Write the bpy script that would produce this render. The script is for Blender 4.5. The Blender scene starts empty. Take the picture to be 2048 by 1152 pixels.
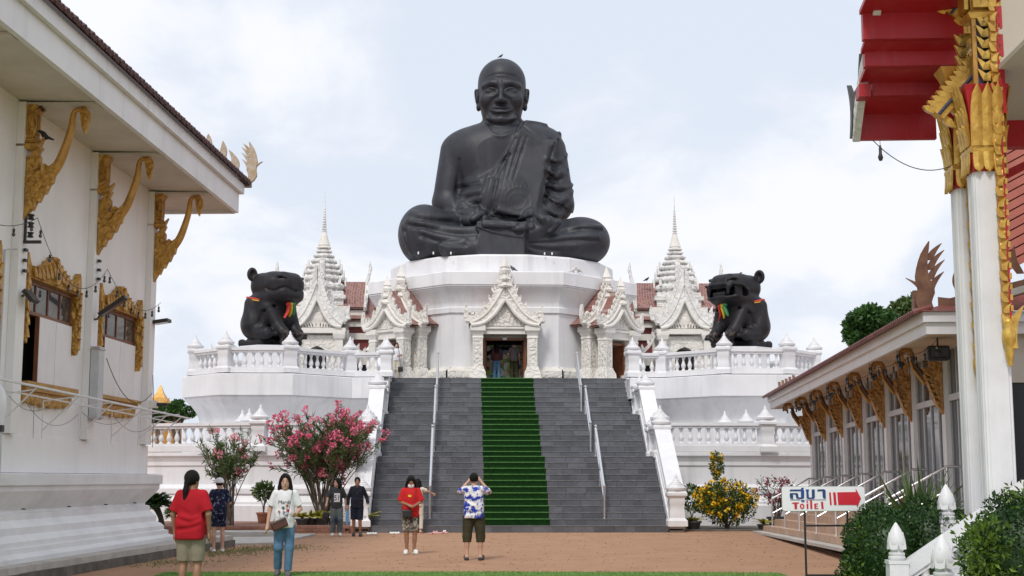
import bpy, math, random
import numpy as np
from mathutils import Vector, Matrix
R = math.radians
random.seed(7)
rng = np.random.default_rng(7)
SC = bpy.context.scene
COL = SC.collection

# ---------------------------------------------------------------- camera, sky, sun, exposure
FPX, CAMH, HORIZ, XV, CAMX = 2800.0, 1.6, 958.0, 934.0, -1.59
PITCH = math.atan((HORIZ - 576) / FPX)
YAW = math.atan((1024 - XV) / FPX * math.cos(PITCH))
cam_data = bpy.data.cameras.new('camera')
cam_data.sensor_width = 36.0
cam_data.lens = 36.0 * FPX / 2048.0
cam_data.clip_start = 0.1
cam_data.clip_end = 3000
cam = bpy.data.objects.new('camera', cam_data)
COL.objects.link(cam)
cam.location = (CAMX, 0, CAMH)
cam.rotation_euler = (R(90) + PITCH, 0, -YAW)
SC.camera = cam

SUN_EL, SUN_AZ = 50.0, -160.0      # azimuth measured from +Y towards +X: sun stands behind and left of the viewer
world = bpy.data.worlds.new('World')
SC.world = world
world.use_nodes = True
nt = world.node_tree
nt.nodes.clear()
def wn(t, **k):
    n = nt.nodes.new(t)
    for a, b in k.items(): setattr(n, a, b)
    return n
sky = wn('ShaderNodeTexSky', sky_type='NISHITA', sun_disc=False)
sky.sun_elevation = R(SUN_EL)
sky.sun_rotation = R(SUN_AZ)
sky.air_density = 1.0
sky.dust_density = 2.5
sky.ozone_density = 1.2
tc = wn('ShaderNodeTexCoord')
sep = wn('ShaderNodeSeparateXYZ')
nt.links.new(tc.outputs['Generated'], sep.inputs[0])
addz = wn('ShaderNodeMath', operation='ADD'); addz.inputs[1].default_value = 0.42
mx = wn('ShaderNodeMath', operation='MAXIMUM'); mx.inputs[1].default_value = 0.0
nt.links.new(sep.outputs['Z'], mx.inputs[0]); nt.links.new(mx.outputs[0], addz.inputs[0])
dv = []
for a in 'XY':
    d = wn('ShaderNodeMath', operation='DIVIDE')
    nt.links.new(sep.outputs[a], d.inputs[0]); nt.links.new(addz.outputs[0], d.inputs[1]); dv.append(d)
comb = wn('ShaderNodeCombineXYZ')
nt.links.new(dv[0].outputs[0], comb.inputs[0]); nt.links.new(dv[1].outputs[0], comb.inputs[1])
mp = wn('ShaderNodeMapping'); mp.inputs['Location'].default_value = (3.35, 1.4, 0)
nt.links.new(comb.outputs[0], mp.inputs[0])
n1 = wn('ShaderNodeTexNoise'); n1.inputs['Scale'].default_value = 2.5; n1.inputs['Detail'].default_value = 9; n1.inputs['Roughness'].default_value = 0.56
n1.inputs['Distortion'].default_value = 0.35
nt.links.new(mp.outputs[0], n1.inputs['Vector'])
cr = wn('ShaderNodeValToRGB'); cr.color_ramp.elements[0].position = 0.43; cr.color_ramp.elements[1].position = 0.60
cr.color_ramp.interpolation = 'EASE'
nt.links.new(n1.outputs['Fac'], cr.inputs[0])
skym = wn('ShaderNodeMix', data_type='RGBA'); skym.inputs['Factor'].default_value = 0.93
nt.links.new(sky.outputs[0], skym.inputs['A']); skym.inputs['B'].default_value = (6.7, 7.25, 8.2, 1)   # thin even veil over the blue
cm = wn('ShaderNodeMix', data_type='RGBA')
nt.links.new(cr.outputs[0], cm.inputs['Factor'])
nt.links.new(skym.outputs['Result'], cm.inputs['A']); cm.inputs['B'].default_value = (8.15, 8.3, 8.75, 1)
bg = wn('ShaderNodeBackground'); bg.inputs['Strength'].default_value = 0.094
nt.links.new(cm.outputs['Result'], bg.inputs['Color'])
wo = wn('ShaderNodeOutputWorld')
nt.links.new(bg.outputs[0], wo.inputs[0])

sun_data = bpy.data.lights.new('sun', 'SUN')
sun_data.energy = 1.65
sun_data.angle = R(11)
sun_data.color = (1.0, 0.955, 0.90)
sun = bpy.data.objects.new('sun', sun_data)
COL.objects.link(sun)
_az, _el = R(SUN_AZ), R(SUN_EL)
_to = Vector((math.sin(_az) * math.cos(_el), math.cos(_az) * math.cos(_el), math.sin(_el)))
sun.rotation_euler = _to.to_track_quat('Z', 'Y').to_euler()
sun.location = (-20, -20, 40)

SC.view_settings.view_transform = 'Standard'
SC.view_settings.look = 'None'
SC.view_settings.gamma = 1.0
SC.view_settings.use_curve_mapping = False
SC.view_settings.exposure = 0.33

# survey: a photographed point at a known depth Y (or height Z) as a point of the place
_f = np.array([math.sin(YAW) * math.cos(PITCH), math.cos(YAW) * math.cos(PITCH), math.sin(PITCH)])
_r = np.array([math.cos(YAW), -math.sin(YAW), 0.0]); _u = np.cross(_r, _f)
def at(x, y, Y):
    d = _f + _r * (x - 1024) / FPX - _u * (y - 576) / FPX
    p = d * (Y / d[1]); return Vector((p[0] + CAMX, p[1], p[2] + CAMH))
def gnd(x, y, Z=0.0):
    d = _f + _r * (x - 1024) / FPX - _u * (y - 576) / FPX
    p = d * ((Z - CAMH) / d[2]); return Vector((p[0] + CAMX, p[1], Z))
# ---------------------------------------------------------------- helpers
class MB:
    """collects faces; build() links them as one mesh object"""
    def __init__(s): s.v = []; s.f = []; s.mi = []; s.cur = 0
    def add(s, vs, fs):
        o = len(s.v)
        s.v += [tuple(v) for v in vs]
        s.f += [tuple(o + i for i in f) for f in fs]
        s.mi += [s.cur] * len(fs)
        return s
    def box(s, c, d, rz=0.0, M=None):
        x, y, z = d[0] / 2, d[1] / 2, d[2] / 2
        vs = [Vector((a * x, b * y, e * z)) for e in (-1, 1) for b in (-1, 1) for a in (-1, 1)]
        if M is not None: vs = [M @ v for v in vs]
        if rz: q = Matrix.Rotation(rz, 3, 'Z'); vs = [q @ v for v in vs]
        c = Vector(c); vs = [v + c for v in vs]
        return s.add(vs, [(0, 2, 3, 1), (4, 5, 7, 6), (0, 1, 5, 4), (2, 6, 7, 3), (0, 4, 6, 2), (1, 3, 7, 5)])
    def bx(s, x0, x1, y0, y1, z0, z1):
        return s.box(((x0 + x1) / 2, (y0 + y1) / 2, (z0 + z1) / 2), (abs(x1 - x0), abs(y1 - y0), abs(z1 - z0)))
    def loft(s, rings, cap0=True, cap1=True, closed=True):
        n = len(rings[0]); o = len(s.v); vs = [p for r in rings for p in r]; fs = []
        for i in range(len(rings) - 1):
            for j in range(n if closed else n - 1):
                k = (j + 1) % n
                fs.append((i * n + j, i * n + k, (i + 1) * n + k, (i + 1) * n + j))
        if cap0: fs.append(tuple(range(n - 1, -1, -1)))
        if cap1: fs.append(tuple((len(rings) - 1) * n + j for j in range(n)))
        return s.add(vs, fs)
    def lathe(s, prof, n=10, c=(0, 0, 0), a0=0.0, sx=1.0, sy=1.0):
        rings = []
        for r, z in prof:
            r = max(r, 1e-4)
            rings.append([(c[0] + sx * r * math.cos(a0 + 2 * math.pi * j / n), c[1] + sy * r * math.sin(a0 + 2 * math.pi * j / n), c[2] + z) for j in range(n)])
        return s.loft(rings)
    def sq(s, prof, c=(0, 0, 0), rz=0.0):      # square lathe: prof = (half width, z)
        return s.lathe([(r * math.sqrt(2), z) for r, z in prof], 4, c, math.pi / 4 + rz)
    def prism(s, outline, t, O=(0, 0, 0), U=(1, 0, 0), V=(0, 0, 1), bev=0.0):
        """outline (u,v) extruded by thickness t, centred, along U x V; bev narrows the faces"""
        O, U, V = Vector(O), Vector(U), Vector(V); W = U.cross(V).normalized()
        n = len(outline)
        if bev:
            cx = sum(p[0] for p in outline) / n; cy = sum(p[1] for p in outline) / n
            inn = offset_poly(outline, -bev)
            rings = [(inn, -t / 2), (outline, -t / 2 + bev), (outline, t / 2 - bev), (inn, t / 2)]
        else: rings = [(outline, -t / 2), (outline, t / 2)]
        return s.loft([[O + U * p[0] + V * p[1] + W * w for p in o] for o, w in rings])
    def tube(s, path, rad, n=6, flat=None, cap=True):
        P = [Vector(p) for p in path]; m = len(P)
        if not hasattr(rad, '__len__'): rad = [rad] * m
        rings = []; ref = None
        for i in range(m):
            t = (P[min(i + 1, m - 1)] - P[max(i - 1, 0)]).normalized()
            if ref is None: ref = Vector((0, 0, 1)) if abs(t.z) < 0.9 else Vector((0, 1, 0))
            a = (ref - t * ref.dot(t)).normalized(); ref = a; b = t.cross(a)
            r = rad[i]; ra, rb = (r, r) if flat is None else (r, r * flat)
            rings.append([P[i] + a * (ra * math.cos(2 * math.pi * j / n)) + b * (rb * math.sin(2 * math.pi * j / n)) for j in range(n)])
        return s.loft(rings, cap, cap)
    def sweep(s, poly, prof, closed=True, cap=True):
        """moulding: prof = (outward offset, z) carried round a plan polygon (counter-clockwise = outward to the right)"""
        rings = [[(p[0], p[1], z) for p in offset_poly(poly, o, closed)] for o, z in prof]
        return s.loft(rings, cap and closed, cap and closed, closed)
    def xf(s, M, start=0):
        for i in range(start, len(s.v)): s.v[i] = tuple(M @ Vector(s.v[i]))
        return s
    def mesh(s, name, mat=None, smooth=True, ang=35):
        me = bpy.data.meshes.new(name); me.from_pydata(s.v, [], s.f)
        mats = mat if isinstance(mat, (list, tuple)) else [mat]
        for m in mats:
            if m: me.materials.append(m)
        if len(mats) > 1: me.polygons.foreach_set('material_index', s.mi)
        if smooth:
            me.polygons.foreach_set('use_smooth', [True] * len(me.polygons)); me.set_sharp_from_angle(angle=R(ang))
        me.update(); return me
    def build(s, name, mat, parent=None, loc=None, rz=0.0, smooth=True, ang=35):
        return link(name, s.mesh(name, mat, smooth, ang), parent, loc, rz)

def offset_poly(poly, d, closed=True):
    n = len(poly); out = []
    for i in range(n):
        p = poly[i]; a = poly[i - 1] if (closed or i > 0) else None; b = poly[(i + 1) % n] if (closed or i < n - 1) else None
        def nrm(q, w):
            dx, dy = w[0] - q[0], w[1] - q[1]; L = math.hypot(dx, dy) or 1; return (dy / L, -dx / L)
        if a is None: m = nrm(p, b); k = 1
        elif b is None: m = nrm(a, p); k = 1
        else:
            n1, n2 = nrm(a, p), nrm(p, b); mx_, my_ = n1[0] + n2[0], n1[1] + n2[1]; L = math.hypot(mx_, my_) or 1
            m = (mx_ / L, my_ / L); k = 1 / max(0.35, m[0] * n1[0] + m[1] * n1[1])
        out.append((p[0] + m[0] * d * k, p[1] + m[1] * d * k))
    return out

def link(name, me, parent=None, loc=None, rz=0.0, rot=None, scale=None):
    o = bpy.data.objects.new(name, me); COL.objects.link(o)
    if loc is not None: o.location = loc
    if rz: o.rotation_euler = (0, 0, rz)
    if rot is not None: o.rotation_euler = rot
    if scale is not None: o.scale = scale if hasattr(scale, '__len__') else (scale,) * 3
    if parent is not None: o.parent = parent
    return o
def tag(o, label=None, cat=None, group=None, kind=None):
    if label: o['label'] = label
    if cat: o['category'] = cat
    if group: o['group'] = group
    if kind: o['kind'] = kind
    return o
def thing(name, label, cat, loc=(0, 0, 0), rz=0.0, group=None):
    return tag(link(name, None, None, loc, rz), label, cat, group)
def struct(o): o['kind'] = 'structure'; return o
def copy_tree(o, parent=None):
    c = o.copy(); COL.objects.link(c); c.parent = parent
    for ch in o.children: copy_tree(ch, c)
    return c
def np_mesh(name, verts, quads, mats, smooth=True, mi=None):
    """fast mesh from numpy arrays (quads or tris)"""
    verts = np.asarray(verts, np.float32); quads = np.asarray(quads, np.int32); k = quads.shape[1]
    me = bpy.data.meshes.new(name); me.vertices.add(len(verts)); me.vertices.foreach_set('co', verts.ravel())
    me.loops.add(quads.size); me.loops.foreach_set('vertex_index', quads.ravel())
    me.polygons.add(len(quads)); me.polygons.foreach_set('loop_start', np.arange(0, quads.size, k, dtype=np.int32))
    if smooth: me.polygons.foreach_set('use_smooth', np.ones(len(quads), bool))
    for m in (mats if isinstance(mats, (list, tuple)) else [mats]): me.materials.append(m)
    if mi is not None: me.polygons.foreach_set('material_index', np.asarray(mi, np.int32))
    me.update(calc_edges=True); me.validate(); return me
def ngon(n, apothem, c=(0, 0), a0=0.0):
    r = apothem / math.cos(math.pi / n)
    return [(c[0] + r * math.cos(a0 + 2 * math.pi * (j + .5) / n), c[1] + r * math.sin(a0 + 2 * math.pi * (j + .5) / n)) for j in range(n)]
def lerp(a, b, t): return a + (b - a) * t
def vl(a, b, t): return Vector(a).lerp(Vector(b), t)
def spline(pts, n=24):
    """Catmull-Rom through points of any dimension"""
    P = [np.array(p, float) for p in pts]; P = [2 * P[0] - P[1]] + P + [2 * P[-1] - P[-2]]; out = []; m = len(P) - 3
    for i in range(n):
        t = i / (n - 1) * m; k = min(int(t), m - 1); u = t - k; a, b, c, d = P[k:k + 4]
        out.append(tuple(0.5 * (2 * b + (c - a) * u + (2 * a - 5 * b + 4 * c - d) * u * u + (3 * b - a - 3 * c + d) * u ** 3)))
    return out
def flame(h, w, lean=0.35, n=7, curl=0.25):
    """outline of a kranok flame leaf rising from (0,0)"""
    L, Rr = [], []
    for i in range(n):
        t = i / (n - 1); c = lean * h * (t ** 2) - curl * h * math.sin(math.pi * t) * 0.35
        hw = w / 2 * (math.sin(math.pi * min(1, 0.30 + 0.70 * t)) ** 0.8 if t < 1 else 0) + 0.004 * (1 - t)
        L.append((c - hw, h * t)); Rr.append((c + hw, h * t))
    return L + Rr[::-1][1:]
# ---------------------------------------------------------------- materials
def material(name, c1, c2=None, scale=3.0, rough=0.6, metal=0.0, bump=0.0, bscale=40.0, streak=0.0, sdir=(1, 1, 0.12), sscale=1.5,
             scol=None, carve=0.0, cscale=6.0, island=0.0, spec=0.5, detail=5.0, contrast=(0.35, 0.65), coord='pos', alpha=None, trans=0.0, coat=0.0):
    m = bpy.data.materials.new(name); m.use_nodes = True; t = m.node_tree; N = t.nodes; Lk = t.links
    b = N['Principled BSDF']
    b.inputs['Roughness'].default_value = rough; b.inputs['Metallic'].default_value = metal
    b.inputs['Specular IOR Level'].default_value = spec
    if coat: b.inputs['Coat Weight'].default_value = coat
    if coord == 'pos': g = N.new('ShaderNodeNewGeometry'); vec = g.outputs['Position']
    else: g = N.new('ShaderNodeTexCoord'); vec = g.outputs['Object']
    def noise(sc, det=detail, v=vec, rgh=0.6):
        n = N.new('ShaderNodeTexNoise'); n.inputs['Scale'].default_value = sc; n.inputs['Detail'].default_value = det; n.inputs['Roughness'].default_value = rgh
        Lk.new(v, n.inputs['Vector']); return n.outputs['Fac']
    def ramp(x, lo, hi):
        r = N.new('ShaderNodeMapRange'); r.inputs['From Min'].default_value = lo; r.inputs['From Max'].default_value = hi; Lk.new(x, r.inputs['Value']); return r.outputs['Result']
    def mix(f, a, bb, blend='MIX'):
        x = N.new('ShaderNodeMix'); x.data_type = 'RGBA'; x.blend_type = blend
        for s_, v in (('Factor', f), ('A', a), ('B', bb)):
            if isinstance(v, (int, float)): x.inputs[s_].default_value = v
            elif isinstance(v, tuple): x.inputs[s_].default_value = (*v[:3], 1)
            else: Lk.new(v, x.inputs[s_])
        return x.outputs['Result']
    col = tuple(c1)
    if c2 is not None: col = mix(ramp(noise(scale), *contrast), tuple(c1), tuple(c2))
    if streak:
        mp_ = N.new('ShaderNodeMapping'); mp_.inputs['Scale'].default_value = sdir; Lk.new(vec, mp_.inputs[0])
        s1 = ramp(noise(sscale, 6, mp_.outputs[0], 0.65), 0.50, 0.78)
        mm = N.new('ShaderNodeMath'); mm.operation = 'MULTIPLY'; mm.inputs[1].default_value = streak; Lk.new(s1, mm.inputs[0])
        col = mix(mm.outputs[0], col, tuple(scol or (0.25, 0.24, 0.22)))
    if island:
        g2 = N.new('ShaderNodeNewGeometry'); oi = N.new('ShaderNodeObjectInfo')
        ad = N.new('ShaderNodeMath'); ad.operation = 'ADD'; Lk.new(g2.outputs['Random Per Island'], ad.inputs[0]); Lk.new(oi.outputs['Random'], ad.inputs[1])
        fr = N.new('ShaderNodeMath'); fr.operation = 'FRACT'; Lk.new(ad.outputs[0], fr.inputs[0])
        hv = N.new('ShaderNodeHueSaturation'); rg = N.new('ShaderNodeMapRange'); rg.inputs['To Min'].default_value = 1 - island; rg.inputs['To Max'].default_value = 1 + island
        Lk.new(fr.outputs[0], rg.inputs['Value']); Lk.new(rg.outputs['Result'], hv.inputs['Value'])
        if isinstance(col, tuple): hv.inputs['Color'].default_value = (*col[:3], 1)
        else: Lk.new(col, hv.inputs['Color'])
        col = hv.outputs['Color']
    if isinstance(col, tuple): b.inputs['Base Color'].default_value = (*col[:3], 1)
    else: Lk.new(col, b.inputs['Base Color'])
    nrm = None
    if bump:
        bp = N.new('ShaderNodeBump'); bp.inputs['Strength'].default_value = bump; bp.inputs['Distance'].default_value = 0.02
        Lk.new(noise(bscale, 6), bp.inputs['Height']); nrm = bp.outputs[0]
    if carve:
        v = N.new('ShaderNodeTexVoronoi'); v.feature = 'SMOOTH_F1'; v.inputs['Scale'].default_value = cscale; v.inputs['Smoothness'].default_value = 0.6
        w = N.new('ShaderNodeTexWave'); w.wave_type = 'RINGS'; w.inputs['Scale'].default_value = cscale * 0.33; w.inputs['Distortion'].default_value = 9; w.inputs['Detail'].default_value = 1.5
        w.inputs['Detail Scale'].default_value = 1.8
        Lk.new(vec, v.inputs['Vector']); Lk.new(vec, w.inputs['Vector'])
        ad = N.new('ShaderNodeMath'); ad.operation = 'ADD'; Lk.new(v.outputs['Distance'], ad.inputs[0]); Lk.new(w.outputs['Fac'], ad.inputs[1])
        bp = N.new('ShaderNodeBump'); bp.inputs['Strength'].default_value = carve; bp.inputs['Distance'].default_value = 0.05
        Lk.new(ad.outputs[0], bp.inputs['Height'])
        if nrm is not None: Lk.new(nrm, bp.inputs['Normal'])
        nrm = bp.outputs[0]
    if nrm is not None: Lk.new(nrm, b.inputs['Normal'])
    if trans:
        tr = N.new('ShaderNodeBsdfTranslucent'); ms = N.new('ShaderNodeMixShader'); ms.inputs[0].default_value = trans
        if isinstance(col, tuple): tr.inputs['Color'].default_value = (*col[:3], 1)
        else: Lk.new(col, tr.inputs['Color'])
        out = N['Material Output']; Lk.new(b.outputs[0], ms.inputs[1]); Lk.new(tr.outputs[0], ms.inputs[2]); Lk.new(ms.outputs[0], out.inputs[0])
    return m

M = {}
M['white'] = material('white_paint', (.77, .77, .78), (.70, .70, .715), scale=.9, rough=.55, streak=.46, sdir=(1.6, 1.6, .12), sscale=1.2, scol=(.40, .395, .38), bump=.06, bscale=25)
M['white_clean'] = material('white_rail_paint', (.75, .75, .76), (.68, .68, .695), scale=2.2, rough=.5, streak=.25, sdir=(3, 3, .5), sscale=1.6, scol=(.5, .5, .49), bump=.04)
M['wall_white'] = material('wall_white_plaster', (.84, .825, .815), (.78, .765, .755), scale=.7, rough=.7, streak=.28, sdir=(1.2, 1.2, .16), sscale=1.3, scol=(.5, .46, .43), bump=.15, bscale=14)
M['plinth'] = material('plinth_white_paint', (.80, .80, .81), (.72, .72, .73), scale=1.2, rough=.6, streak=.45, sdir=(.5, .5, 1.4), sscale=1.5, scol=(.42, .41, .39), bump=.12, bscale=18)
M['cream'] = material('carved_cream_stone', (.77, .745, .695), (.67, .64, .585), scale=4, rough=.75, streak=.30, sscale=2.5, scol=(.34, .32, .29), carve=.55, cscale=7.0, bump=.1)
M['cream_plain'] = material('cream_stone', (.78, .755, .71), (.70, .67, .62), scale=3, rough=.7, streak=.25, sscale=2, scol=(.38, .36, .33), bump=.1)
M['grey_carved'] = material('weathered_carved_stone', (.78, .775, .755), (.66, .655, .635), scale=3, rough=.75, streak=.5, sscale=2, scol=(.22, .21, .20), carve=.5, cscale=6, bump=.1)
M['slate'] = material('slate_tile', (.088, .092, .104), (.125, .13, .145), scale=2.2, rough=.45, streak=.35, sdir=(1.2, 1.2, 3.0), sscale=2.5, scol=(.15, .155, .165), island=.24, bump=.25, bscale=18)
M['grout'] = material('tile_grout', (.20, .20, .205), (.13, .13, .135), scale=8, rough=.85)
M['carpet'] = material('green_carpet', (.009, .038, .009), (.016, .060, .013), scale=14, rough=.95, bump=.8, bscale=160, spec=.1)
M['steel'] = material('stainless_steel', (.80, .80, .81), rough=.28, metal=1.0)
M['steel_dull'] = material('brushed_steel', (.55, .54, .53), rough=.38, metal=1.0)
M['bronze'] = material('dark_statue_paint', (.017, .019, .026), (.030, .032, .041), scale=1.1, rough=.52, streak=.45, sdir=(1.3, 1.3, .16), sscale=1.6, scol=(.065, .064, .068), bump=.2, bscale=9, spec=.42)
M['bearblack'] = material('black_gloss_paint', (.009, .009, .012), (.016, .015, .018), scale=2.5, rough=.5, spec=.28, streak=.25, sscale=2.2, scol=(.10, .075, .06), bump=.08, bscale=12)
M['worn_bronze'] = material('worn_brown_paint', (.10, .062, .042), (.045, .035, .03), scale=6, rough=.4)
M['redtile'] = material('red_glazed_tile', (.135, .034, .027), (.19, .052, .04), scale=2.0, rough=.45, streak=.25, sscale=3, scol=(.10, .04, .035), island=.2)
M['redpaint'] = material('red_paint', (.44, .012, .020), (.36, .010, .017), scale=2, rough=.42, streak=.10, sdir=(5, 5, .5), sscale=1.2, scol=(.50, .30, .26), bump=.05)
M['maroon'] = material('maroon_paint', (.22, .035, .03), (.16, .03, .027), scale=3, rough=.5)
M['gold'] = material('gold_paint', (.60, .34, .075), (.42, .215, .042), scale=5, rough=.42, metal=.35, streak=.4, sscale=3, scol=(.14, .07, .02), carve=.6, cscale=9, bump=.1)
M['gold_plain'] = material('gold_plain_paint', (.56, .31, .07), (.38, .195, .04), scale=4, rough=.42, metal=.3, streak=.4, sscale=3, scol=(.16, .08, .025), bump=.15, bscale=20)
M['gold_bright'] = material('gold_leaf', (.74, .49, .11), (.54, .31, .06), scale=9, rough=.33, metal=.5, carve=.05, cscale=22, streak=.3, sscale=5, scol=(.25, .05, .03))
M['gold_brown'] = material('brown_gold_paint', (.58, .315, .10), (.42, .205, .065), scale=6, rough=.5, metal=.12, streak=.45, sscale=4, scol=(.07, .04, .03), carve=.7, cscale=12)
M['bluepaint'] = material('dark_blue_mosaic', (.025, .032, .09), (.05, .06, .13), scale=20, rough=.25)
M['wood'] = material('brown_wood', (.23, .085, .035), (.15, .052, .022), scale=3, rough=.5, streak=.4, sdir=(8, 8, .4), sscale=2, scol=(.09, .03, .015))
M['darkwood'] = material('dark_brown_wood', (.10, .042, .025), (.06, .026, .018), scale=3, rough=.5)
M['finial_brown'] = material('brown_glazed_finial', (.115, .045, .025), (.20, .10, .055), scale=5, rough=.4, bump=.1)
M['finial_gold'] = material('faded_gold_finial', (.42, .30, .16), (.52, .45, .38), scale=7, rough=.5, metal=.15)
M['black'] = material('black_plastic', (.018, .018, .02), rough=.45)
M['darkmetal'] = material('dark_metal', (.05, .048, .046), rough=.45, metal=.4)
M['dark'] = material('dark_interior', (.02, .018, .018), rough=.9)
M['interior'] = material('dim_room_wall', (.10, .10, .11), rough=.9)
M['glassdark'] = material('window_glass', (.05, .055, .065), rough=.06, spec=.9)
M['frame_grey'] = material('window_frame_paint', (.55, .555, .57), (.46, .47, .49), scale=4, rough=.45)
M['shutter'] = material('white_shutter', (.80, .78, .78), (.74, .72, .715), scale=2, rough=.5, streak=.15, sscale=3)
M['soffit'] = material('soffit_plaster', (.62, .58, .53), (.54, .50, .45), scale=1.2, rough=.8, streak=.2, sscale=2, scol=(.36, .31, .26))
M['tan_tile'] = material('tan_step_tile', (.52, .36, .26), (.44, .29, .20), scale=3, rough=.5, island=.08)
M['concrete'] = material('old_concrete', (.52, .49, .45), (.42, .395, .36), scale=2.5, rough=.9, bump=.4, bscale=20, streak=.4, sdir=(1, 1, 1), sscale=2, scol=(.15, .14, .12))
M['concrete_dark'] = material('dirty_concrete', (.16, .145, .125), (.09, .08, .07), scale=3, rough=.95, bump=.6, bscale=14)
M['paver_red'] = material('red_brick_paver', (.30, .155, .11), (.23, .115, .085), scale=3, rough=.85, island=.16, bump=.3)
M['terracotta'] = material('terracotta', (.40, .16, .085), (.30, .115, .06), scale=8, rough=.8)
M['potdark'] = material('dark_pot', (.035, .04, .04), (.06, .06, .058), scale=8, rough=.6)
M['bark'] = material('grey_bark', (.17, .13, .10), (.09, .07, .055), scale=9, rough=.9, bump=.6, bscale=40, coord='obj')
M['bark_dark'] = material('dark_bark', (.06, .05, .042), (.03, .026, .022), scale=12, rough=.95, bump=.8, bscale=30, coord='obj')
def leafmat(n, a, b, tr=.25, isl=.35): return material(n, a, b, scale=5, rough=.45, island=isl, trans=tr, spec=.4)
M['leaf'] = leafmat('leaf_green', (.055, .105, .022), (.085, .14, .032))
M['leaf_olean'] = leafmat('oleander_leaf', (.085, .14, .045), (.13, .19, .065))
M['leaf_dark'] = leafmat('leaf_dark_green', (.020, .060, .012), (.036, .090, .018), .12)
M['leaf_bright'] = leafmat('leaf_bright_green', (.16, .24, .028), (.10, .19, .028))
M['leaf_yellow'] = leafmat('croton_leaf', (.50, .42, .03), (.22, .27, .03), isl=.4)
M['leaf_tree'] = leafmat('tree_leaf', (.035, .10, .025), (.06, .14, .03))
M['pink'] = leafmat('pink_petal', (.80, .10, .24), (.88, .26, .38), .3, .2)
M['palepink'] = leafmat('pale_pink_petal', (.78, .22, .30), (.82, .42, .46), .3, .2)
M['yellowfl'] = leafmat('yellow_petal', (.92, .62, .03), (.90, .52, .02), .2, .2)
M['magenta'] = leafmat('bougainvillea_bract', (.42, .03, .085), (.55, .07, .15), .3, .3)
M['browntwig'] = material('brown_twig', (.15, .07, .055), (.09, .045, .035), scale=10, rough=.9)
M['skin'] = material('skin', (.56, .35, .255), (.50, .30, .21), scale=9, rough=.5, coord='obj', spec=.35)
M['skin_dark'] = material('tanned_skin', (.36, .195, .125), (.31, .16, .10), scale=9, rough=.5, coord='obj', spec=.35)
M['hair'] = material('black_hair', (.006, .005, .005), (.012, .010, .009), scale=30, rough=.6, spec=.15, coord='obj', bump=.5, bscale=140)
M['lips'] = material('lips', (.33, .11, .09), rough=.4)
M['eyes'] = material('eyes', (.02, .015, .012), rough=.2)
def cloth(n, a, b=None, sc=6, **k): return material(n, a, b, scale=sc, rough=.85, coord='obj', bump=.25, bscale=22, spec=.2, **k)
M['c_red'] = cloth('red_cotton', (.42, .012, .022), (.34, .010, .018))
M['c_red2'] = cloth('bright_red_cotton', (.58, .025, .025), (.48, .02, .02))
M['c_white'] = cloth('white_cotton', (.80, .80, .82), (.72, .72, .75))
M['c_khaki'] = cloth('khaki_cotton', (.30, .26, .20), (.24, .205, .155))
M['c_jeans'] = cloth('blue_denim', (.075, .155, .27), (.12, .22, .35), sc=8)
M['c_jeans2'] = cloth('faded_denim', (.05, .075, .11), (.20, .225, .215), sc=3)
M['c_navy'] = cloth('navy_fleece', (.012, .014, .022), (.018, .02, .032))
M['c_navy2'] = cloth('navy_cotton', (.012, .016, .032), (.018, .024, .045))
M['c_char'] = cloth('charcoal_cotton', (.035, .038, .042), (.055, .06, .066))
M['c_olive'] = cloth('olive_cotton', (.038, .036, .019), (.058, .055, .03), sc=5)
M['c_camo'] = cloth('camouflage_cotton', (.055, .055, .042), (.36, .34, .30), sc=11, contrast=(.47, .55), streak=.75, sdir=(6, 6, 6), sscale=2, scol=(.22, .13, .09))
M['c_flower'] = cloth('navy_floral_cotton', (.012, .016, .045), (.25, .28, .36), sc=13, contrast=(.55, .66))
M['c_hawaii'] = cloth('blue_white_print', (.025, .055, .42), (.80, .80, .80), sc=9, contrast=(.46, .53), streak=.85, sdir=(7, 7, 7), sscale=1.4, scol=(.03, .025, .04))
M['c_maroon'] = cloth('maroon_cotton', (.09, .035, .035), (.07, .025, .025))
M['c_grey'] = cloth('grey_cotton', (.15, .14, .15), (.12, .11, .12))
M['c_cream'] = cloth('cream_cotton', (.66, .60, .50), (.60, .55, .46))
M['leather'] = material('brown_leather', (.10, .035, .025), (.07, .024, .018), scale=8, rough=.4)
M['slip_white'] = material('white_rubber', (.78, .78, .74), rough=.5)
M['slip_pink'] = material('pink_rubber', (.70, .38, .38), rough=.5)
M['slip_black'] = material('black_rubber', (.03, .03, .032), rough=.5)
M['bluepole'] = material('blue_pole_paint', (.10, .26, .46), (.14, .30, .50), scale=6, rough=.5)
M['bird'] = material('pigeon_feather', (.06, .06, .068), (.13, .13, .14), scale=18, rough=.7, coord='obj')
M['bird_dark'] = material('dark_feather', (.012, .012, .014), (.02, .02, .022), scale=18, rough=.6, coord='obj')
M['bird_white'] = material('white_feather', (.70, .68, .66), (.55, .53, .5), scale=14, rough=.8, coord='obj')
M['sign_white'] = material('sign_white', (.80, .81, .82), rough=.35)
M['sign_blue'] = material('sign_blue', (.016, .06, .24), (.012, .03, .11), scale=5, rough=.4)
M['sign_red'] = material('sign_red', (.58, .014, .03), rough=.4)
M['cable'] = material('black_cable', (.025, .025, .026), rough=.6)
M['bulb'] = material('lamp_bulb_glass', (.75, .74, .70), rough=.15)
M['rib_red'] = material('red_ribbon', (.55, .04, .03), rough=.6)
M['rib_yellow'] = material('yellow_ribbon', (.70, .50, .03), rough=.6)
M['rib_green'] = material('green_ribbon', (.05, .28, .12), rough=.6)
M['ceramic'] = material('glazed_baluster', (.66, .65, .62), (.05, .06, .12), scale=3, rough=.3)
M['nest'] = material('dry_straw', (.10, .07, .045), rough=.95)
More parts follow.
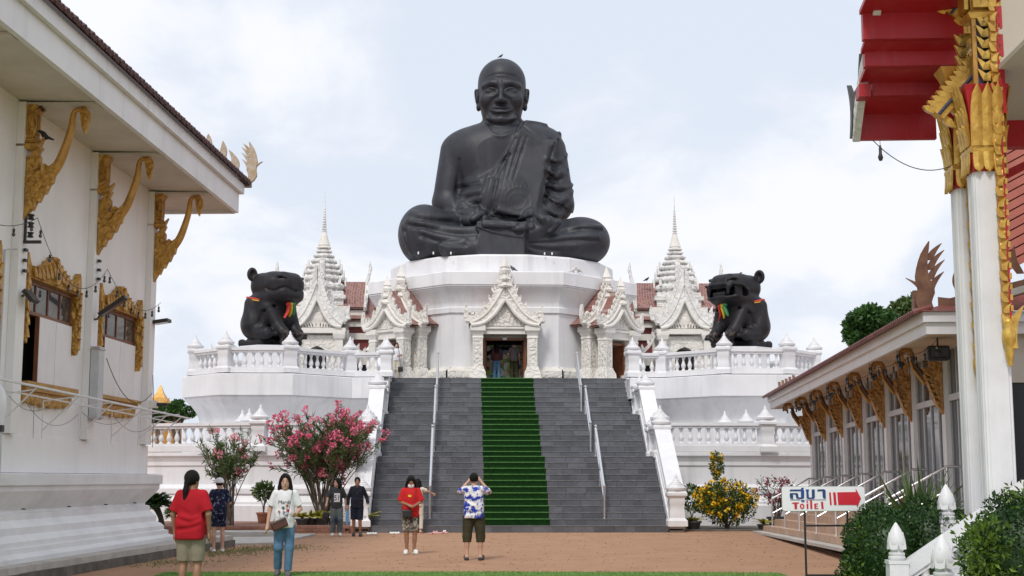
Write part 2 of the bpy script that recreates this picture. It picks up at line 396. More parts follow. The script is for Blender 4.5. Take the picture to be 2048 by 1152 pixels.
M['carpet_edge'] = material('lit_worn_carpet_edge', (.10, .24, .07), (.06, .16, .045), scale=9, rough=.95, bump=.6, bscale=160, spec=.1)  # nosing paler from wear and from painted-in light caught by the fibres
M['bulb_dark'] = material('smoked_bulb', (.05, .05, .05), rough=.2)

def tile_pattern(m, scale, mortar=(.06, .02, .018)):
    """diamond courses of small roof tiles: too small to pick apart at this distance"""
    N = m.node_tree.nodes; Lk = m.node_tree.links; b = N['Principled BSDF']; src = b.inputs['Base Color'].links[0].from_socket
    g = N.new('ShaderNodeNewGeometry'); sp = N.new('ShaderNodeSeparateXYZ'); Lk.new(g.outputs['Position'], sp.inputs[0])
    ad = N.new('ShaderNodeMath'); ad.operation = 'ADD'; Lk.new(sp.outputs['X'], ad.inputs[0]); Lk.new(sp.outputs['Y'], ad.inputs[1])
    cb = N.new('ShaderNodeCombineXYZ'); Lk.new(ad.outputs[0], cb.inputs[0]); Lk.new(sp.outputs['Z'], cb.inputs[1])
    mp_ = N.new('ShaderNodeMapping'); mp_.inputs['Rotation'].default_value = (0, 0, R(40)); mp_.inputs['Scale'].default_value = (scale,) * 3; Lk.new(cb.outputs[0], mp_.inputs[0])
    br = N.new('ShaderNodeTexBrick'); br.offset = 0.0; br.inputs['Scale'].default_value = 1; br.inputs['Brick Width'].default_value = .5; br.inputs['Row Height'].default_value = .5; br.inputs['Mortar Size'].default_value = .05
    br.inputs['Color2'].default_value = (.42, .26, .22, 1); br.inputs['Mortar'].default_value = (.5, .42, .38, 1); Lk.new(src, br.inputs['Color1']); Lk.new(mp_.outputs[0], br.inputs['Vector'])
    x = N.new('ShaderNodeMix'); x.data_type = 'RGBA'; x.inputs['Factor'].default_value = .5; Lk.new(src, x.inputs['A']); Lk.new(br.outputs['Color'], x.inputs['B']); Lk.new(x.outputs['Result'], b.inputs['Base Color'])
    bp = N.new('ShaderNodeBump'); bp.inputs['Strength'].default_value = .6; bp.inputs['Distance'].default_value = .03; bp.invert = True; Lk.new(br.outputs['Fac'], bp.inputs['Height']); Lk.new(bp.outputs[0], b.inputs['Normal'])
M['smalltile'] = material('red_small_roof_tile', (.15, .032, .026), (.21, .05, .038), scale=2.0, rough=.45, streak=.25, sscale=3, scol=(.10, .04, .035))
tile_pattern(M['smalltile'], 5.5)
# ---------------------------------------------------------------- sculpting: distance fields polygonised with surface nets
class SDF:
    def __init__(s, lo, hi, res):
        s.lo = np.array(lo, float); s.res = res; s.n = np.ceil((np.array(hi) - s.lo) / res).astype(int) + 1
        s.D = np.full(s.n, 9.0, np.float32)
        s.ax = [s.lo[i] + res * np.arange(s.n[i]) for i in range(3)]
    def sub(s, lo, hi, m):
        a = np.clip(((np.array(lo) - m - s.lo) / s.res).astype(int), 0, s.n); b = np.clip(((np.array(hi) + m - s.lo) / s.res).astype(int) + 2, 0, s.n)
        sl = tuple(slice(x, y) for x, y in zip(a, b)); ok = all(y > x for x, y in zip(a, b))
        X = s.ax[0][sl[0]][:, None, None].astype(np.float32); Y = s.ax[1][sl[1]][None, :, None].astype(np.float32); Z = s.ax[2][sl[2]][None, None, :].astype(np.float32)
        return ok, sl, X, Y, Z
    def put(s, d, sl, k, op):
        A = s.D[sl]
        if op == 'u':
            if k > 0: h = np.maximum(k - np.abs(A - d), 0) / k; s.D[sl] = np.minimum(A, d) - h * h * k / 4
            else: s.D[sl] = np.minimum(A, d)
        elif op == 's':
            d = -d
            if k > 0: h = np.maximum(k - np.abs(A - d), 0) / k; s.D[sl] = np.maximum(A, d) + h * h * k / 4
            else: s.D[sl] = np.maximum(A, d)
        elif op == 'i': s.D[sl] = np.maximum(A, d)
    def cap(s, a, b, ra, rb=None, k=0.0, op='u', flat=None):
        rb = ra if rb is None else rb; a = np.array(a, float); b = np.array(b, float); r = max(ra, rb)
        ok, sl, X, Y, Z = s.sub(np.minimum(a, b) - r, np.maximum(a, b) + r, k + 3 * s.res)
        if not ok: return s
        d = b - a; L = max(float(d @ d), 1e-9)
        h = np.clip(((X - a[0]) * d[0] + (Y - a[1]) * d[1] + (Z - a[2]) * d[2]) / L, 0, 1)
        q = np.sqrt((X - a[0] - d[0] * h) ** 2 + (Y - a[1] - d[1] * h) ** 2 + (Z - a[2] - d[2] * h) ** 2) - (ra + (rb - ra) * h)
        s.put(q.astype(np.float32), sl, k, op); return s
    def path(s, pts, r, k=0.0, op='u'):
        if not hasattr(r, '__len__'): r = [r] * len(pts)
        pts = [np.array(p, float) for p in pts]; m = max(r)
        lo = np.min(pts, 0) - m; hi = np.max(pts, 0) + m
        ok, sl, X, Y, Z = s.sub(lo, hi, k + 3 * s.res)
        if not ok: return s
        best = None
        for i in range(len(pts) - 1):
            a, d = pts[i], pts[i + 1] - pts[i]; L = max(float(d @ d), 1e-9)
            h = np.clip(((X - a[0]) * d[0] + (Y - a[1]) * d[1] + (Z - a[2]) * d[2]) / L, 0, 1)
            q = np.sqrt((X - a[0] - d[0] * h) ** 2 + (Y - a[1] - d[1] * h) ** 2 + (Z - a[2] - d[2] * h) ** 2) - (r[i] + (r[i + 1] - r[i]) * h)
            best = q if best is None else np.minimum(best, q)
        s.put(best.astype(np.float32), sl, k, op); return s
    def _rot(s, c, rot, X, Y, Z):
        x, y, z = X - c[0], Y - c[1], Z - c[2]
        if rot is None: return x, y, z
        Q = np.array(Matrix.Rotation(rot[2], 3, 'Z') @ Matrix.Rotation(rot[1], 3, 'Y') @ Matrix.Rotation(rot[0], 3, 'X')).T
        return tuple(Q[i, 0] * x + Q[i, 1] * y + Q[i, 2] * z for i in range(3))
    def ell(s, c, r, rot=None, k=0.0, op='u'):
        c = np.array(c, float); r = np.array(r, float); m = r if rot is None else np.full(3, r.max())
        ok, sl, X, Y, Z = s.sub(c - m, c + m, k + 3 * s.res)
        if not ok: return s
        x, y, z = s._rot(c, rot, X, Y, Z)
        k0 = np.sqrt((x / r[0]) ** 2 + (y / r[1]) ** 2 + (z / r[2]) ** 2); k1 = np.sqrt((x / r[0] ** 2) ** 2 + (y / r[1] ** 2) ** 2 + (z / r[2] ** 2) ** 2) + 1e-9
        s.put((k0 * (k0 - 1) / k1).astype(np.float32), sl, k, op); return s
    def box(s, c, h, rad=0.02, rot=None, k=0.0, op='u'):
        c = np.array(c, float); h = np.array(h, float); m = h if rot is None else np.full(3, float(np.linalg.norm(h)))
        ok, sl, X, Y, Z = s.sub(c - m, c + m, k + 3 * s.res)
        if not ok: return s
        x, y, z = s._rot(c, rot, X, Y, Z)
        qx, qy, qz = np.abs(x) - h[0] + rad, np.abs(y) - h[1] + rad, np.abs(z) - h[2] + rad
        d = np.sqrt(np.maximum(qx, 0) ** 2 + np.maximum(qy, 0) ** 2 + np.maximum(qz, 0) ** 2) + np.minimum(np.maximum(np.maximum(qx, qy), qz), 0) - rad
        s.put(d.astype(np.float32), sl, k, op); return s
    def plane(s, p, n, k=0.0):      # keep the side against n
        p = np.array(p, float); n = np.array(n, float); n /= np.linalg.norm(n)
        X, Y, Z = s.ax[0][:, None, None], s.ax[1][None, :, None], s.ax[2][None, None, :]
        d = (X - p[0]) * n[0] + (Y - p[1]) * n[1] + (Z - p[2]) * n[2]
        s.put((-d).astype(np.float32), (slice(None),) * 3, k, 's'); return s
    def nets(s):
        D = s.D; I = D < 0; n = s.n
        off = [(i, j, k) for i in (0, 1) for j in (0, 1) for k in (0, 1)]
        cnt = np.zeros(n - 1, np.int8)
        for o in off: cnt += I[o[0]:n[0] - 1 + o[0], o[1]:n[1] - 1 + o[1], o[2]:n[2] - 1 + o[2]]
        mask = (cnt > 0) & (cnt < 8); c = np.argwhere(mask); idx = np.full(n - 1, -1, np.int32); idx[mask] = np.arange(len(c))
        val = np.stack([D[c[:, 0] + o[0], c[:, 1] + o[1], c[:, 2] + o[2]] for o in off], 1); O = np.array(off, float)
        acc = np.zeros((len(c), 3)); num = np.zeros(len(c))
        for a in range(8):
            for b in range(a + 1, 8):
                if abs(O[a] - O[b]).sum() != 1: continue
                va, vb = val[:, a], val[:, b]; m = (va < 0) != (vb < 0)
                t = np.where(m, va / np.where(m, va - vb, 1), 0)[:, None]
                acc += np.where(m[:, None], O[a] + (O[b] - O[a]) * t, 0); num += m
        V = s.lo + s.res * (c + acc / num[:, None]); Q = []
        for axis in range(3):
            u, w = [(1, 2), (2, 0), (0, 1)][axis]
            A = np.take(I, range(n[axis] - 1), axis); B = np.take(I, range(1, n[axis]), axis); e = np.argwhere(A != B)
            e = e[(e[:, u] > 0) & (e[:, w] > 0) & (e[:, u] < n[u] - 1) & (e[:, w] < n[w] - 1)]
            if not len(e): continue
            def cell(du, dw):
                q = e.copy(); q[:, u] -= du; q[:, w] -= dw; return idx[q[:, 0], q[:, 1], q[:, 2]]
            q = np.stack([cell(1, 1), cell(0, 1), cell(0, 0), cell(1, 0)], 1)
            ins = I[e[:, 0], e[:, 1], e[:, 2]]; q[~ins] = q[~ins][:, ::-1]; Q.append(q)
        return V, np.concatenate(Q)
    def build(s, name, mats, parent=None, loc=None, rz=0.0, zone=None, smooth_it=0):
        V, Q = s.nets()
        for _ in range(smooth_it):
            A = np.zeros_like(V); C = np.zeros(len(V))
            for i in range(4):
                np.add.at(A, Q[:, i], V[Q[:, (i + 1) % 4]]); np.add.at(C, Q[:, i], 1)
            V = V * .5 + (A / np.maximum(C, 1)[:, None]) * .5
        mi = None
        if zone is not None: mi = zone(V[Q].mean(1))
        return link(name, np_mesh(name, V, Q, mats, True, mi), parent, loc, rz)
# ---------------------------------------------------------------- ground, turf, paths, beds
def ground_material():
    m = material('red_earth_paving', (.40, .225, .130), (.335, .185, .105), scale=1.1, rough=.95, bump=.5, bscale=30, streak=.4, sdir=(.5, 1.6, 1), sscale=.9, scol=(.33, .18, .11))
    return m
g = MB(); n_ = 24
g.add([(-900, -300, 0), (900, -300, 0), (900, 1500, 0), (-900, 1500, 0)], [(0, 1, 2, 3)])
M['earth'] = ground_material()
struct(g.build('ground', M['earth']))
# brick courses of the court, laid near the stair foot as far as single bricks can be told apart: colour only beyond
g = MB(); z = .018
outer = [(-6.75, 4), (3.72, 4), (3.72, 24.15), (-1.6, 24.62), (-6.75, 24.72)]
g.add([(x, y, z) for x, y in outer] + [(x, y, 0.002) for x, y in outer], [(0, 1, 2, 3, 4)] + [(i, 5 + i, 5 + (i + 1) % 5, (i + 1) % 5) for i in range(5)])
M['turf'] = material('artificial_turf', (.17, .31, .075), (.22, .37, .10), scale=5, rough=.95, bump=1.0, bscale=220, streak=.3, sdir=(1, 1, 1), sscale=1.2, scol=(.12, .24, .055), spec=.1)
struct(g.build('turf_lawn', M['turf']))
# turf blades along its far edge, the part the photograph shows
N = 26000
bx_ = rng.uniform(-6.75, 3.7, N); by_ = rng.uniform(20.5, 24.6, N); hh = rng.uniform(.012, .03, N); an = rng.uniform(0, 6.28, N); ln = rng.uniform(-.012, .012, (N, 2))
keep = by_ < 24.68 - np.maximum(0, (bx_ + 1.6)) * .088; bx_, by_, hh, an, ln = bx_[keep], by_[keep], hh[keep], an[keep], ln[keep]; N = len(bx_)
V = np.zeros((N, 3, 3)); V[:, 0] = np.stack([bx_ - .006 * np.cos(an), by_ - .006 * np.sin(an), np.full(N, z)], 1); V[:, 1] = np.stack([bx_ + .006 * np.cos(an), by_ + .006 * np.sin(an), np.full(N, z)], 1)
V[:, 2] = np.stack([bx_ + ln[:, 0], by_ + ln[:, 1], z + hh], 1)
o = link('turf_grass', np_mesh('turf_grass', V.reshape(-1, 3), np.arange(N * 3).reshape(-1, 3), M['turf'], False))
tag(o, 'short green turf pile at the front edge of the court', 'grass', kind='stuff')
# weeds and thin grass patches on the earth at the left
M['weed'] = leafmat('weed_green', (.16, .19, .06), (.22, .22, .09))
N = 2400; cen = np.array([(-7.3, 27.6), (-6.4, 32.6), (-7.0, 30.6), (-6.9, 31.8), (-5.9, 33.6)]); w = rng.integers(0, len(cen), N)
P = cen[w] + rng.normal(0, 1, (N, 2)) * np.array([.5, .7]); an = rng.uniform(0, 6.28, N); hh = rng.uniform(.015, .05, N)
V = np.zeros((N, 3, 3)); dx = np.stack([np.cos(an), np.sin(an)], 1) * .012
V[:, 0, :2] = P - dx; V[:, 1, :2] = P + dx; V[:, 2, :2] = P + rng.normal(0, .02, (N, 2)); V[:, 0, 2] = V[:, 1, 2] = .002; V[:, 2, 2] = hh
o = link('weeds', np_mesh('weeds', V.reshape(-1, 3), np.arange(N * 3).reshape(-1, 3), M['weed'], False))
tag(o, 'thin weeds on the bare earth beside the left building', 'weeds', kind='stuff')
# fine gravel and leaf litter
N = 900; P = np.stack([rng.uniform(-7, 7, N), rng.uniform(25, 42.6, N)], 1); s_ = rng.uniform(.008, .022, N); an = rng.uniform(0, 6.28, N)
V = np.zeros((N, 4, 3))
for j in range(4): V[:, j, 0] = P[:, 0] + s_ * np.cos(an + j * 1.57) * 1.5; V[:, j, 1] = P[:, 1] + s_ * np.sin(an + j * 1.57); V[:, j, 2] = .006 + .008 * (j % 2)
M['litter'] = material('leaf_litter', (.20, .12, .06), (.30, .25, .17), scale=9, rough=.9, island=.4)
o = link('leaf_litter', np_mesh('leaf_litter', V.reshape(-1, 3), np.arange(N * 4).reshape(-1, 4), M['litter'], False))
tag(o, 'dry leaf litter scattered over the red court', 'litter', kind='stuff')

# pale concrete path on the left leading to the wall, red brick bed behind it
g = MB()
def slab(poly, z0, z1, name, mat):
    g = MB(); g.loft([[(x, y, z0) for x, y in poly], [(x, y, z1) for x, y in poly]]); return struct(g.build(name, mat))
slab([(-8.6, 34.0), (-6.3, 35.2), (-5.9, 40.9), (-8.9, 41.2)], -.02, .05, 'concrete_path', M['concrete'])
slab([(-9.4, 38.6), (-6.6, 38.9), (-6.5, 40.2), (-9.4, 40.2)], .04, .17, 'path_step', M['concrete'])
bed = slab([(-13.5, 41.6), (-4.95, 42.25), (-4.95, 47.4), (-13.5, 47.4)], -.02, .215, 'brick_bed', M['paver_red'])
slab([(4.95, 43.6), (9.2, 43.6), (9.2, 47.4), (4.95, 47.4)], -.02, .06, 'planting_bed', M['concrete_dark'])
# kerb bricks along the front of the left bed, and the first courses of its paving
bm = MB().box((0, 0, 0), (.232, .11, .07)).mesh('brick', M['paver_red'], False)
for r_ in range(3):
    for i in range(36):
        x = -13.35 + .24 * i + (.12 if r_ % 2 else 0)
        if x > -5.1: continue
        link('brick', bm, bed, (x, 41.54 + (x + 13.5) * .076 + random.uniform(-.006, .006), .035 + .075 * r_), .076 + random.uniform(-.01, .01))
for r_ in range(5):
    for i in range(36):
        x = -13.3 + .245 * i + (.12 if r_ % 2 else 0)
        if x > -5.1: continue
        link('brick', bm, bed, (x, 41.70 + (x + 13.5) * .076 + .12 * r_, .19 + random.uniform(0, .006)), .076)
# ---------------------------------------------------------------- main stair
RISE = 5.42 / 28
SW = 4.5
lines = [42.8]
y_ = 43.12
for i in range(11): lines.append(y_); y_ += .28
y_ = lines[-1] + 1.9
for i in range(8): lines.append(y_); y_ += .28
y_ = lines[-1] + 1.9
for i in range(8): lines.append(y_); y_ += .28
STEP_Y = lines                     # face of riser k; its top is at RISE*(k+1)
stair = thing('stone_staircase', 'wide grey slate staircase rising to the shrine door', 'staircase', (0, 42.8, 0))
g = MB()
prof = [(42.8, -.05)]
for k, yy in enumerate(STEP_Y): prof += [(yy + .012, RISE * k - (.05 if k == 0 else 0)), (yy + .012, RISE * (k + 1) - .012)]
prof += [(54.35, 28 * RISE - .012), (54.35, -.05)]
pp = prof[1:]
g.loft([[(-SW, y - 42.8, z) for y, z in pp], [(SW, y - 42.8, z) for y, z in pp]])
g.build('step_core', M['grout'], stair, smooth=False)
# slate tiles: riser faces and treads, each tile proud of its joints
TH, GAP = .02, .008
def tile_row(k, which):
    """list of (x0,x1) for row k"""
    r = random.Random(k * 7 + which); w = .62; x = -SW + .003; out = []; first = r.uniform(.2, .62)
    while x < SW - .01:
        e = min(SW - .003, x + (first if not out else w))
        if SW - e < .12: e = SW - .003
        out.append((x, e)); x = e
    return out
cache = {}
def tile_mesh(w, d, h):
    key = (round(w, 2), round(d, 3), round(h, 3))
    if key not in cache:
        b = .003; g = MB(); w, d, h = w - GAP, d, h
        cache[key] = MB().box((0, 0, 0), (w, d, h)).mesh('slate_tile', M['slate'], False)
    return cache[key]
cand, rest = [], MB()
for k, yy in enumerate(STEP_Y):
    hw = SW
    for x0, x1 in tile_row(k, 0):
        cand.append((x1 - x0, TH, RISE - .006, (x0 + x1) / 2, yy + .002, RISE * (k + .5)))
    d = (STEP_Y[k + 1] if k < 27 else 54.35) - yy
    if d < .6:
        for x0, x1 in tile_row(k, 1): cand.append((x1 - x0, d - .008, TH, (x0 + x1) / 2, yy + d / 2 - .004, RISE * (k + 1)))
    else:
        m_ = max(2, round(d / .6))
        for q in range(m_):
            for x0, x1 in tile_row(k, 2 + q): cand.append((x1 - x0, d / m_ - GAP, TH, (x0 + x1) / 2, yy + d * (q + .5) / m_ - .004, RISE * (k + 1)))
front = [c for c in cand if c[1] == TH]; tread = [c for c in cand if c[1] != TH]
front.sort(key=lambda c: c[4])
for i, (w, d, h, x, y, z) in enumerate(front):
    if i < 296: link('slate_tile', tile_mesh(w, d, h), stair, (x, y - 42.8, z))
    else: rest.box((x, y - 42.8, z), (w - GAP, d, h))
for (w, d, h, x, y, z) in tread: rest.box((x, y - 42.8, z), (w - GAP, d, h))
tag(rest.build('slate_tiles', M['slate'], stair, smooth=False), kind='stuff')
# thin pale worn nosing strips
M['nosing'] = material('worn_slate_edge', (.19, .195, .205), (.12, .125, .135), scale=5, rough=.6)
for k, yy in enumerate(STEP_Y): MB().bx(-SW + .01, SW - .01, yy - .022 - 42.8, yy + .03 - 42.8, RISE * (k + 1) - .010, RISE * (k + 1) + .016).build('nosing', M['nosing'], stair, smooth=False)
# green carpet runner
g = MB(); path = []
e = .014
for k, yy in enumerate(STEP_Y):
    if k == 0: continue
    z0, z1 = RISE * k + .006, RISE * (k + 1) + .006
    if k == 1: path.append((yy - .012 - e - .10, z0 + e))
    path += [(yy - .010 - e, z0 + e), (yy - .012 - e, z1 - .035), (yy - .026 - e, z1 - .018), (yy - .030 - e, z1 + .002), (yy - .02 - e, z1 + e), (yy + .02, z1 + e)]
path.append((55.6, 28 * RISE + .006 + e))
L, Rr = [], []
for i, (y, z) in enumerate(path):
    L.append((-1.06 + .012 * math.sin(i * .7), y, z)); Rr.append((.93 + .012 * math.sin(i * .53), y, z))
for a, b in ((L, Rr),):
    n = len(a); vs = a + b + [(p[0], p[1] + .004, p[2] - .008) for p in a] + [(p[0], p[1] + .004, p[2] - .008) for p in b]; fs = []
    for i in range(n - 1):
        fs += [(i, n + i, n + i + 1, i + 1), (2 * n + i, i, i + 1, 2 * n + i + 1), (n + i, 3 * n + i, 3 * n + i + 1, n + i + 1)]
    g.add(vs, fs)
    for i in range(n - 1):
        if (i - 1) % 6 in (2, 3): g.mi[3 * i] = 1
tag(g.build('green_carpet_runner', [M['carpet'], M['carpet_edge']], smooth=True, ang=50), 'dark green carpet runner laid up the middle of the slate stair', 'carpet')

# handrails: three sections each side, round steel
def handrail(x, label):
    t = thing('stair_handrail', label, 'handrail', (x, 42.8, 0), 0, 'steel handrails on the main stair')
    secs = [(1, 11), (12, 19), (20, 27)]
    for a, b in secs:
        ya, yb = STEP_Y[a] + .14 - 42.8, STEP_Y[b] + .10 - 42.8; za, zb = RISE * (a + 1), RISE * (b + 1)
        h = .95
        for yy, zz in ((ya, za), (yb, zb)):
            p = MB().tube([(0, yy, zz), (0, yy, zz + h)], .036, 10).build('post', M['steel'], t)
            MB().lathe([(.0, 0), (.06, 0), (.06, .012), (.035, .02)], 12, (0, yy, zz + .01)).build('base_plate', M['steel'], p)
            MB().lathe([(.02, h - .02), (.042, h + .01), (.05, h + .045), (.04, h + .08), (.0, h + .095)], 12, (0, yy, zz)).build('cap', M['steel'], p)
        if b - a > 9:
            ym, zm = STEP_Y[6] + .14 - 42.8, RISE * 7
            MB().tube([(0, ym, zm), (0, ym, zm + h - .06)], .022, 8).build('post', M['steel'], t)
        MB().tube([(0, ya, za + h - .03), (0, yb, zb + h - .03)], .042, 10).build('top_rail', M['steel'], t)
        MB().tube([(0, ya, za + h * .5), (0, yb, zb + h * .5)], .020, 8).build('middle_rail', M['steel'], t)
handrail(-2.72, 'steel handrail on the left of the green carpet')
handrail(2.62, 'steel handrail on the right of the green carpet')

# white posts, shared by stair parapets and terrace balustrades
def post_profile(w, h):
    return [(w * 1.30, 0), (w * 1.30, h * .16), (w * 1.15, h * .20), (w * 1.0, h * .24), (w * .98, h * .40), (w * .93, h * .44), (w * .93, h * .62), (w * 1.0, h * .66), (w * 1.0, h * .80), (w * 1.12, h * .84), (w * 1.30, h * .88), (w * 1.30, h * .95), (w * 1.15, h)]
def finial_profile(w, h):
    return [(w * .95, 0), (w * 1.18, .02), (w * 1.30, h * .14), (w * 1.28, h * .22), (w * 1.02, h * .27), (w * .98, h * .34), (w * .80, h * .36), (w * .78, h * .44), (w * .60, h * .46), (w * .56, h * .55), (w * .40, h * .58), (w * .34, h * .68), (w * .20, h * .72), (w * .17, h * .86), (w * .05, h)]
def mk_post(w, h, fh):
    p = MB().sq(post_profile(w, h)).mesh('post', M['white_clean'], True, 30)
    f = MB().lathe([(r * 1.12, z) for r, z in finial_profile(w, fh)], 12).mesh('finial', M['white_clean'], True, 40)
    return p, f, h
POST = mk_post(.21, 1.0, .52)
BIGPOST = mk_post(.23, 1.05, .52)
def put_post(parent, loc, rz=0.0, kind=POST):
    o = link('post', kind[0], parent, loc, rz); link('finial', kind[1], o, (0, 0, kind[2])); return o
def baluster_mesh(h, r, name='baluster', mat=None, n=10):
    prof = [(.9, 0), (.9, .06), (.62, .09), (.5, .13), (.78, .22), (1.0, .34), (.95, .42), (.62, .58), (.42, .70), (.40, .78), (.62, .82), (.62, .86), (.45, .89), (.88, .93), (.88, 1.0)]
    return MB().lathe([(a * r, b * h) for a, b in prof], n).mesh(name, mat or M['white_clean'], True, 50)

def stair_parapet(sx, label):
    t = thing('stair_parapet', label, 'balustrade', (4.78 * sx, 42.8, 0), 0, 'white parapets flanking the main stair')
    bal = baluster_mesh(.46, .075)
    # stepped white stringer wall under the rail
    segs = [(42.95, 45.95, .20, 2.32), (47.75, 49.85, 2.32, 3.87), (51.7, 53.6, 3.87, 5.42)]
    for q, (ya, yb, za, zb) in enumerate(segs):
        a, b = ya - 42.8, yb - 42.8
        g = MB(); w = .24
        def bar(z0, z1, ww, name, mat=M['white_clean']):
            MB().loft([[(-ww, a, za + z0), (ww, a, za + z0), (ww, a, za + z1), (-ww, a, za + z1)], [(-ww, b, zb + z0), (ww, b, zb + z0), (ww, b, zb + z1), (-ww, b, zb + z1)]]).build(name, mat, t, smooth=False)
        bar(-.15, .22, .25, 'stringer'); bar(.22, .34, .20, 'lower_rail'); bar(.80, .95, .17, 'upper_rail'); bar(.95, 1.05, .26, 'coping')
        nb = 9 if q == 0 else 7
        for i in range(nb):
            u = (i + .9) / (nb + .8); link('baluster', bal, t, (0, lerp(a, b, u), lerp(za, zb, u) + .34))
        put_post(t, (0, a - .02, za - .02), 0, BIGPOST); put_post(t, (0, b + .06, zb - .02), 0, BIGPOST)
        # solid wall under the flight
        MB().add([(-.22, a, -.05), (-.22, b + .2, -.05), (-.22, b + .2, zb - .02), (-.22, a, za - .1), (.22, a, -.05), (.22, b + .2, -.05), (.22, b + .2, zb - .02), (.22, a, za - .1)],
                 [(0, 1, 2, 3)[::-1], (4, 5, 6, 7), (0, 4, 7, 3), (1, 2, 6, 5), (3, 7, 6, 2)]).build('side_wall', M['white'], t, smooth=False)
    for (ya, yb, z) in ((45.95, 47.75, 2.32), (49.85, 51.7, 3.87)):
        a, b = ya - 42.8 + .25, yb - 42.8 - .2
        MB().bx(-.21, .21, a, b, -.05, z + .2).build('side_wall', M['white'], t, smooth=False)
        MB().bx(-.17, .17, a, b, z + .80, z + .93).build('upper_rail', M['white_clean'], t, smooth=False)
        MB().bx(-.25, .25, a, b, z + .93, z + 1.02).build('coping', M['white_clean'], t, smooth=False)
        for i in range(4): link('baluster', bal, t, (0, lerp(a, b, (i + .6) / 4.2), z + .2), 0, scale=(1, 1, 1.3))
stair_parapet(-1, 'white stepped parapet with posts on the left of the slate stair')
stair_parapet(1, 'white stepped parapet with posts on the right of the slate stair')
# ---------------------------------------------------------------- terraces with balustrades
BAL = baluster_mesh(.56, .085)
BAL_LOW = baluster_mesh(.56, .09)
def balustrade(t, pts, z, h=.95, posts=True, step=.27, bal=BAL, kind=POST, skip_first=False, base=.12):
    """rail of balusters between posts along pts (local plan points)"""
    for i in range(len(pts) - 1):
        a, b = Vector((*pts[i], 0)), Vector((*pts[i + 1], 0)); d = b - a; L = d.length; an = math.atan2(d.y, d.x); c = (a + b) / 2
        g = MB().box((c.x, c.y, z + base / 2), (L, .36, base), an).box((c.x, c.y, z + base + .035), (L, .28, .07), an)
        g.build('base_rail', M['white_clean'], t, smooth=False)
        MB().box((c.x, c.y, z + h - .15), (L, .24, .08), an).box((c.x, c.y, z + h - .06), (L, .34, .10), an).build('top_rail', M['white_clean'], t, smooth=False)
        nb = max(2, int((L - .5) / step)); hb = h - .19 - base - .07
        for k in range(nb):
            p = a + d * ((.25 + (L - .5) * (k + .5) / nb) / L)
            link('baluster', bal, t, (p.x, p.y, z + base + .07), 0, scale=(1, 1, hb / .56))
    if posts:
        for i, p in enumerate(pts):
            if i == 0 and skip_first: continue
            q = pts[min(i + 1, len(pts) - 1)]; w = pts[max(i - 1, 0)]; put_post(t, (p[0], p[1], z), math.atan2(q[1] - w[1], q[0] - w[0]), kind)

# lower terrace: long moulded wall each side of the stair
LOWPROF = [(.42, 0), (.42, .72), (.34, .76), (.34, .84), (.20, .98), (.14, 1.08), (.22, 1.12), (.22, 1.28), (.06, 1.34), (.0, 1.42), (.0, 2.02), (.05, 2.06), (.05, 2.18), (.10, 2.28), (.14, 2.36), (.18, 2.38), (.18, 2.50), (-.6, 2.50)]
def lower_terrace(sx, label):
    t = thing('lower_terrace', label, 'terrace wall', (0, 47.5, 0), 0, 'white lower terrace walls')
    pts = [(4.95, 0), (8.55, 0), (14.5, 2.0), (22, 7.0)]
    if sx < 0: pts = [(-x, y) for x, y in pts][::-1]
    g = MB(); rings = [[(p[0], p[1], z) for p in offset_poly(pts, o, False)] for o, z in LOWPROF]
    g.loft(rings, False, False, False)
    # terrace floor behind the wall
    far = [(x, y) for x, y in pts]; xs = [p[0] for p in far]
    back = [(max(xs), 16), (min(xs), 16)]
    g.add([(p[0], p[1] + .3, 2.47) for p in far] + [(p[0], p[1], 2.47) for p in back], [tuple(range(len(far) + 2))])
    g.build('wall', M['white'], t, smooth=True, ang=20)
    inner = offset_poly(pts, -.02, False)
    balustrade(t, inner, 2.52, .98, True, .30, BAL_LOW, BIGPOST, base=.2)
    for p in ([(-9.1, 1.2), (-9.5, 2.2)] if sx < 0 else [(8.15, 1.3), (7.6, 2.4)]): put_post(t, (p[0], p[1], 2.5), 0, POST)
lower_terrace(-1, 'white moulded lower terrace wall with balustrade behind the pink oleanders')
lower_terrace(1, 'white moulded lower terrace wall with balustrade behind the yellow bush')

# upper terraces: flared bowls with flat faces carrying the animal statues
UPROF = [(-.62, 2.2), (-.62, 3.72), (-.60, 3.80), (-.50, 4.02), (-.34, 4.24), (-.16, 4.42), (-.10, 4.50), (-.10, 4.56), (.0, 4.56), (.0, 5.30), (-.06, 5.33), (-.5, 5.36), (-2.2, 5.38)]
XC = -.12
def upper_terrace(sx, label):
    t = thing('upper_terrace', label, 'terrace', (XC, 50, 0), 0, 'flared white upper terraces')
    pts = [(4.6, 3.2), (5.35, 1.75), (5.75, 1.95), (7.68, .0), (10.33, .0), (11.95, 1.8), (11.95, 5.2), (10.0, 7.5), (5.0, 7.5)]
    pts = [(4.55, 1.72), (5.72, 1.92), (7.68, .0), (10.33, .0), (11.95, 1.8), (11.95, 5.2), (10.0, 7.5), (4.55, 7.5)]
    if sx < 0: pts = [(-x, y) for x, y in pts][::-1]
    g = MB().sweep(pts, UPROF, True, False)
    g.add([(p[0], p[1], 5.385) for p in offset_poly(pts, -.5)], [tuple(range(len(pts)))])
    g.build('wall', M['white'], t, smooth=True, ang=24)
    q = offset_poly(pts, -.42)
    q = q[:7] if sx > 0 else q[1:]
    if sx > 0: q[0] = (4.72, q[0][1])
    else: q[-1] = (-4.48, q[-1][1])
    balustrade(t, q, 5.37, .92, True, .27, BAL, POST, base=.14)
upper_terrace(-1, 'flared white upper terrace carrying the smiling black animal statue')
upper_terrace(1, 'flared white upper terrace carrying the open mouthed black animal statue')
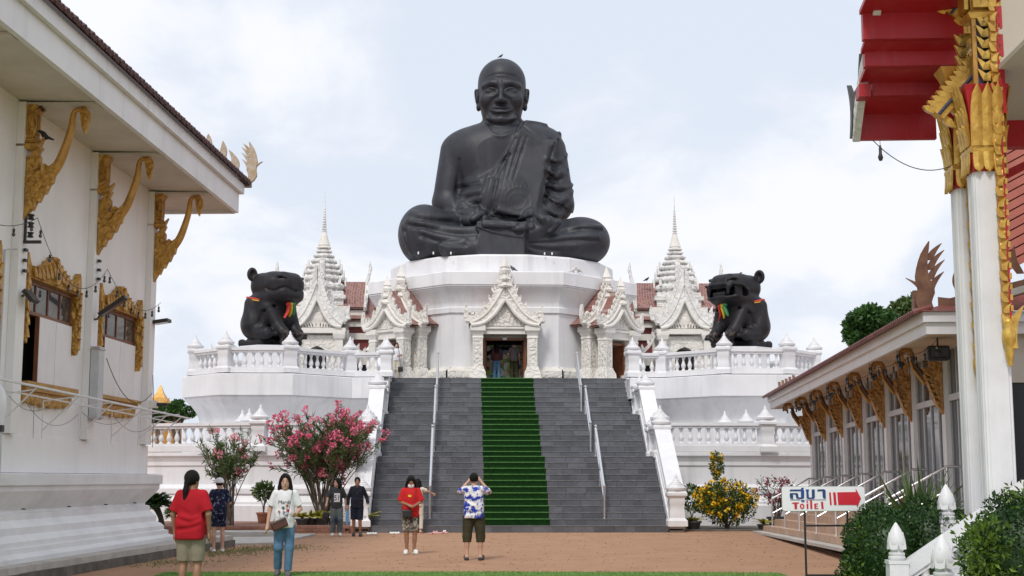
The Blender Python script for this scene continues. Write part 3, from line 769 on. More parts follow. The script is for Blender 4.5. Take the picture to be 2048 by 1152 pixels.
# ---------------------------------------------------------------- central shrine drum
FZ = 5.42
DY = 60.6
shrine = thing('octagonal_shrine', 'white octagonal shrine with carved gabled porches under the giant monk statue', 'shrine', (XC, DY, 0))
AP = 5.2
oct_ = ngon(8, AP)
# faces: index of edge (j -> j+1) whose mid-angle is -90 (front), -135, -45
DOORS = {-90: (.86, 1.70), -135: (.62, 1.62), -45: (.62, 1.62)}
g = MB()
for j in range(8):
    a, b = Vector((*oct_[j], 0)), Vector((*oct_[(j + 1) % 8], 0)); mid = (a + b) / 2; an = round(math.degrees(math.atan2(mid.y, mid.x)))
    if an in DOORS:
        w, h = DOORS[an]; d = (b - a).normalized(); p, q = mid - d * w, mid + d * w; zt = FZ + h
        for s_, e_, z0, z1 in ((a, p, FZ - .1, 8.15), (q, b, FZ - .1, 8.15), (p, q, zt, 8.15)):
            g.add([(s_.x, s_.y, z0), (e_.x, e_.y, z0), (e_.x, e_.y, z1), (s_.x, s_.y, z1)], [(0, 1, 2, 3)])
        n_ = Vector((d.y, -d.x, 0)) * -.4
        for s_ in (p, q): g.add([(s_.x, s_.y, FZ - .1), (s_.x + n_.x, s_.y + n_.y, FZ - .1), (s_.x + n_.x, s_.y + n_.y, zt), (s_.x, s_.y, zt)], [(0, 1, 2, 3)])
        g.add([(p.x, p.y, zt), (q.x, q.y, zt), (q.x + n_.x, q.y + n_.y, zt), (p.x + n_.x, p.y + n_.y, zt)], [(0, 1, 2, 3)])
    else:
        g.add([(a.x, a.y, FZ - .1), (b.x, b.y, FZ - .1), (b.x, b.y, 8.15), (a.x, a.y, 8.15)], [(0, 1, 2, 3)])
g.build('wall', M['white'], shrine, smooth=False)
MB().sweep(oct_, [(0, 8.15), (.07, 8.16), (.07, 8.36), (.03, 8.40), (.03, 8.52), (.06, 8.60), (.13, 8.78), (.25, 8.98), (.36, 9.12), (.36, 9.17), (.42, 9.18), (.42, 9.235)], True, False).build('cove', M['white'], shrine, ang=22)
MB().sweep(oct_, [(.45, 9.24), (.45, 9.74), (.40, 9.78), (-.9, 9.84)], True, False).build('cornice', M['white'], shrine, smooth=False)
MB().sweep(ngon(16, 4.78), [(0, 9.7), (0, 10.52), (-.06, 10.60), (-3, 10.62)], True, True).build('statue_plinth', M['white'], shrine, smooth=False)
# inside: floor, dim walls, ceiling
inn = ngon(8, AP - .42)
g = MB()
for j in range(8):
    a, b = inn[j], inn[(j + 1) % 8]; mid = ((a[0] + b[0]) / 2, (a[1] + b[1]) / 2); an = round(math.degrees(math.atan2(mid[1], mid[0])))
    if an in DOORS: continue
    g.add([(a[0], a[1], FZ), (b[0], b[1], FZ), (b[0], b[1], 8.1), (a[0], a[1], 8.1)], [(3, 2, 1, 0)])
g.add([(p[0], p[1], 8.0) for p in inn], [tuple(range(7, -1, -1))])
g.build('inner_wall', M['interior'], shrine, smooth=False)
MB().add([(p[0], p[1], FZ + .004) for p in ngon(8, AP + .9)], [tuple(range(8))]).build('floor', M['slate'], shrine, smooth=False)
# carved stone base course between the porches
for an in (-90, -135, -45, 180, 0):
    q = Matrix.Rotation(R(an + 90), 4, 'Z'); hw = AP * math.tan(R(22.5))
    for s_ in (-1, 1):
        x0, x1 = (1.28, hw + .10) if an == -90 else (1.15, hw + .10)
        if an in (180, 0): x0 = 0
        rr = [(-.30, 0), (-.30, .10), (-.34, .14), (-.34, .40), (-.27, .46), (-.16, .50), (-.10, .56), (0, .58)]
        g = MB(); g.loft([[(s_ * x0, -AP + y, FZ + z) for y, z in rr], [(s_ * x1, -AP + y, FZ + z) for y, z in rr]], False, False, False); 
        m0 = g.xf(q).build('base_course', M['cream'], shrine, ang=25)
        g = MB()
        for i in range(max(1, int((x1 - x0) / .34))):
            cx = s_ * (x0 + .2 + .34 * i)
            for k, (rr_, y_) in enumerate(((.13, .02), (.085, .035), (.04, .05))):
                g.prism([(rr_ * math.cos(t * .785) * 1.0, rr_ * math.sin(t * .785)) for t in range(8)], .02, (cx, -AP - .34 - y_ * .5, FZ + .27), (1, 0, 0), (0, 0, 1))
        if g.v: g.xf(q).build('medallions', M['cream_plain'], m0, smooth=False)

G_OUT = [(.02, 9.75), (.10, 9.60), (.18, 9.40), (.31, 9.12), (.47, 8.80), (.68, 8.44), (1.02, 8.08), (1.45, 7.76)]
G_IN = [(0, 8.52), (.14, 8.32), (.33, 8.03), (.52, 7.83), (.73, 7.66), (.98, 7.56), (1.30, 7.52)]
def gable(par, D, s, back, z0=7.56, mat=None, roof=True, spike=True, roofmat=None, nfl=9, nm='gable_board', dz=0.0, sz=None):
    """curved bargeboard with flames, horns and a spike, at distance D in front of the centre; back = roof depth"""
    mat = mat or M['cream']
    sz = sz or s; f = lambda p: (p[0] * s, z0 + dz + (p[1] - z0) * sz)
    O = [f(p) for p in spline(G_OUT, 18)]; I = [f(p) for p in spline(G_IN, 18)]
    g = MB(); t = .22 * s
    for sx in (-1, 1):
        o_, i_ = [(sx * x, z) for x, z in O], [(sx * x, z) for x, z in I]
        for k in range(17):
            quad = [o_[k], o_[k + 1], i_[k + 1], i_[k]]
            g.loft([[(p[0], -D, p[1]) for p in quad], [(p[0], -D + t, p[1]) for p in quad]])
    board = g.build(nm, mat, par, ang=30)
    g = MB()                                      # smooth ribs along the inner edge
    for sx in (-1, 1):
        g.tube([(sx * (x + .03 * s), -D - .02, z + .05 * s) for x, z in I], .085 * s, 8)
        g.tube([(sx * lerp(x, xo, .52), -D - .015, lerp(z, zo, .52)) for (x, z), (xo, zo) in zip(I, O)], .045 * s, 6)
    g.build('rib', M['cream_plain'], board)
    for sx in (-1, 1):
        for i in range(nfl):
            u = (i + .6) / nfl; k = int(u * 16); x, z = O[k]; dx, dz_ = O[k + 1][0] - x, O[k + 1][1] - z; L = math.hypot(dx, dz_)
            nx, nz = -dz_ / L, dx / L; nx, nz = abs(nx), abs(nz)
            hgt = (.20 + .05 * (i % 2)) * s
            up = Vector((sx * nx * .75, 0, nz * .75 + .55)).normalized(); side = Vector((up.z, 0, -up.x))
            MB().prism(flame(hgt, .10 * s, -.25 * sx, 6), .07 * s, (sx * x, -D + t * .4, z - .02), side, up).build('flame', mat, board)
        x, z = O[-1]                              # horn at the eave end
        for q, (h_, w_, lean, ox) in enumerate(((.74, .20, .10, .0), (.46, .16, -.2, -.16), (.34, .14, -.3, -.30))):
            MB().prism(flame(h_ * s, w_ * s, lean * sx, 8), .12 * s, (sx * (x + ox * s), -D + t * .4, z - .06 * s + abs(ox) * .3 * s), (1, 0, 0), (0, 0, 1)).build('horn', mat, board)
        MB().lathe([(0, 0), (.10 * s, .02), (.14 * s, .08 * s), (.12 * s, .16 * s), (.05 * s, .2 * s), (0, .21 * s)], 8, (sx * (x - .02), -D + t * .4, z - .12 * s)).build('boss', mat, board)
    if spike:
        zt = O[0][1]
        MB().sq([(.05 * s, -.25 * s), (.14 * s, -.12 * s), (.17 * s, .0), (.12 * s, .10 * s), (.155 * s, .14 * s), (.10 * s, .30 * s), (.0, .62 * s)], (0, -D + t * .5, zt), math.pi / 4).build('spike', M['cream_plain'], board, smooth=False)
        for zz, r_ in ((-.42, .15), (-.7, .20)):
            MB().sq([(r_ * s, 0), (r_ * 1.2 * s, .07 * s), (r_ * .8 * s, .16 * s), (.02, .3 * s)], (0, -D + t * .3, zt + zz * s), math.pi / 4).build('boss', mat, board, smooth=False)
    if roof:
        g = MB(); prof_ = [(-x + .02, z - .06 * s) for x, z in O[::-1]] + [(x - .02, z - .06 * s) for x, z in O[1:]]
        th = .07
        r1 = [(x, -D + t + .003, z) for x, z in prof_]; r2 = [(x, -back, z) for x, z in prof_]
        g.loft([r1, r2], False, False, False); g.loft([[(x, y, z - th) for x, y, z in r2], [(x, y, z - th) for x, y, z in r1]], False, False, False)
        g.build('roof_tiles', roofmat or M['smalltile'], board, ang=60)
    return board
def pillar(par, x, D, w, z0, z1, capw, nm='pillar'):
    h = z1 - z0
    p = MB().sq([(w * 1.75, 0), (w * 1.75, .10), (w * 1.62, .14), (w * 1.5, .34), (w * 1.2, .46), (w * 1.12, .54), (w, .56), (w, h - .50)], (x, -D, z0)).build(nm, M['cream'], par, ang=30)
    MB().sq([(w, -.50), (w * 1.12, -.48), (w * 1.05, -.44), (w * 1.0, -.40), (w * 1.25, -.26), (capw, -.20), (capw, .0)], (x, -D, z1)).build('capital', M['cream_plain'], p, ang=30)
    for sx in (-1, 1): MB().box((x + sx * w * .86, -D - w - .006, z0 + .56 + (h - 1.06) / 2), (w * .16, .03, h - 1.1)).build('fluting', M['cream_plain'], p, smooth=False)
    return p
def porch(an, D, label_parts=True):
    frt = an == -90
    w, h = DOORS[an]; rz = R(an + 90)
    g = MB()                                         # lintel and door surround: the porch body
    zt = FZ + h
    g.bx(-w - .02, w + .02, -D + .16, -AP, zt + .12, zt + .42)
    body = g.build('porch', M['cream_plain'], shrine, rz=rz, smooth=False)
    for sx in (-1, 1):
        pillar(body, sx * (w + .21), D - .26, .20, FZ, 7.56, .30)
        if not frt: pillar(body, sx * (w + .34), D - .98, .22, FZ, 7.66, .33)
        MB().bx(sx * (w + .02), sx * (w + .10), -D + .5, -AP + .02, FZ, 7.5).build('side_wall', M['cream_plain'], body, smooth=False)
    # pediment panel
    tri = [(-1.0, 7.50)] + [(-x, z - .05) for x, z in spline(G_IN, 8)[::-1][1:]] + [(x, z - .05) for x, z in spline(G_IN, 8)[1:-1]] + [(1.0, 7.50)]
    ped = MB().prism(tri, .12, (0, -D + .22, 0), (1, 0, 0), (0, 0, 1)).build('pediment', M['cream'], body, smooth=False)
    for i in range(5):
        for sx in (-1, 1):
            MB().prism(flame(.26 + .1 * (2 - i % 3), .16, .3 * sx, 7), .06, (sx * (.10 + .15 * i), -D + .15, 7.56), (1, 0, 0), (0, 0, 1)).build('relief_leaf', M['cream'], ped)
    MB().bx(-w - .4, w + .4, -D + .08, -D + .34, 7.44, 7.52).build('architrave', M['cream_plain'], body, smooth=False)
    gable(body, D, 1.0 if frt else .93, AP - .1 if frt else D - .75, sz=None if frt else .74)
    if not frt: gable(body, D - .72, 1.04, AP - .2, dz=.06, sz=.90)
    # timber door frame with leaves folded back
    fr = MB(); y0 = -D + .42 if not frt else -AP - .30
    fr.bx(-w, -w + .09, y0, y0 + .16, FZ, zt).bx(w - .09, w, y0, y0 + .16, FZ, zt).bx(-w + .09, w - .09, y0, y0 + .16, zt - .09, zt)
    f = fr.build('door_frame', M['wood'], body, smooth=False)
    for sx in (-1, 1): MB().box((sx * (w - .12), y0 + .45, FZ + h / 2 - .05), (.05, .55, h - .12), sx * .06).build('door_leaf', M['wood'], f, smooth=False)
    if not frt: MB().bx(-w + .1, w - .1, y0 + .75, y0 + .80, FZ, zt).build('doorway_shade', M['dark'], f, smooth=False)  # near-black panel painted as the shade inside the side doorway
    if frt: MB().box((0, y0 - .02, zt - .03), (.16, .05, .09)).build('number_plate', M['white_clean'], f, smooth=False)
porch(-90, 6.1); porch(-135, 6.75); porch(-45, 6.75)
# painted panel inside, opposite the main door
def mural_material():
    m = bpy.data.materials.new('painted_mural'); m.use_nodes = True; t = m.node_tree; N = t.nodes
    b = N['Principled BSDF']; b.inputs['Roughness'].default_value = .5
    tcn = N.new('ShaderNodeTexCoord'); v = N.new('ShaderNodeTexVoronoi'); v.inputs['Scale'].default_value = 5.5
    t.links.new(tcn.outputs['Object'], v.inputs['Vector']); r = N.new('ShaderNodeValToRGB'); r.color_ramp.interpolation = 'CONSTANT'
    sepc = N.new('ShaderNodeSeparateColor'); t.links.new(v.outputs['Color'], sepc.inputs[0]); t.links.new(sepc.outputs[0], r.inputs[0])
    cols = [(0, (.05, .08, .03)), (.14, (.40, .60, .10)), (.30, (.75, .62, .42)), (.48, (.85, .84, .80)), (.64, (.08, .34, .75)), (.78, (.20, .48, .14)), (.9, (.55, .20, .10))]
    e = r.color_ramp.elements
    while len(e) < len(cols): e.new(.5)
    for q, (p_, c_) in zip(e, cols): q.position = p_; q.color = (*c_, 1)
    t.links.new(r.outputs[0], b.inputs['Base Color']); return m
M['mural'] = mural_material()
mu = thing('painted_screen', 'colourful painted screen with a dark round arch inside the shrine door', 'painting', (XC, DY - 4.15, FZ))
MB().bx(-1.6, 1.6, 0, .06, 0, 1.55).build('panel', M['mural'], mu, smooth=False)
g = MB(); ringo = [(.02 + .98 * math.cos(a), .62 + .80 * math.sin(a)) for a in np.linspace(-.6, math.pi + .6, 22)]
g.tube([(x, -.03, z) for x, z in ringo], .075, 8); g.build('arch_frame', M['dark'], mu)
MB().bx(-1.7, 1.7, -.05, .1, 1.55, 1.75).build('header', M['dark'], mu, smooth=False)
ba = thing('window_slit_frame', 'white barred panel just inside the right of the shrine door', 'window', (XC + .72, DY - 4.4, FZ))
g = MB(); g.bx(-.05, .05, -.02, .02, 0, 1.3).build('panel', M['white_clean'], ba, smooth=False)
for i in range(5): MB().bx(-.06, .06, -.035, -.02, .12 + .27 * i, .15 + .27 * i).build('bar', M['dark'], ba, smooth=False)
# ---------------------------------------------------------------- giant seated monk
def monk():
    t = thing('monk_statue', 'giant black statue of a bald seated monk in robes atop the white shrine', 'statue', (XC, 59, 10.6))
    ox = np.array([XC, 59, 10.6])
    def S(zx, zy, Y): return np.array(at(780 + zx * .3905, 90 + zy * .3906, Y)) - ox
    s = SDF((-4.75, -3.1, -.12), (4.75, 2.9, 9.45), .037)
    # torso
    s.ell((0, .95, 4.5), (2.15, 1.25, 2.0))
    s.ell((0, .55, 2.6), (1.95, 1.5, 1.5), k=.5)
    s.cap((-1.55, .95, 5.35), (1.55, .95, 5.35), .80, k=.5)
    s.cap((0, .95, 5.9), (-1.7, .95, 5.35), .72, .66, k=.4); s.cap((0, .95, 5.9), (1.7, .95, 5.4), .72, .70, k=.4)
    s.ell((0, .30, 4.80), (1.8, .75, 1.2), k=.9)
    s.ell((0, .02, 2.9), (1.5, .9, 1.1), k=.5)
    # arms
    s.cap((-2.0, .95, 5.2), (-2.42, .70, 2.9), .70, .60, k=.25)
    s.cap((-2.42, .70, 2.85), (-1.15, -.85, 1.95), .56, .36, k=.2)
    s.cap((2.0, .95, 5.25), (2.36, .72, 2.8), .74, .72, k=.25)
    s.cap((2.36, .65, 2.6), (1.2, -.95, 1.85), .56, .36, k=.2)
    # legs: thighs, knees, shins
    s.cap((-1.1, .7, 1.15), (-3.15, -.75, 1.25), 1.05, 1.08, k=.3)
    s.ell((-3.35, -.95, 1.15), (1.05, 1.25, 1.28), k=.3)
    s.cap((-3.1, -1.5, .75), (-.6, -2.05, .70), .74, .58, k=.25)
    s.cap((1.1, .7, 1.0), (3.1, -.65, 1.0), 1.0, .95, k=.3)
    s.ell((3.47, -.85, .92), (1.05, 1.2, 1.0), k=.3)
    s.cap((3.1, -1.5, .62), (.8, -1.7, .75), .62, .58, k=.25)
    s.box((0, -.5, .5), (2.4, 1.6, .55), .3, k=.3)
    # hanging cloth panel between the shins
    s.box(S(567, 1003, 56.45) + (0, .12, 0), (.99, .22, .80), .05, rot=(-.10, .01, 0), k=.04)
    s.path([S(450, 930, 56.38), S(520, 955, 56.36), S(600, 972, 56.36), S(680, 983, 56.36), S(688, 950, 56.38)], .045, k=.03)
    # feet
    a, b = S(425, 1040, 56.7), S(290, 1042, 56.5); s.cap(a, b, .40, .30, k=.12); s.ell(S(268, 1028, 56.42), (.20, .22, .20), k=.08)
    for i in range(4): s.ell(S(262 + 7 * i, 1048 + 9 * i, 56.40), (.13, .16, .09), k=.04)
    a, b = S(720, 968, 56.85), S(830, 925, 56.75); s.cap(a, b, .36, .27, k=.1); s.ell(S(850, 913, 56.70), (.24, .22, .19), rot=(0, -.4, 0), k=.06)
    for i in range(4): s.ell(S(842 - 8 * i, 932 + 8 * i, 56.62), (.15, .15, .09), rot=(0, -.4, 0), k=.03)
    # ---- drapery: folds laid on the surface as it stands
    def F(zx, zy, inset=.0):
        o_ = S(zx, zy, 55.0); e_ = S(zx, zy, 62.5); best = None
        for q in np.linspace(0, 1, 330):
            p = o_ + (e_ - o_) * q; i = np.round((p - s.lo) / s.res).astype(int)
            if (i < 0).any() or (i >= s.n).any(): continue
            if s.D[tuple(i)] < 0: best = p; break
        if best is None: return None
        return best + (e_ - o_) / np.linalg.norm(e_ - o_) * inset
    def fold(pts, r, k=.12, op='u', inset=None, n=9):
        inset = (.55 * np.max(r) if op == 'u' else -.25 * np.max(r)) if inset is None else inset
        P, Rr = [], []
        q = spline([(x, y, rr) for (x, y), rr in zip(pts, r if hasattr(r, '__len__') else [r] * len(pts))], n)
        for x, y, rr in q:
            p = F(x, y, inset)
            if p is not None and (not P or np.linalg.norm(p - P[-1]) < 1.1): P.append(p); Rr.append(max(.01, rr))
        if len(P) > 1: s.path(P, Rr, k=k, op=op)
    def layer(poly, thick, back=1.2):
        """cloth: the skin thickened inside an outline"""
        D = s.D; idx = np.argwhere(np.abs(D) < thick + .12); P = s.lo + idx * s.res
        W = P + ox - np.array([CAMX, 0, CAMH]); w = W @ _f
        zx = ((1024 + FPX * (W @ _r) / w) - 780) / .3905; zy = ((576 - FPX * (W @ _u) / w) - 90) / .3906
        d2 = np.full(len(P), 1e9); ins = np.zeros(len(P), bool); n = len(poly)
        for i in range(n):
            (x1, y1), (x2, y2) = poly[i - 1], poly[i]; ex, ey = x2 - x1, y2 - y1
            t_ = np.clip(((zx - x1) * ex + (zy - y1) * ey) / (ex * ex + ey * ey), 0, 1)
            d2 = np.minimum(d2, (zx - x1 - ex * t_) ** 2 + (zy - y1 - ey * t_) ** 2)
            c = ((y1 > zy) != (y2 > zy)) & (zx < (x2 - x1) * (zy - y1) / (y2 - y1 + 1e-9) + x1); ins ^= c
        d = np.where(ins, -1, 1) * np.sqrt(d2) * .0081
        d = np.maximum(d, P[:, 1] - back)
        cur = D[idx[:, 0], idx[:, 1], idx[:, 2]]; lay = np.maximum(cur - thick, d); k = .03
        h_ = np.maximum(k - np.abs(cur - lay), 0) / k
        D[idx[:, 0], idx[:, 1], idx[:, 2]] = np.minimum(cur, lay) - h_ * h_ * k / 4
    # robe over the chest and the whole covered arm
    layer([(672, 385), (640, 455), (596, 545), (520, 655), (488, 720), (452, 800), (440, 858), (530, 858), (745, 862), (800, 790), (870, 815), (915, 845), (936, 864), (965, 864), (980, 700), (930, 520), (880, 440), (760, 380)], .07, 2.2)
    # sash hanging flat down the chest
    a, b = S(752, 480, 58.70), S(648, 880, 57.86)
    c = (a + b) / 2; L = np.linalg.norm(b - a) / 2 + .02
    lean = math.atan2(a[0] - b[0], a[2] - b[2]); tilt = math.atan2(a[1] - b[1], a[2] - b[2])
    s.box(c + (0, .25, 0), (.88, .26, L), .08, rot=(-tilt, lean, 0), k=.10)
    layer([(690, 392), (770, 400), (866, 440), (862, 478), (836, 520), (744, 884), (532, 862), (560, 720), (600, 560), (640, 470)], .085, .9)
    fold([(700, 396), (760, 404), (830, 424), (864, 442)], .10, .12); fold([(864, 445), (866, 470), (852, 490), (835, 530)], [.10, .11, .08, .05], .08)
    fold([(680, 410), (760, 470), (845, 484)], .035, .10, 's')
    fold([(640, 476), (602, 560), (566, 720), (536, 858)], .05, .03, 's', inset=.0, n=14); fold([(862, 486), (838, 530), (800, 680), (750, 874)], .06, .03, 's', inset=.0, n=14)
    for dx, r in ((24, .05), (52, .04)): fold([(650 + dx, 470), (612 + dx, 580), (580 + dx, 690)], [.02, r, .01], .06, 's', n=12)
    # neck hem and diagonal edge folds
    fold([(486, 405), (520, 455), (575, 470), (632, 448)], .06, .08)
    fold([(640, 470), (596, 560), (540, 640), (505, 672)], [.07, .08, .09, .08], .08)
    fold([(612, 560), (560, 610), (518, 672)], .06, .06, 's'); fold([(590, 590), (560, 640), (540, 676)], .05, .06, 's')
    fold([(505, 672), (478, 750), (450, 830), (445, 862)], .07, .06); fold([(548, 690), (530, 770), (520, 850)], .06, .08, 's'); fold([(575, 650), (550, 760), (528, 858)], .07, .06)
    fold([(520, 690), (500, 770), (488, 850)], .07, .10)
    fold([(450, 845), (490, 852), (525, 858)], .06, .05)
    # belly cloth on the bare-arm side
    for i, (z0, z1, z2) in enumerate(((712, 702, 694), (772, 758, 748), (826, 802, 786), (858, 866, 862))):
        fold([(348, z0), (405, z1), (462, z2)], [.08, .11, .09], .10); fold([(348, z0 + 26), (400, z1 + 25), (458, z2 + 26)], .05, .08, 's')
    fold([(356, 590), (352, 680), (342, 780), (334, 845)], [.03, .06, .08, .06], .16, 's')
    # sleeve drapery on the covered arm
    for zy, dr, x1, r in ((585, 6, 905, .07), (640, 26, 918, .10), (668, 12, 880, .06), (700, 34, 930, .08), (760, 44, 936, .11), (795, 30, 900, .06), (828, 40, 934, .09)):
        q = (zy - 556) / 300; w = 806 - 24 * q
        fold([(w, zy - 4), (lerp(w, x1, .4), zy + dr), (lerp(w, x1, .75), zy + dr * .8), (x1, zy - 26 + dr * .3)], [.04, r, r * .9, .03], .16)
        fold([(w, zy + 18), (lerp(w, x1, .4), zy + dr + 22), (lerp(w, x1, .75), zy + dr * .8 + 19), (x1 - 6, zy - 8 + dr * .3)], [.02, r * .6, r * .55, .02], .14, 's')
    fold([(832, 530), (812, 620), (792, 720), (765, 840)], [.07, .10, .12, .10], .12, 's')
    fold([(800, 716), (860, 728), (915, 728), (936, 708)], .09, .06)
    # cloth folds on the legs
    for pts, r in (([(95, 900), (200, 920), (330, 945), (440, 940)], .10), ([(110, 862), (230, 880), (330, 888), (430, 915)], .09), ([(160, 955), (260, 985), (380, 1000)], .08), ([(70, 930), (85, 1000), (120, 1070)], .10), ([(160, 1000), (190, 1040), (210, 1070)], .07)):
        fold(pts, r, .16); fold([(x + 5, y + 24) for x, y in pts], r * .6, .14, 's')
    for pts, r in (([(705, 1000), (800, 1000), (930, 985), (1060, 985)], .09), ([(705, 1022), (820, 1035), (950, 1032)], .09), ([(702, 1045), (760, 1072), (860, 1085)], .08), ([(880, 950), (980, 928), (1080, 935)], .07)):
        fold(pts, r, .16); fold([(x + 5, y + 15) for x, y in pts], r * .6, .12, 's')
    # patch and round emblem on the sash
    fold([(655 + 44 * math.cos(q), 800 + 42 * math.sin(q)) for q in np.linspace(0, 6.3, 10)], .03, .04, n=22)
    fold([(588, 858), (590, 775), (622, 738), (655, 730), (690, 738), (722, 775), (722, 845)], .03, .04, n=20); fold([(580, 868), (650, 868), (725, 864)], .03, .04)
    for q in range(7): fold([(592 + 20 * q, 728 + 6 * abs(3 - q)), (590 + 21 * q, 705 + 8 * abs(3 - q))], .02, .04)
    # hands resting palm up in the lap, fingers laid one over the other
    fold([(398, 900), (432, 902), (470, 903)], [.27, .29, .26], .10, inset=.10)
    fold([(808, 905), (775, 908), (735, 910)], [.27, .29, .26], .10, inset=.10)
    for i in range(4): fold([(728, 900 + 11 * i), (650, 915 + 9 * i), (588 + 16 * i, 926 + 7 * i)], [.115, .11, .07], .02, inset=.0)
    for i in range(4): fold([(484, 886 + 11 * i), (580, 892 + 11 * i), (676 - 12 * i, 888 + 13 * i)], [.12, .115, .075], .02, inset=-.03)
    fold([(428, 893), (466, 866), (515, 868), (562, 878)], [.16, .15, .13, .09], .03, inset=.0)
    fold([(782, 892), (745, 868), (702, 876), (664, 888)], [.16, .15, .13, .09], .03, inset=.0)
    for i in range(3): fold([(478, 892 + 11 * i), (575, 898 + 11 * i), (660 - 10 * i, 896 + 13 * i)], [.03, .035, .02], .03, 's', inset=-.05)
    # ---------------- head
    H = np.array([-.02, .62, 7.70])
    yw = Matrix.Rotation(R(-3), 3, 'Z')
    def h(x, y, z): return np.array(yw @ Vector((x, y, z))) + H
    s.cap(h(0, .1, -1.0), h(0, .35, -2.3), .80, 1.0, k=.2)
    hd = SDF(s.lo, s.lo + s.res * (s.n - 1), s.res); hd.n = s.n; hd.D = np.full(s.n, 9, np.float32); hd.ax = s.ax
    hd.ell(h(0, .18, .54), (1.05, 1.20, 1.08)); hd.ell(h(0, -.06, -.18), (.99, .98, 1.05), k=.35)
    hd.ell(h(0, -.20, -.92), (.84, .76, .72), k=.35)
    hd.ell(h(0, -.74, -1.34), (.46, .28, .24), k=.22)
    f_ = lambda x, y, z: h(x * 1.10, y, z - .20)
    for e in (-1, 1):
        hd.ell(f_(e * .55, -.72, -.26), (.34, .28, .28), k=.3)                        # cheek
        hd.path([f_(e * .12, -1.02, .38), f_(e * .38, -1.00, .44), f_(e * .74, -.76, .34)], [.05, .065, .04], k=.26)   # brow
        hd.ell(f_(e * .42, -1.12, .13), (.33, .18, .13), k=.2, op='s')               # socket
        hd.ell(f_(e * .41, -.90, .07), (.25, .12, .115), k=.03)
        hd.path([f_(e * .15, -1.00, .06), f_(e * .28, -1.02, .18), f_(e * .45, -1.0, .20), f_(e * .66, -.84, .06)], .045, k=.04)   # upper lid
        hd.path([f_(e * .17, -1.0, .03), f_(e * .30, -1.0, -.05), f_(e * .46, -.97, -.05), f_(e * .63, -.85, .03)], .035, k=.04)
        hd.path([f_(e * .16, -1.02, -.06), f_(e * .34, -1.01, -.19), f_(e * .52, -.94, -.17), f_(e * .70, -.78, -.02)], .05, k=.08)  # bag
        for q in range(3): hd.path([f_(e * .74, -.80, .06 - .10 * q), f_(e * .90, -.56, .10 - .14 * q)], .022, k=.06, op='s')
        hd.ell(f_(e * .165, -1.13, -.41), (.115, .12, .09), k=.06)                     # nostril
        hd.ell(f_(e * .11, -1.26, -.51), (.06, .06, .04), k=.04, op='s')
        hd.path([f_(e * .28, -1.10, -.30), f_(e * .44, -1.02, -.50), f_(e * .56, -.88, -.76), f_(e * .54, -.82, -.98)], [.05, .07, .07, .03], k=.11, op='s')
        hd.path([f_(e * .38, -.99, -.76), f_(e * .47, -.92, -.90), f_(e * .48, -.84, -1.05)], .03, k=.08, op='s')
        hd.ell(f_(e * .46, -.84, -1.08), (.18, .14, .14), k=.15)
        hd.ell(h(e * 1.06, .12, -.14), (.13, .30, .42), rot=(.12, e * .16, e * .25), k=.06)    # ear
        hd.ell(h(e * 1.02, .02, -.58), (.10, .16, .18), k=.06)
        hd.ell(h(e * 1.18, -.06, -.10), (.07, .14, .22), k=.05, op='s')
        hd.path([f_(e * .09, -1.10, .24), f_(e * .07, -1.10, .50)], .03, k=.08, op='s')
    hd.path([f_(0, -1.00, .32), f_(0, -1.10, .05), f_(0, -1.22, -.22), f_(0, -1.25, -.38)], [.065, .08, .11, .13], k=.16)
    hd.path([f_(-.44, -.90, -.68), f_(-.20, -1.04, -.66), f_(0, -1.08, -.68), f_(.20, -1.04, -.66), f_(.44, -.90, -.68)], [.02, .055, .065, .055, .02], k=.10)
    hd.path([f_(-.40, -.91, -.74), f_(-.16, -1.03, -.86), f_(.16, -1.03, -.86), f_(.40, -.91, -.74)], [.02, .07, .07, .02], k=.10)
    hd.path([f_(-.48, -.92, -.66), f_(-.36, -.99, -.72), f_(-.15, -1.13, -.765), f_(.15, -1.13, -.765), f_(.36, -.99, -.72), f_(.48, -.92, -.66)], .03, k=.05, op='s')
    hd.path([f_(-.42, -.92, -1.0), f_(0, -1.06, -1.00), f_(.42, -.92, -1.0)], .05, k=.12, op='s')
    for z, w in ((.64, .60), (.80, .48)):
        hd.path([f_(-w - .14, -.80, z - .06), f_(-w * .4, -1.04, z + .02), f_(w * .4, -1.04, z + .02), f_(w + .14, -.80, z - .06)], .03, k=.10, op='s')
    k_ = .12; A, B = s.D, hd.D; q = np.maximum(k_ - np.abs(A - B), 0) / k_; s.D = np.minimum(A, B) - q * q * k_ / 4
    s.plane((0, 0, 0), (0, 0, -1), 0)
    s.build('body', M['bronze'], t)
    g = MB()
    for (zx, zy) in ((145, 1086), (222, 1090), (312, 1084), (792, 1082), (830, 1084)):
        p = S(zx, zy, 56.0); MB().lathe([(.02, 0), (.03, .02), (.03, .09), (.015, .11), (0, .115)], 8, (p[0], p[1], .0)).build('spotlight', M['slip_white'], t)
monk()

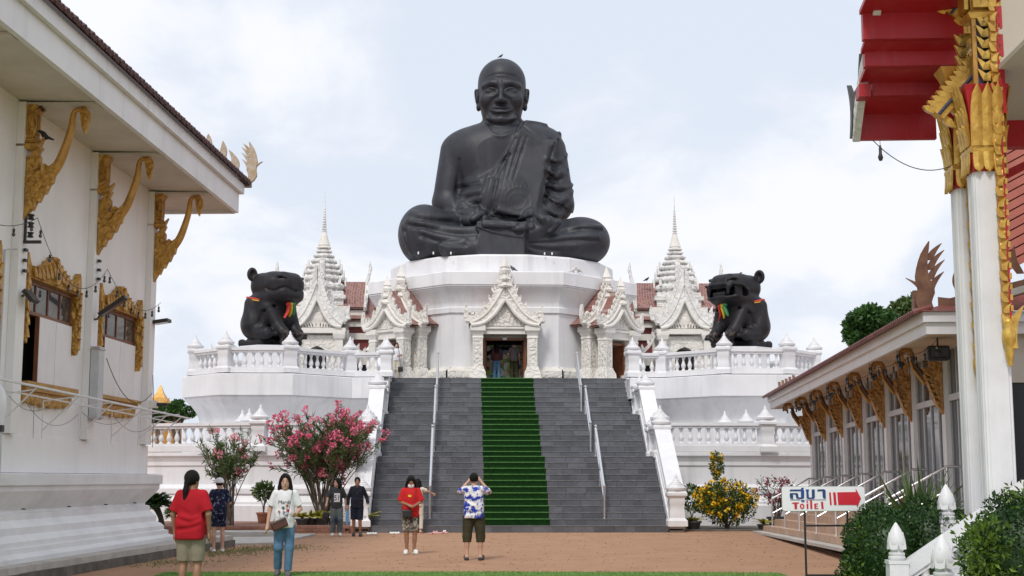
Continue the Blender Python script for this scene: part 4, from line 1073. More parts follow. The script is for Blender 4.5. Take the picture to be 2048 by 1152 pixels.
# ---------------------------------------------------------------- black animal statues on the upper terraces
def beast(X, Y, Z, rz, openm, label):
    t = thing('guardian_beast_statue', label, 'statue', (X, Y, Z), rz, 'pair of black seated animal statues')
    s = SDF((-1.3, -1.85, 0), (1.3, 1.5, 3.05), .026)
    s.ell((0, .40, .98), (.88, .84, .80)); s.ell((0, -.10, 1.22), (.82, .70, .74), k=.35)
    s.ell((0, .16, 1.55), (.90, .72, .52), k=.3)
    s.ell((0, -.12, 1.84), (.84, .78, .40), k=.25)
    for e in (-1, 1):
        s.ell((e * .66, .26, .86), (.40, .62, .60), k=.12)                              # haunch
        s.cap((e * .70, .34, 1.62), (e * .78, .26, .80), .30, .34, k=.14)
        s.path([(e * 1.0, -.10, 1.62), (e * 1.02, -.14, 1.2), (e * .98, -.22, .82)], [.06, .10, .08], k=.12, op='s')
        s.cap((e * .74, .1, .50), (e * .80, -.58, .46), .27, .24, k=.12)                 # hind foot
        for q in range(4): s.cap((e * (.62 + .12 * q), -.60, .46), (e * (.62 + .12 * q), -.84, .40), .085, .07, k=.02)
        s.cap((e * .52, -.36, 1.42), (e * .42, -.80, .72), .30, .22, k=.16)              # fore leg
        s.cap((e * .40, -.80, .66), (e * .38, -1.04, .50), .24, .21, k=.10)
        for q in range(4): s.cap((e * .38 - .17 + .113 * q, -1.04, .50), (e * .38 - .18 + .12 * q, -1.28, .42), .09, .07, k=.02)
        s.path([(e * .50, -.62, 1.5), (e * .80, -.34, 1.25), (e * .84, -.22, .9)], .05, k=.12, op='s')
        s.path([(e * .98, -.28, 1.5), (e * 1.02, -.36, 1.1), (e * .98, -.40, .75)], .07, k=.14, op='s')
    # head: broad, flat topped, blunt muzzle, chin low over the chest
    s.box((0, -.12, 2.33), (.82, .74, .50), .48, rot=(.05, 0, 0), k=.12)
    s.box((0, -.58, 2.28), (.70, .68, .56), .46, rot=(.05, 0, 0), k=.15)
    s.ell((0, -.55, 1.88), (.74, .80, .30), k=.2)
    for e in (-1, 1):
        s.ell((e * .72, .36, 2.76), (.23, .16, .27), k=.04); s.ell((e * .80, .22, 2.76), (.12, .12, .16), k=.04, op='s')
        s.path([(e * .40, -1.16, 2.50), (e * .56, -1.0, 2.56), (e * .70, -.78, 2.54)], [.03, .05, .03], k=.05, op='s'); s.ell((e * .57, -.98, 2.62), (.10, .09, .07), k=.04)
        s.path([(e * .34, -1.24, 2.62), (e * .54, -1.04, 2.76), (e * .68, -.76, 2.74)], [.05, .06, .04], k=.06, op='s')
    if openm:
        s.box((0, -1.06, 2.10), (.60, .62, .19), .06, k=.05, op='s')
        s.box((0, -.90, 2.02), (.30, .34, .08), .05)
        s.box((0, -1.16, 2.27), (.58, .07, .05), .03)
        for e in (-1, 1):
            s.cap((e * .46, -1.20, 2.28), (e * .46, -1.22, 2.02), .10, .05); s.cap((e * .66, -.92, 1.94), (e * .70, -1.05, 2.24), .10, .04)
            s.path([(e * .70, -1.12, 2.38), (e * .82, -.74, 2.34), (e * .82, -.46, 2.16), (e * .76, -.40, 2.0)], .05, k=.05)
            s.box((e * .62, -.55, 2.10), (.16, .14, .17), .06, k=.03, op='s')
        s.path([(-.66, -1.08, 2.36), (-.35, -1.26, 2.38), (.35, -1.26, 2.38), (.66, -1.08, 2.36)], .055, k=.05)
        s.path([(-.66, -1.02, 1.90), (-.35, -1.22, 1.86), (.35, -1.22, 1.86), (.66, -1.02, 1.90)], .06, k=.06)
    else:
        for e in (-1, 1):
            P_ = spline([(e * .90, -.42, 2.20), (e * .90, -.62, 2.08), (e * .86, -.92, 2.05), (e * .74, -1.22, 2.16), (e * .60, -1.40, 2.20), (e * .30, -1.47, 2.10), (0, -1.50, 2.06)], 20)
            Q_ = []
            for p in P_:                                     # carry the mouth line onto the skin
                c_ = np.array((0, -.6, 2.1)); d_ = np.array(p) - c_
                for m_ in np.linspace(1.5, .3, 90):
                    i_ = np.round((c_ + d_ * m_ - s.lo) / s.res).astype(int)
                    if (i_ >= 0).all() and (i_ < s.n).all() and s.D[tuple(i_)] < 0: Q_.append(c_ + d_ * m_); break
            s.path(Q_, .042, k=.06, op='s')
    s.box((0, .28, .15), (.88, .66, .15), .12, k=.04)
    s.cap((-.42, -1.05, .14), (.42, -1.05, .14), .13, k=.06); s.cap((-.4, -.98, .30), (.4, -.98, .30), .10, k=.05)
    s.path([(.88 * math.cos(a), .28 + .66 * math.sin(a), .28) for a in np.linspace(0, 6.29, 24)], .04, k=.04, op='s')
    s.plane((0, 0, .004), (0, 0, -1))
    s.build('body', [M['bearblack'], M['worn_bronze']], t, zone=lambda c: ((c[:, 2] < .55) & (c[:, 1] < -1.08) & (c[:, 2] > .24) & (np.sin(c[:, 0] * 23) + np.sin(c[:, 1] * 31 + c[:, 2] * 17) > .1)).astype(int))
    MB().lathe([(1.28, -1.17), (1.28, -1.0), (1.15, -.95), (1.15, -.2), (1.25, -.12), (1.25, -.004)], 8, a0=math.pi / 8).build('pedestal', M['white_clean'], t, smooth=False)
    # ribbon collar and sash bow
    ringp = [(.90 * math.cos(a), .12 + .84 * math.sin(a), 1.80 + .16 * math.sin(a)) for a in np.linspace(0, 2 * math.pi, 28)]
    co = MB().tube(ringp, .04, 6).build('collar', M['rib_red'], t); MB().tube([(x * 1.01, y * 1.01, z - .05) for x, y, z in ringp], .024, 6).build('collar_stripe', M['rib_yellow'], co)
    for i, (c_, dx) in enumerate((('rib_red', -.10), ('rib_yellow', 0), ('rib_green', .10))):
        MB().tube([(dx, -.98, 1.62), (dx * 1.3, -1.02, 1.5), (dx * 1.5 + .03, -.96, 1.28), (dx * 1.9 * (1 if i else 1.3), -.92, 1.05 + .07 * i)], [.05, .10, .09, .05], 9, .4).build('ribbon', M[c_], t)
        MB().lathe([(0, -.10), (.08, -.06), (.11, 0), (.09, .06), (0, .10)], 8, (dx * 1.2, -1.0, 1.58 + .03 * i)).build('bow', M[c_], t)
beast(XC - 8.95, 53.4, 6.56, R(52), False, 'black seated animal statue with closed smiling mouth on the left terrace')
beast(XC + 9.02, 53.4, 6.56, R(-50), True, 'black seated animal statue with open fanged mouth on the right terrace')
# ---------------------------------------------------------------- side pavilions with spires
def pavilion(sx, label):
    t = thing('spired_pavilion', label, 'pavilion', (XC + 8.0 * sx, 63, 0), 0, 'spired pavilions behind the upper terraces')
    gm, gp = M['grey_carved'], M['cream_plain']
    MB().bx(-1.25, 1.25, -1.2, 1.2, 5.3, 9.2).build('wall', gp, t, smooth=False)
    # stepped spire
    tiers = [(.98, 9.9, .42), (.88, 10.32, .36), (.78, 10.68, .26), (.68, 10.94, .26), (.57, 11.20, .26), (.46, 11.46, .24), (.35, 11.70, .2), (.26, 11.90, .14)]
    g = MB()
    prof_ = [(1.0, 9.1), (1.0, 9.5), (1.1, 9.55), (1.1, 9.7), (1.0, 9.72), (.98, 9.9)]
    g.sq(prof_); body = g.build('spire_body', gm, t, smooth=False)
    for w, z, h in tiers:
        st = MB()
        for rz_, k in ((0, 1.0), (0, .8)):
            pl = [(w, w * .62), (w * .62, w), (-w * .62, w), (-w, w * .62), (-w, -w * .62), (-w * .62, -w), (w * .62, -w), (w, -w * .62)][::-1]
        pl = [(w, -w * .6), (w * .82, -w * .6), (w * .82, -w * .82), (w * .6, -w * .82), (w * .6, -w), (-w * .6, -w), (-w * .6, -w * .82), (-w * .82, -w * .82), (-w * .82, -w * .6), (-w, -w * .6),
              (-w, w * .6), (-w * .82, w * .6), (-w * .82, w * .82), (-w * .6, w * .82), (-w * .6, w), (w * .6, w), (w * .6, w * .82), (w * .82, w * .82), (w * .82, w * .6), (w, w * .6)]
        pl = pl[::-1]
        area = sum(pl[i - 1][0] * pl[i][1] - pl[i][0] * pl[i - 1][1] for i in range(len(pl)))
        if area < 0: pl = pl[::-1]
        st.sweep(pl, [(-.10, z), (-.10, z + h * .3), (-.02, z + h * .42), (.0, z + h * .5), (.0, z + h * .74), (-.06, z + h * .84), (-.12, z + h)])
        tb = st.build('spire_tier', gm, t, smooth=False)
        for a in range(4):
            q = Matrix.Rotation(a * math.pi / 2, 4, 'Z')
            if w > .65: MB().prism(flame(.42 * w + .12, .34 * w, 0, 7, 0), .08, (0, -w - .02, z + h * .5), (1, 0, 0), (0, 0, 1)).xf(q).build('antefix', gm, tb)
            if w > .9:
                for s2 in (-1, 1): MB().prism(flame(.28, .12, 0, 6, 0), .06, (s2 * w * .8, -w * .84, z + h * .7), (1, 0, 0), (0, 0, 1)).xf(q).build('antefix', gm, tb)
    MB().lathe([(.30, 11.95), (.34, 12.0), (.24, 12.06), (.27, 12.12), (.2, 12.35), (.13, 12.62), (.10, 12.72)], 12).build('bell', gp, t)
    pr = []; z = 12.70; 
    for i in range(9): r_ = .115 - .008 * i; pr += [(r_ * .6, z), (r_, z + .03), (r_, z + .07), (r_ * .6, z + .10)]; z += .115
    pr += [(.032, z), (.045, z + .06), (.025, z + .12), (.014, z + .55), (.002, z + .9)]
    MB().lathe(pr, 8).build('spire_needle', M['grey_carved'], t)
    # cross roof of red tiles running sideways, two tiers
    for (half, zr, ze, yo, th) in ((1.98, 10.45, 9.15, 1.15, .08), (2.75, 9.75, 8.62, 1.35, .08)):
        for s2 in (-1, 1):
            prof_ = [(y, zr - (zr - ze) * (1 - (1 - abs(y) / yo) ** 1.25) if True else 0) for y in np.linspace(-yo, yo, 15)]
            g = MB(); x0, x1 = s2 * .75, s2 * half
            r1 = [(x0, y, z) for y, z in prof_]; r2 = [(x1, y, z) for y, z in prof_]
            g.loft([r1, r2], False, False, False); g.loft([[(a, b, c - th) for a, b, c in r2], [(a, b, c - th) for a, b, c in r1]], False, False, False)
            rf = g.build('roof_tiles', M['smalltile'], t, ang=60)
            bb = MB(); o_ = [(x1, y, z + .10) for y, z in prof_]; i_ = [(x1, y, z - .14) for y, z in prof_]
            for k in range(14): bb.loft([[Vector(p) + Vector((d, 0, 0)) for p in (o_[k], o_[k + 1], i_[k + 1], i_[k])] for d in (-.07, .07)])
            bo = bb.build('gable_board', gp, rf, ang=30)
            for k in range(2, 14, 2): MB().prism(flame(.24, .11, 0, 6, 0), .07, (x1, o_[k][1], o_[k][2] - .02), (0, 1, 0), (0, 0, 1)).build('flame', gm, bo)
            MB().tube([(x1, 0, zr), (x1 + s2 * .08, 0, zr + .35), (x1 + s2 * .13, 0, zr + .6), (x1 + s2 * .10, 0, zr + .95)], [.10, .075, .09, .012], 7).build('ridge_finial', gm, bo)
            for yy in (-yo, yo): MB().prism(flame(.55, .2, .1, 7), .1, (x1, yy, ze - .02), (0, math.copysign(1, yy), 0), (0, 0, 1)).build('horn', gm, bo)
            MB().bx(min(x0, x1), max(x0, x1), -yo + .12, -yo + .3, ze - .34, ze - .12).build('eave_beam', gp, rf, smooth=False)
    for s2 in (-1, 1):                                    # wings below the roof
        MB().bx(s2 * 1.26, s2 * 2.5, -1.0, 1.0, 8.0, 8.5).build('wing_frieze', M['maroon'], t, smooth=False)
        MB().bx(s2 * 1.26, s2 * 2.8, -1.12, 1.1, 7.72, 8.0).build('wing_cornice', gp, t, smooth=False)
        MB().bx(s2 * 1.26, s2 * 2.6, -1.0, 1.0, 7.0, 7.72).build('wing_panel', M['maroon'], t, smooth=False)
        MB().bx(s2 * 1.26, s2 * 2.9, -1.1, 1.1, 6.6, 7.0).build('wing_base', gp, t, smooth=False)
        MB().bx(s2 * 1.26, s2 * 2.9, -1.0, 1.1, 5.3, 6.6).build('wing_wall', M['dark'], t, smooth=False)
    # front porch and gable
    D = 2.6
    gb = MB()
    zt = 7.05
    for s2 in (-1, 1): pillar_ = MB().sq([(.24, 0), (.24, .3), (.16, .36), (.16, 2.15), (.22, 2.2), (.27, 2.38), (.27, 2.5)], (s2 * .98, -D + .2, FZ)).build('pillar', gp, t, smooth=False)
    # screen wall with pointed doorway
    arch = [(-.42, 0), (-.42, .95), (-.36, 1.1), (-.2, 1.22), (0, 1.3), (.2, 1.22), (.36, 1.1), (.42, .95), (.42, 0)]
    outer = [(-.82, 0), (-.82, 1.75), (.82, 1.75), (.82, 0)]
    g = MB(); y0 = -D + .25
    def pl_(pts): g.loft([[(x, y0, FZ + z + (.6 if z > 0 else 0)) for x, z in pts], [(x, y0 + .15, FZ + z + (.6 if z > 0 else 0)) for x, z in pts]])
    pl_([(-.82, 0), (-.42, 0), (-.42, .95), (-.36, 1.1), (-.36, 1.75), (-.82, 1.75)]); pl_([(.82, 0), (.82, 1.75), (.36, 1.75), (.36, 1.1), (.42, .95), (.42, 0)])
    pl_([(-.36, 1.1), (-.2, 1.22), (0, 1.3), (.2, 1.22), (.36, 1.1), (.36, 1.75), (-.36, 1.75)])
    g.build('doorway_screen', M['cream'], t, smooth=False)
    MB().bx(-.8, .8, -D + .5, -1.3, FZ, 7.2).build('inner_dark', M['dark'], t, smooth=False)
    MB().bx(-1.25, 1.25, -D + .02, -1.2, 7.86, 8.08).build('architrave', gp, t, smooth=False)
    tri = [(-.92, 8.08), (-.52, 8.55), (-.26, 8.95), (0, 9.4), (.26, 8.95), (.52, 8.55), (.92, 8.08)]
    ped = MB().prism(tri, .14, (0, -D + .26, 0), (1, 0, 0), (0, 0, 1)).build('pediment', M['cream'], t, smooth=False)
    MB().lathe([(.0, 0), (.26, 0), (.26, .03), (.2, .05), (.2, .03), (.09, .05), (0, .07)], 16).xf(Matrix.Translation((0, -D + .18, 8.5)) @ Matrix.Rotation(R(90), 4, 'X')).build('medallion', gp, ped)
    for i in range(6):
        for s2 in (-1, 1): MB().prism(flame(.36 - .04 * i, .16, .35 * s2, 7), .06, (s2 * (.10 + .12 * i), -D + .17, 8.12), (1, 0, 0), (0, 0, 1)).build('relief_leaf', M['cream'], ped)
    gable(t, D, .80, 1.1, z0=7.56, mat=gm, roofmat=gp, nfl=10, dz=.56, spike=False, sz=1.22)
    gable(t, D - .7, .90, 1.0, z0=7.56, mat=gm, roofmat=gp, nfl=10, dz=.80, spike=False, sz=1.12)
    for s2 in (-1, 1):                                    # low sweeping side gables
        pts = spline([(1.2, 8.0), (1.5, 7.5), (1.9, 7.15), (2.3, 7.0)], 10); g = MB()
        for k in range(9): g.loft([[(s2 * pts[k][0], y, pts[k][1]), (s2 * pts[k + 1][0], y, pts[k + 1][1]), (s2 * pts[k + 1][0], y, pts[k + 1][1] - .2), (s2 * pts[k][0], y, pts[k][1] - .2)] for y in (-D + .6, -D + .8)])
        bo = g.build('gable_board', gm, t)
        for k in range(1, 10, 2): MB().prism(flame(.26, .12, .2 * s2, 6), .08, (s2 * pts[k][0], -D + .7, pts[k][1] - .03), (1, 0, 0), (0, 0, 1)).build('flame', gm, bo)
        MB().sq([(.2, 0), (.2, .5), (.26, .55), (.22, .62), (.12, .75), (.09, .9), (.03, 1.25)], (s2 * 2.35, -D + .7, 6.6)).build('corner_finial', gp, t, smooth=False)
pavilion(-1, 'weathered white pavilion with red roof and spire behind the smiling animal statue')
pavilion(1, 'weathered white pavilion with red roof and spire behind the open mouthed animal statue')
# ---------------------------------------------------------------- ordination hall on the left
LB = thing('white_temple_hall', 'tall white temple hall with gold window frames and wide eaves on the left', 'building', (-8.8, 31.7, 0), R(-4.0))
BAYS = [-0.15, -4.0, -7.78, -11.6]
WIN = [(-3.5, -1.02), (-7.38, -4.98), (-11.2, -8.8)]
wall_y0, wall_y1 = -15.5, .15
# wall with real window openings
g = MB(); zs0, zs1 = 3.27, 5.06
ys = [wall_y1] + [v for a, b in WIN for v in (b, a)] + [wall_y0]
for i in range(len(ys) - 1):
    a, b = ys[i + 1], ys[i]; win = i % 2 == 1
    spans = [(1.6, zs0), (zs1, 8.1)] if win else [(1.6, 8.1)]
    for z0, z1 in spans: g.add([(0, a, z0), (0, b, z0), (0, b, z1), (0, a, z1)], [(0, 1, 2, 3)])
    if win:
        g.add([(0, a, zs0), (0, b, zs0), (-.35, b, zs0), (-.35, a, zs0)], [(0, 1, 2, 3)]); g.add([(0, a, zs1), (0, b, zs1), (-.35, b, zs1), (-.35, a, zs1)], [(3, 2, 1, 0)])
        for yy in (a, b): g.add([(0, yy, zs0), (-.35, yy, zs0), (-.35, yy, zs1), (0, yy, zs1)], [(0, 1, 2, 3)])
g.add([(0, wall_y1, 1.6), (-9, wall_y1, 1.6), (-9, wall_y1, 8.1), (0, wall_y1, 8.1)], [(0, 1, 2, 3)])
g.build('wall', M['wall_white'], LB, smooth=False)
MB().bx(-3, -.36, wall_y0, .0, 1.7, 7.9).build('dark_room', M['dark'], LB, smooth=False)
for y in BAYS:
    MB().bx(.003, .14, y - .19, y + .19, 2.36, 8.05).build('pilaster', M['wall_white'], LB, smooth=False)
# rendered band, dado and base mouldings
MB().bx(.003, .035, wall_y0, wall_y1 + .035, 1.7, 2.34).build('dado', M['wall_white'], LB, smooth=False)
base = [(.42, 1.70), (.45, 1.68), (.45, 1.50), (.40, 1.48), (.40, 1.40), (.34, 1.30), (.22, 1.16), (.16, 1.08), (.16, 1.04), (.24, 1.02), (.24, .92), (.32, .84), (.36, .80), (.36, .68), (.44, .64), (.50, .58), (.50, .50), (.58, .48), (.58, .40), (.68, .36), (.70, .34), (.70, -.02)]
plan = [(0, wall_y0 - 2), (0, wall_y1 - .45), (-9, wall_y1 - .45)]
plan = [(0, wall_y0 - 2), (0, wall_y1 - .62), (-9, wall_y1 - .62)]
rings = [[(p[0], p[1], z) for p in offset_poly(plan, o + .0, False)] for o, z in base[::-1]]
MB().loft(rings, False, False, False).build('base_moulding', M['plinth'], LB, ang=24)
MB().add([(-.3, wall_y0 - 2, 1.705), (.43, wall_y0 - 2, 1.705), (.43, wall_y1 - .2, 1.705), (-9, wall_y1 - .2, 1.705), (-9, wall_y1 - 1, 1.705), (-.3, wall_y1 - 1, 1.705)], [(0, 1, 2, 3, 4, 5)]).build('base_top', M['plinth'], LB, smooth=False)
for y in (-1.2, -3.1, -5.2, -7.4): MB().tube([(.24, y, 1.09), (.15, y, 1.10)], .010, 6).build('weep_pipe', M['darkmetal'], LB)
# apron slab with broken dark edge
def apron():
    r = random.Random(3); P = []
    for i in range(30): P.append((1.20 + r.uniform(-.03, .03) - .03 * i * .35, -12.5 + i * .5))
    P = [(1.0 + .012 * i + r.uniform(-.025, .025), -12.5 + i * .47) for i in range(30)]
    outer = P + [(1.45, 1.3), (1.5, 2.6)]; inner = [(.5, 2.6), (.5, -12.5)]
    s_ = MB().loft([[(x, y, -.02) for x, y in outer + inner], [(x, y, .16) for x, y in outer + inner]]).build('apron', M['concrete_dark'], LB, smooth=False)
    q = [(x - .05, y) for x, y in outer] + inner
    MB().loft([[(x, y, .16) for x, y in q], [(x, y, .265) for x, y in q]]).build('apron_top', M['concrete'], s_, smooth=False)
apron()
# eaves: soffit, fascia, roof slope, tile edge
ye, yn = 1.95, -19.0; fx = 1.42
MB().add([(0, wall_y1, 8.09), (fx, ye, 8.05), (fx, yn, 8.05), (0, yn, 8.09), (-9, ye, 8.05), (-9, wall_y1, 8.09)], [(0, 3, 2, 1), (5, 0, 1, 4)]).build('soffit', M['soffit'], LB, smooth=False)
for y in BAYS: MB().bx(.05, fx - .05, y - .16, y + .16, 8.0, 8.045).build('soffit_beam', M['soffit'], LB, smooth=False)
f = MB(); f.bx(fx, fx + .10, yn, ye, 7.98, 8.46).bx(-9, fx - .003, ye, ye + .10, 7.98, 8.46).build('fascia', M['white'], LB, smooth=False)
MB().bx(fx - .1, fx + .20, yn, ye + .12, 8.463, 8.70).build('eave_cornice', M['white'], LB, smooth=False)
MB().add([(fx + .28, ye + .22, 8.70), (fx + .28, yn, 8.70), (-9, yn, 14.8), (-9, ye + .22, 14.8), (fx + .28, ye + .22, 8.76), (fx + .28, yn, 8.76), (-9, yn, 14.86), (-9, ye + .22, 14.86)],
         [(3, 2, 1, 0), (4, 5, 6, 7), (0, 1, 5, 4), (0, 4, 7, 3)]).build('roof', M['darkwood'], LB, smooth=False)
tm = MB().prism([(-.09, 0), (-.09, .05), (-.05, .085), (0, .10), (.05, .085), (.09, .05), (.09, 0)], .36, (0, 0, 0), (0, 1, 0), (.56, 0, .83)).mesh('roof_tile', material('dark_maroon_tile', (.075, .02, .022), (.045, .014, .016), scale=6, rough=.45, island=.25), True)
i = 0; y = ye + .15
while y > -12.5:
    link('roof_tile', tm, LB, (fx + .16 + .012 * (i % 2), y, 8.81), rot=(0, 0, 0)); y -= .195; i += 1
# flame finials on the far roof corner
fin = MB().prism(flame(.95, .30, -.25, 10, .4), .10, (0, 0, 0), (0, 1, 0), (0, 0, 1), 0)
cf = thing('roof_corner_finial', 'faded gold flame finial on the far corner of the left hall roof', 'finial', (0, 0, 0))
cf.matrix_world = Matrix.Identity(4)
q = Matrix.Translation((-8.8, 31.7, 0)) @ Matrix.Rotation(R(-4), 4, 'Z')
cf.location = q @ Vector((fx + .20, ye + .18, 8.78)); cf.rotation_euler = (0, 0, R(-4))
def naga(par, mat, s, d):
    """hooked flame head; d = unit direction it faces along local x,y"""
    U = Vector((d[0], d[1], 0)); pts = spline([(0, 0), (.12, .02), (.22, .18), (.18, .38), (.24, .60), (.20, .92), (.10, 1.18)], 16)
    w = [.13, .14, .14, .13, .13, .14, .15, .16, .16, .15, .13, .11, .09, .07, .045, .01]
    L = [(p[0] - w_ * .9, p[1]) for p, w_ in zip(pts, w)]; Rr = [(p[0] + w_ * .8, p[1]) for p, w_ in zip(pts, w)]
    MB().prism([(x * s, z * s) for x, z in Rr + L[::-1]], .13 * s, (0, 0, 0), U, (0, 0, 1)).build('head', mat, par)
    for k, (z, l) in enumerate(((.45, .24), (.62, .26), (.78, .26), (.94, .22))):
        MB().prism([(x * s, zz * s) for x, zz in flame(l * 1.2, .11, -.75, 7, .1)], .08 * s, (0, 0, 0), U, (0, 0, 1)).xf(Matrix.Translation(U * (.10 * s) + Vector((0, 0, (z - .06) * s)))).build('flame', mat, par)
    MB().prism([(x * s, zz * s) for x, zz in flame(.3, .1, .9, 6, .1)], .09 * s, U * .22 * s + Vector((0, 0, .30 * s)), U, (0, 0, 1)).build('snout', mat, par)
naga(cf, M['finial_gold'], .85, (1, 0))
for k, (o_, h_) in enumerate(((-.42, .62), (-.86, .60), (-1.28, .55), (-1.75, .46), (-2.2, .4))):
    p = MB().prism(flame(h_, .20, .22 - .12 * (k == 0) * 3, 9, -.5), .07, (0, 0, 0), (1, 0, 0), (0, 0, 1)).build('flame', M['finial_gold'], cf); p.location = (-.34 - .36 * k, .0, .20 + .236 * k)
MB().loft([[(.05, -.06, -.06), (.05, .06, -.06), (.05, .06, .12), (.05, -.06, .12)], [(-2.4, -.06, 1.55), (-2.4, .06, 1.55), (-2.4, .06, 1.73), (-2.4, -.06, 1.73)]]).build('ridge', M['finial_gold'], cf, smooth=False)
for k in (0,): MB().bx(-.2, .12, -.05, .2, -.1, .06).build('corner_cap', M['darkwood'], cf, smooth=False)

# gold capitals and swan brackets
def swan_bracket(mat=M['gold']):
    r = MB()                                              # wing body
    body = [(0, 6.10), (.10, 6.28), (.14, 6.27), (.20, 6.42), (.25, 6.42), (.31, 6.56), (.36, 6.57), (.42, 6.72), (.47, 6.76), (.49, 6.88), (.56, 7.02), (.50, 7.12), (.40, 7.04), (.26, 6.97), (.16, 7.00), (.10, 7.06), (.06, 7.20), (0, 7.22)]
    r.prism(body, .17, bev=.02, O=(0, 0, 0), U=(1, 0, 0), V=(0, 0, 1))
    parts = [('wing', r, M['gold'])]
    n = MB(); P = spline([(.40, 0, 6.88), (.55, 0, 7.10), (.66, 0, 7.40), (.745, 0, 7.72), (.76, 0, 7.92), (.80, 0, 8.03), (.90, 0, 8.04), (.97, 0, 7.95), (.985, 0, 7.84)], 22)
    n.tube(P, [lerp(.10, .042, min(1, i / 14)) + (.02 if i > 18 else 0) for i in range(22)], 8); parts.append(('neck', n, M['gold_plain']))
    h = MB(); h.prism([(.90, 8.0), (.97, 8.08), (1.04, 7.98), (1.045, 7.86), (1.02, 7.78), (.985, 7.63), (.945, 7.74), (.925, 7.84)], .09, bev=.012); h.prism(flame(.16, .07, -.5, 6), .05, (.96, 0, 8.03)); parts.append(('head', h, M['gold']))
    d = MB(); d.prism([(.03, 7.06), (.16, 7.02), (.24, 7.10), (.24, 7.20), (.20, 7.26), (.235, 7.33), (.22, 7.40), (.29, 7.56), (.19, 7.46), (.14, 7.40), (.10, 7.30), (.04, 7.22)], .15, bev=.015); parts.append(('praying_figure', d, M['gold']))
    for i in range(5):
        f_ = MB(); x, z = .07 + .085 * i, 6.40 + .12 * i
        for k in range(3):
            if z + .16 * k < 7.0: f_.prism([(0, 0), (.07, .05), (.10, .12), (.06, .17), (0, .14)], .20, (x - .05 * k, 0, z + .15 * k), (1, 0, 0), (0, 0, 1))
        parts.append(('feather', f_, M['gold']))
    return parts
BR = [(n_, m.mesh(n_, mt), mt) for n_, m, mt in swan_bracket()]
names = {-0.15: 'at the far corner pilaster of the left hall', -4.0: 'on the middle pilaster between the two left hall windows', -7.78: 'carrying a dark bird on the nearest left pilaster'}
capm = MB()
for k in range(3):
    capm.sq([(.13 + .02 * 0, 7.27), (.17, 7.34), (.135, 7.42), (.125, 7.50), (.125, 7.86), (.17, 7.96), (.175, 8.0)], (0, 0, 0)); break
capm.sq([(.145, 7.23), (.19, 7.27), (.19, 7.31), (.15, 7.33)])
for a in (-1, 0, 1):
    for sx in (0, 1):
        capm.box((.125 if sx else a * .085, a * .085 if sx else .125, 7.68), (.03 if sx else .055, .055 if sx else .03, .36)); capm.box((.125 if sx else a * .085, a * .085 if sx else -.125, 7.68), (.03, .055, .36)) if not sx else None
capmesh = capm.mesh('pilaster_capital', M['gold'], True, 30)
for y in BAYS[:3]:
    b = thing('swan_bracket', 'gold swan shaped eave bracket ' + names[y], 'bracket', q @ Vector((.14, y, -.10)), R(-4.0), 'gold swan brackets of the left hall')
    for n_, me, _m in BR: link(n_, me, b)
    link('pilaster_capital', capmesh, LB, (.16, y, 0))
nb = thing('bird_nest', 'dry straw bird nest on top of the nearest left capital', 'nest', q @ Vector((.24, -7.78, 8.0)), 0)
g = MB(); r_ = random.Random(5)
for i in range(40):
    a = r_.uniform(0, 6.28); rr = r_.uniform(.05, .16); g.tube([(rr * math.cos(a), rr * math.sin(a), r_.uniform(-.06, .02)), (rr * math.cos(a + 1) * 1.2, rr * math.sin(a + 1) * 1.2, r_.uniform(-.08, .03))], .008, 4)
g.build('straw', M['nest'], nb)

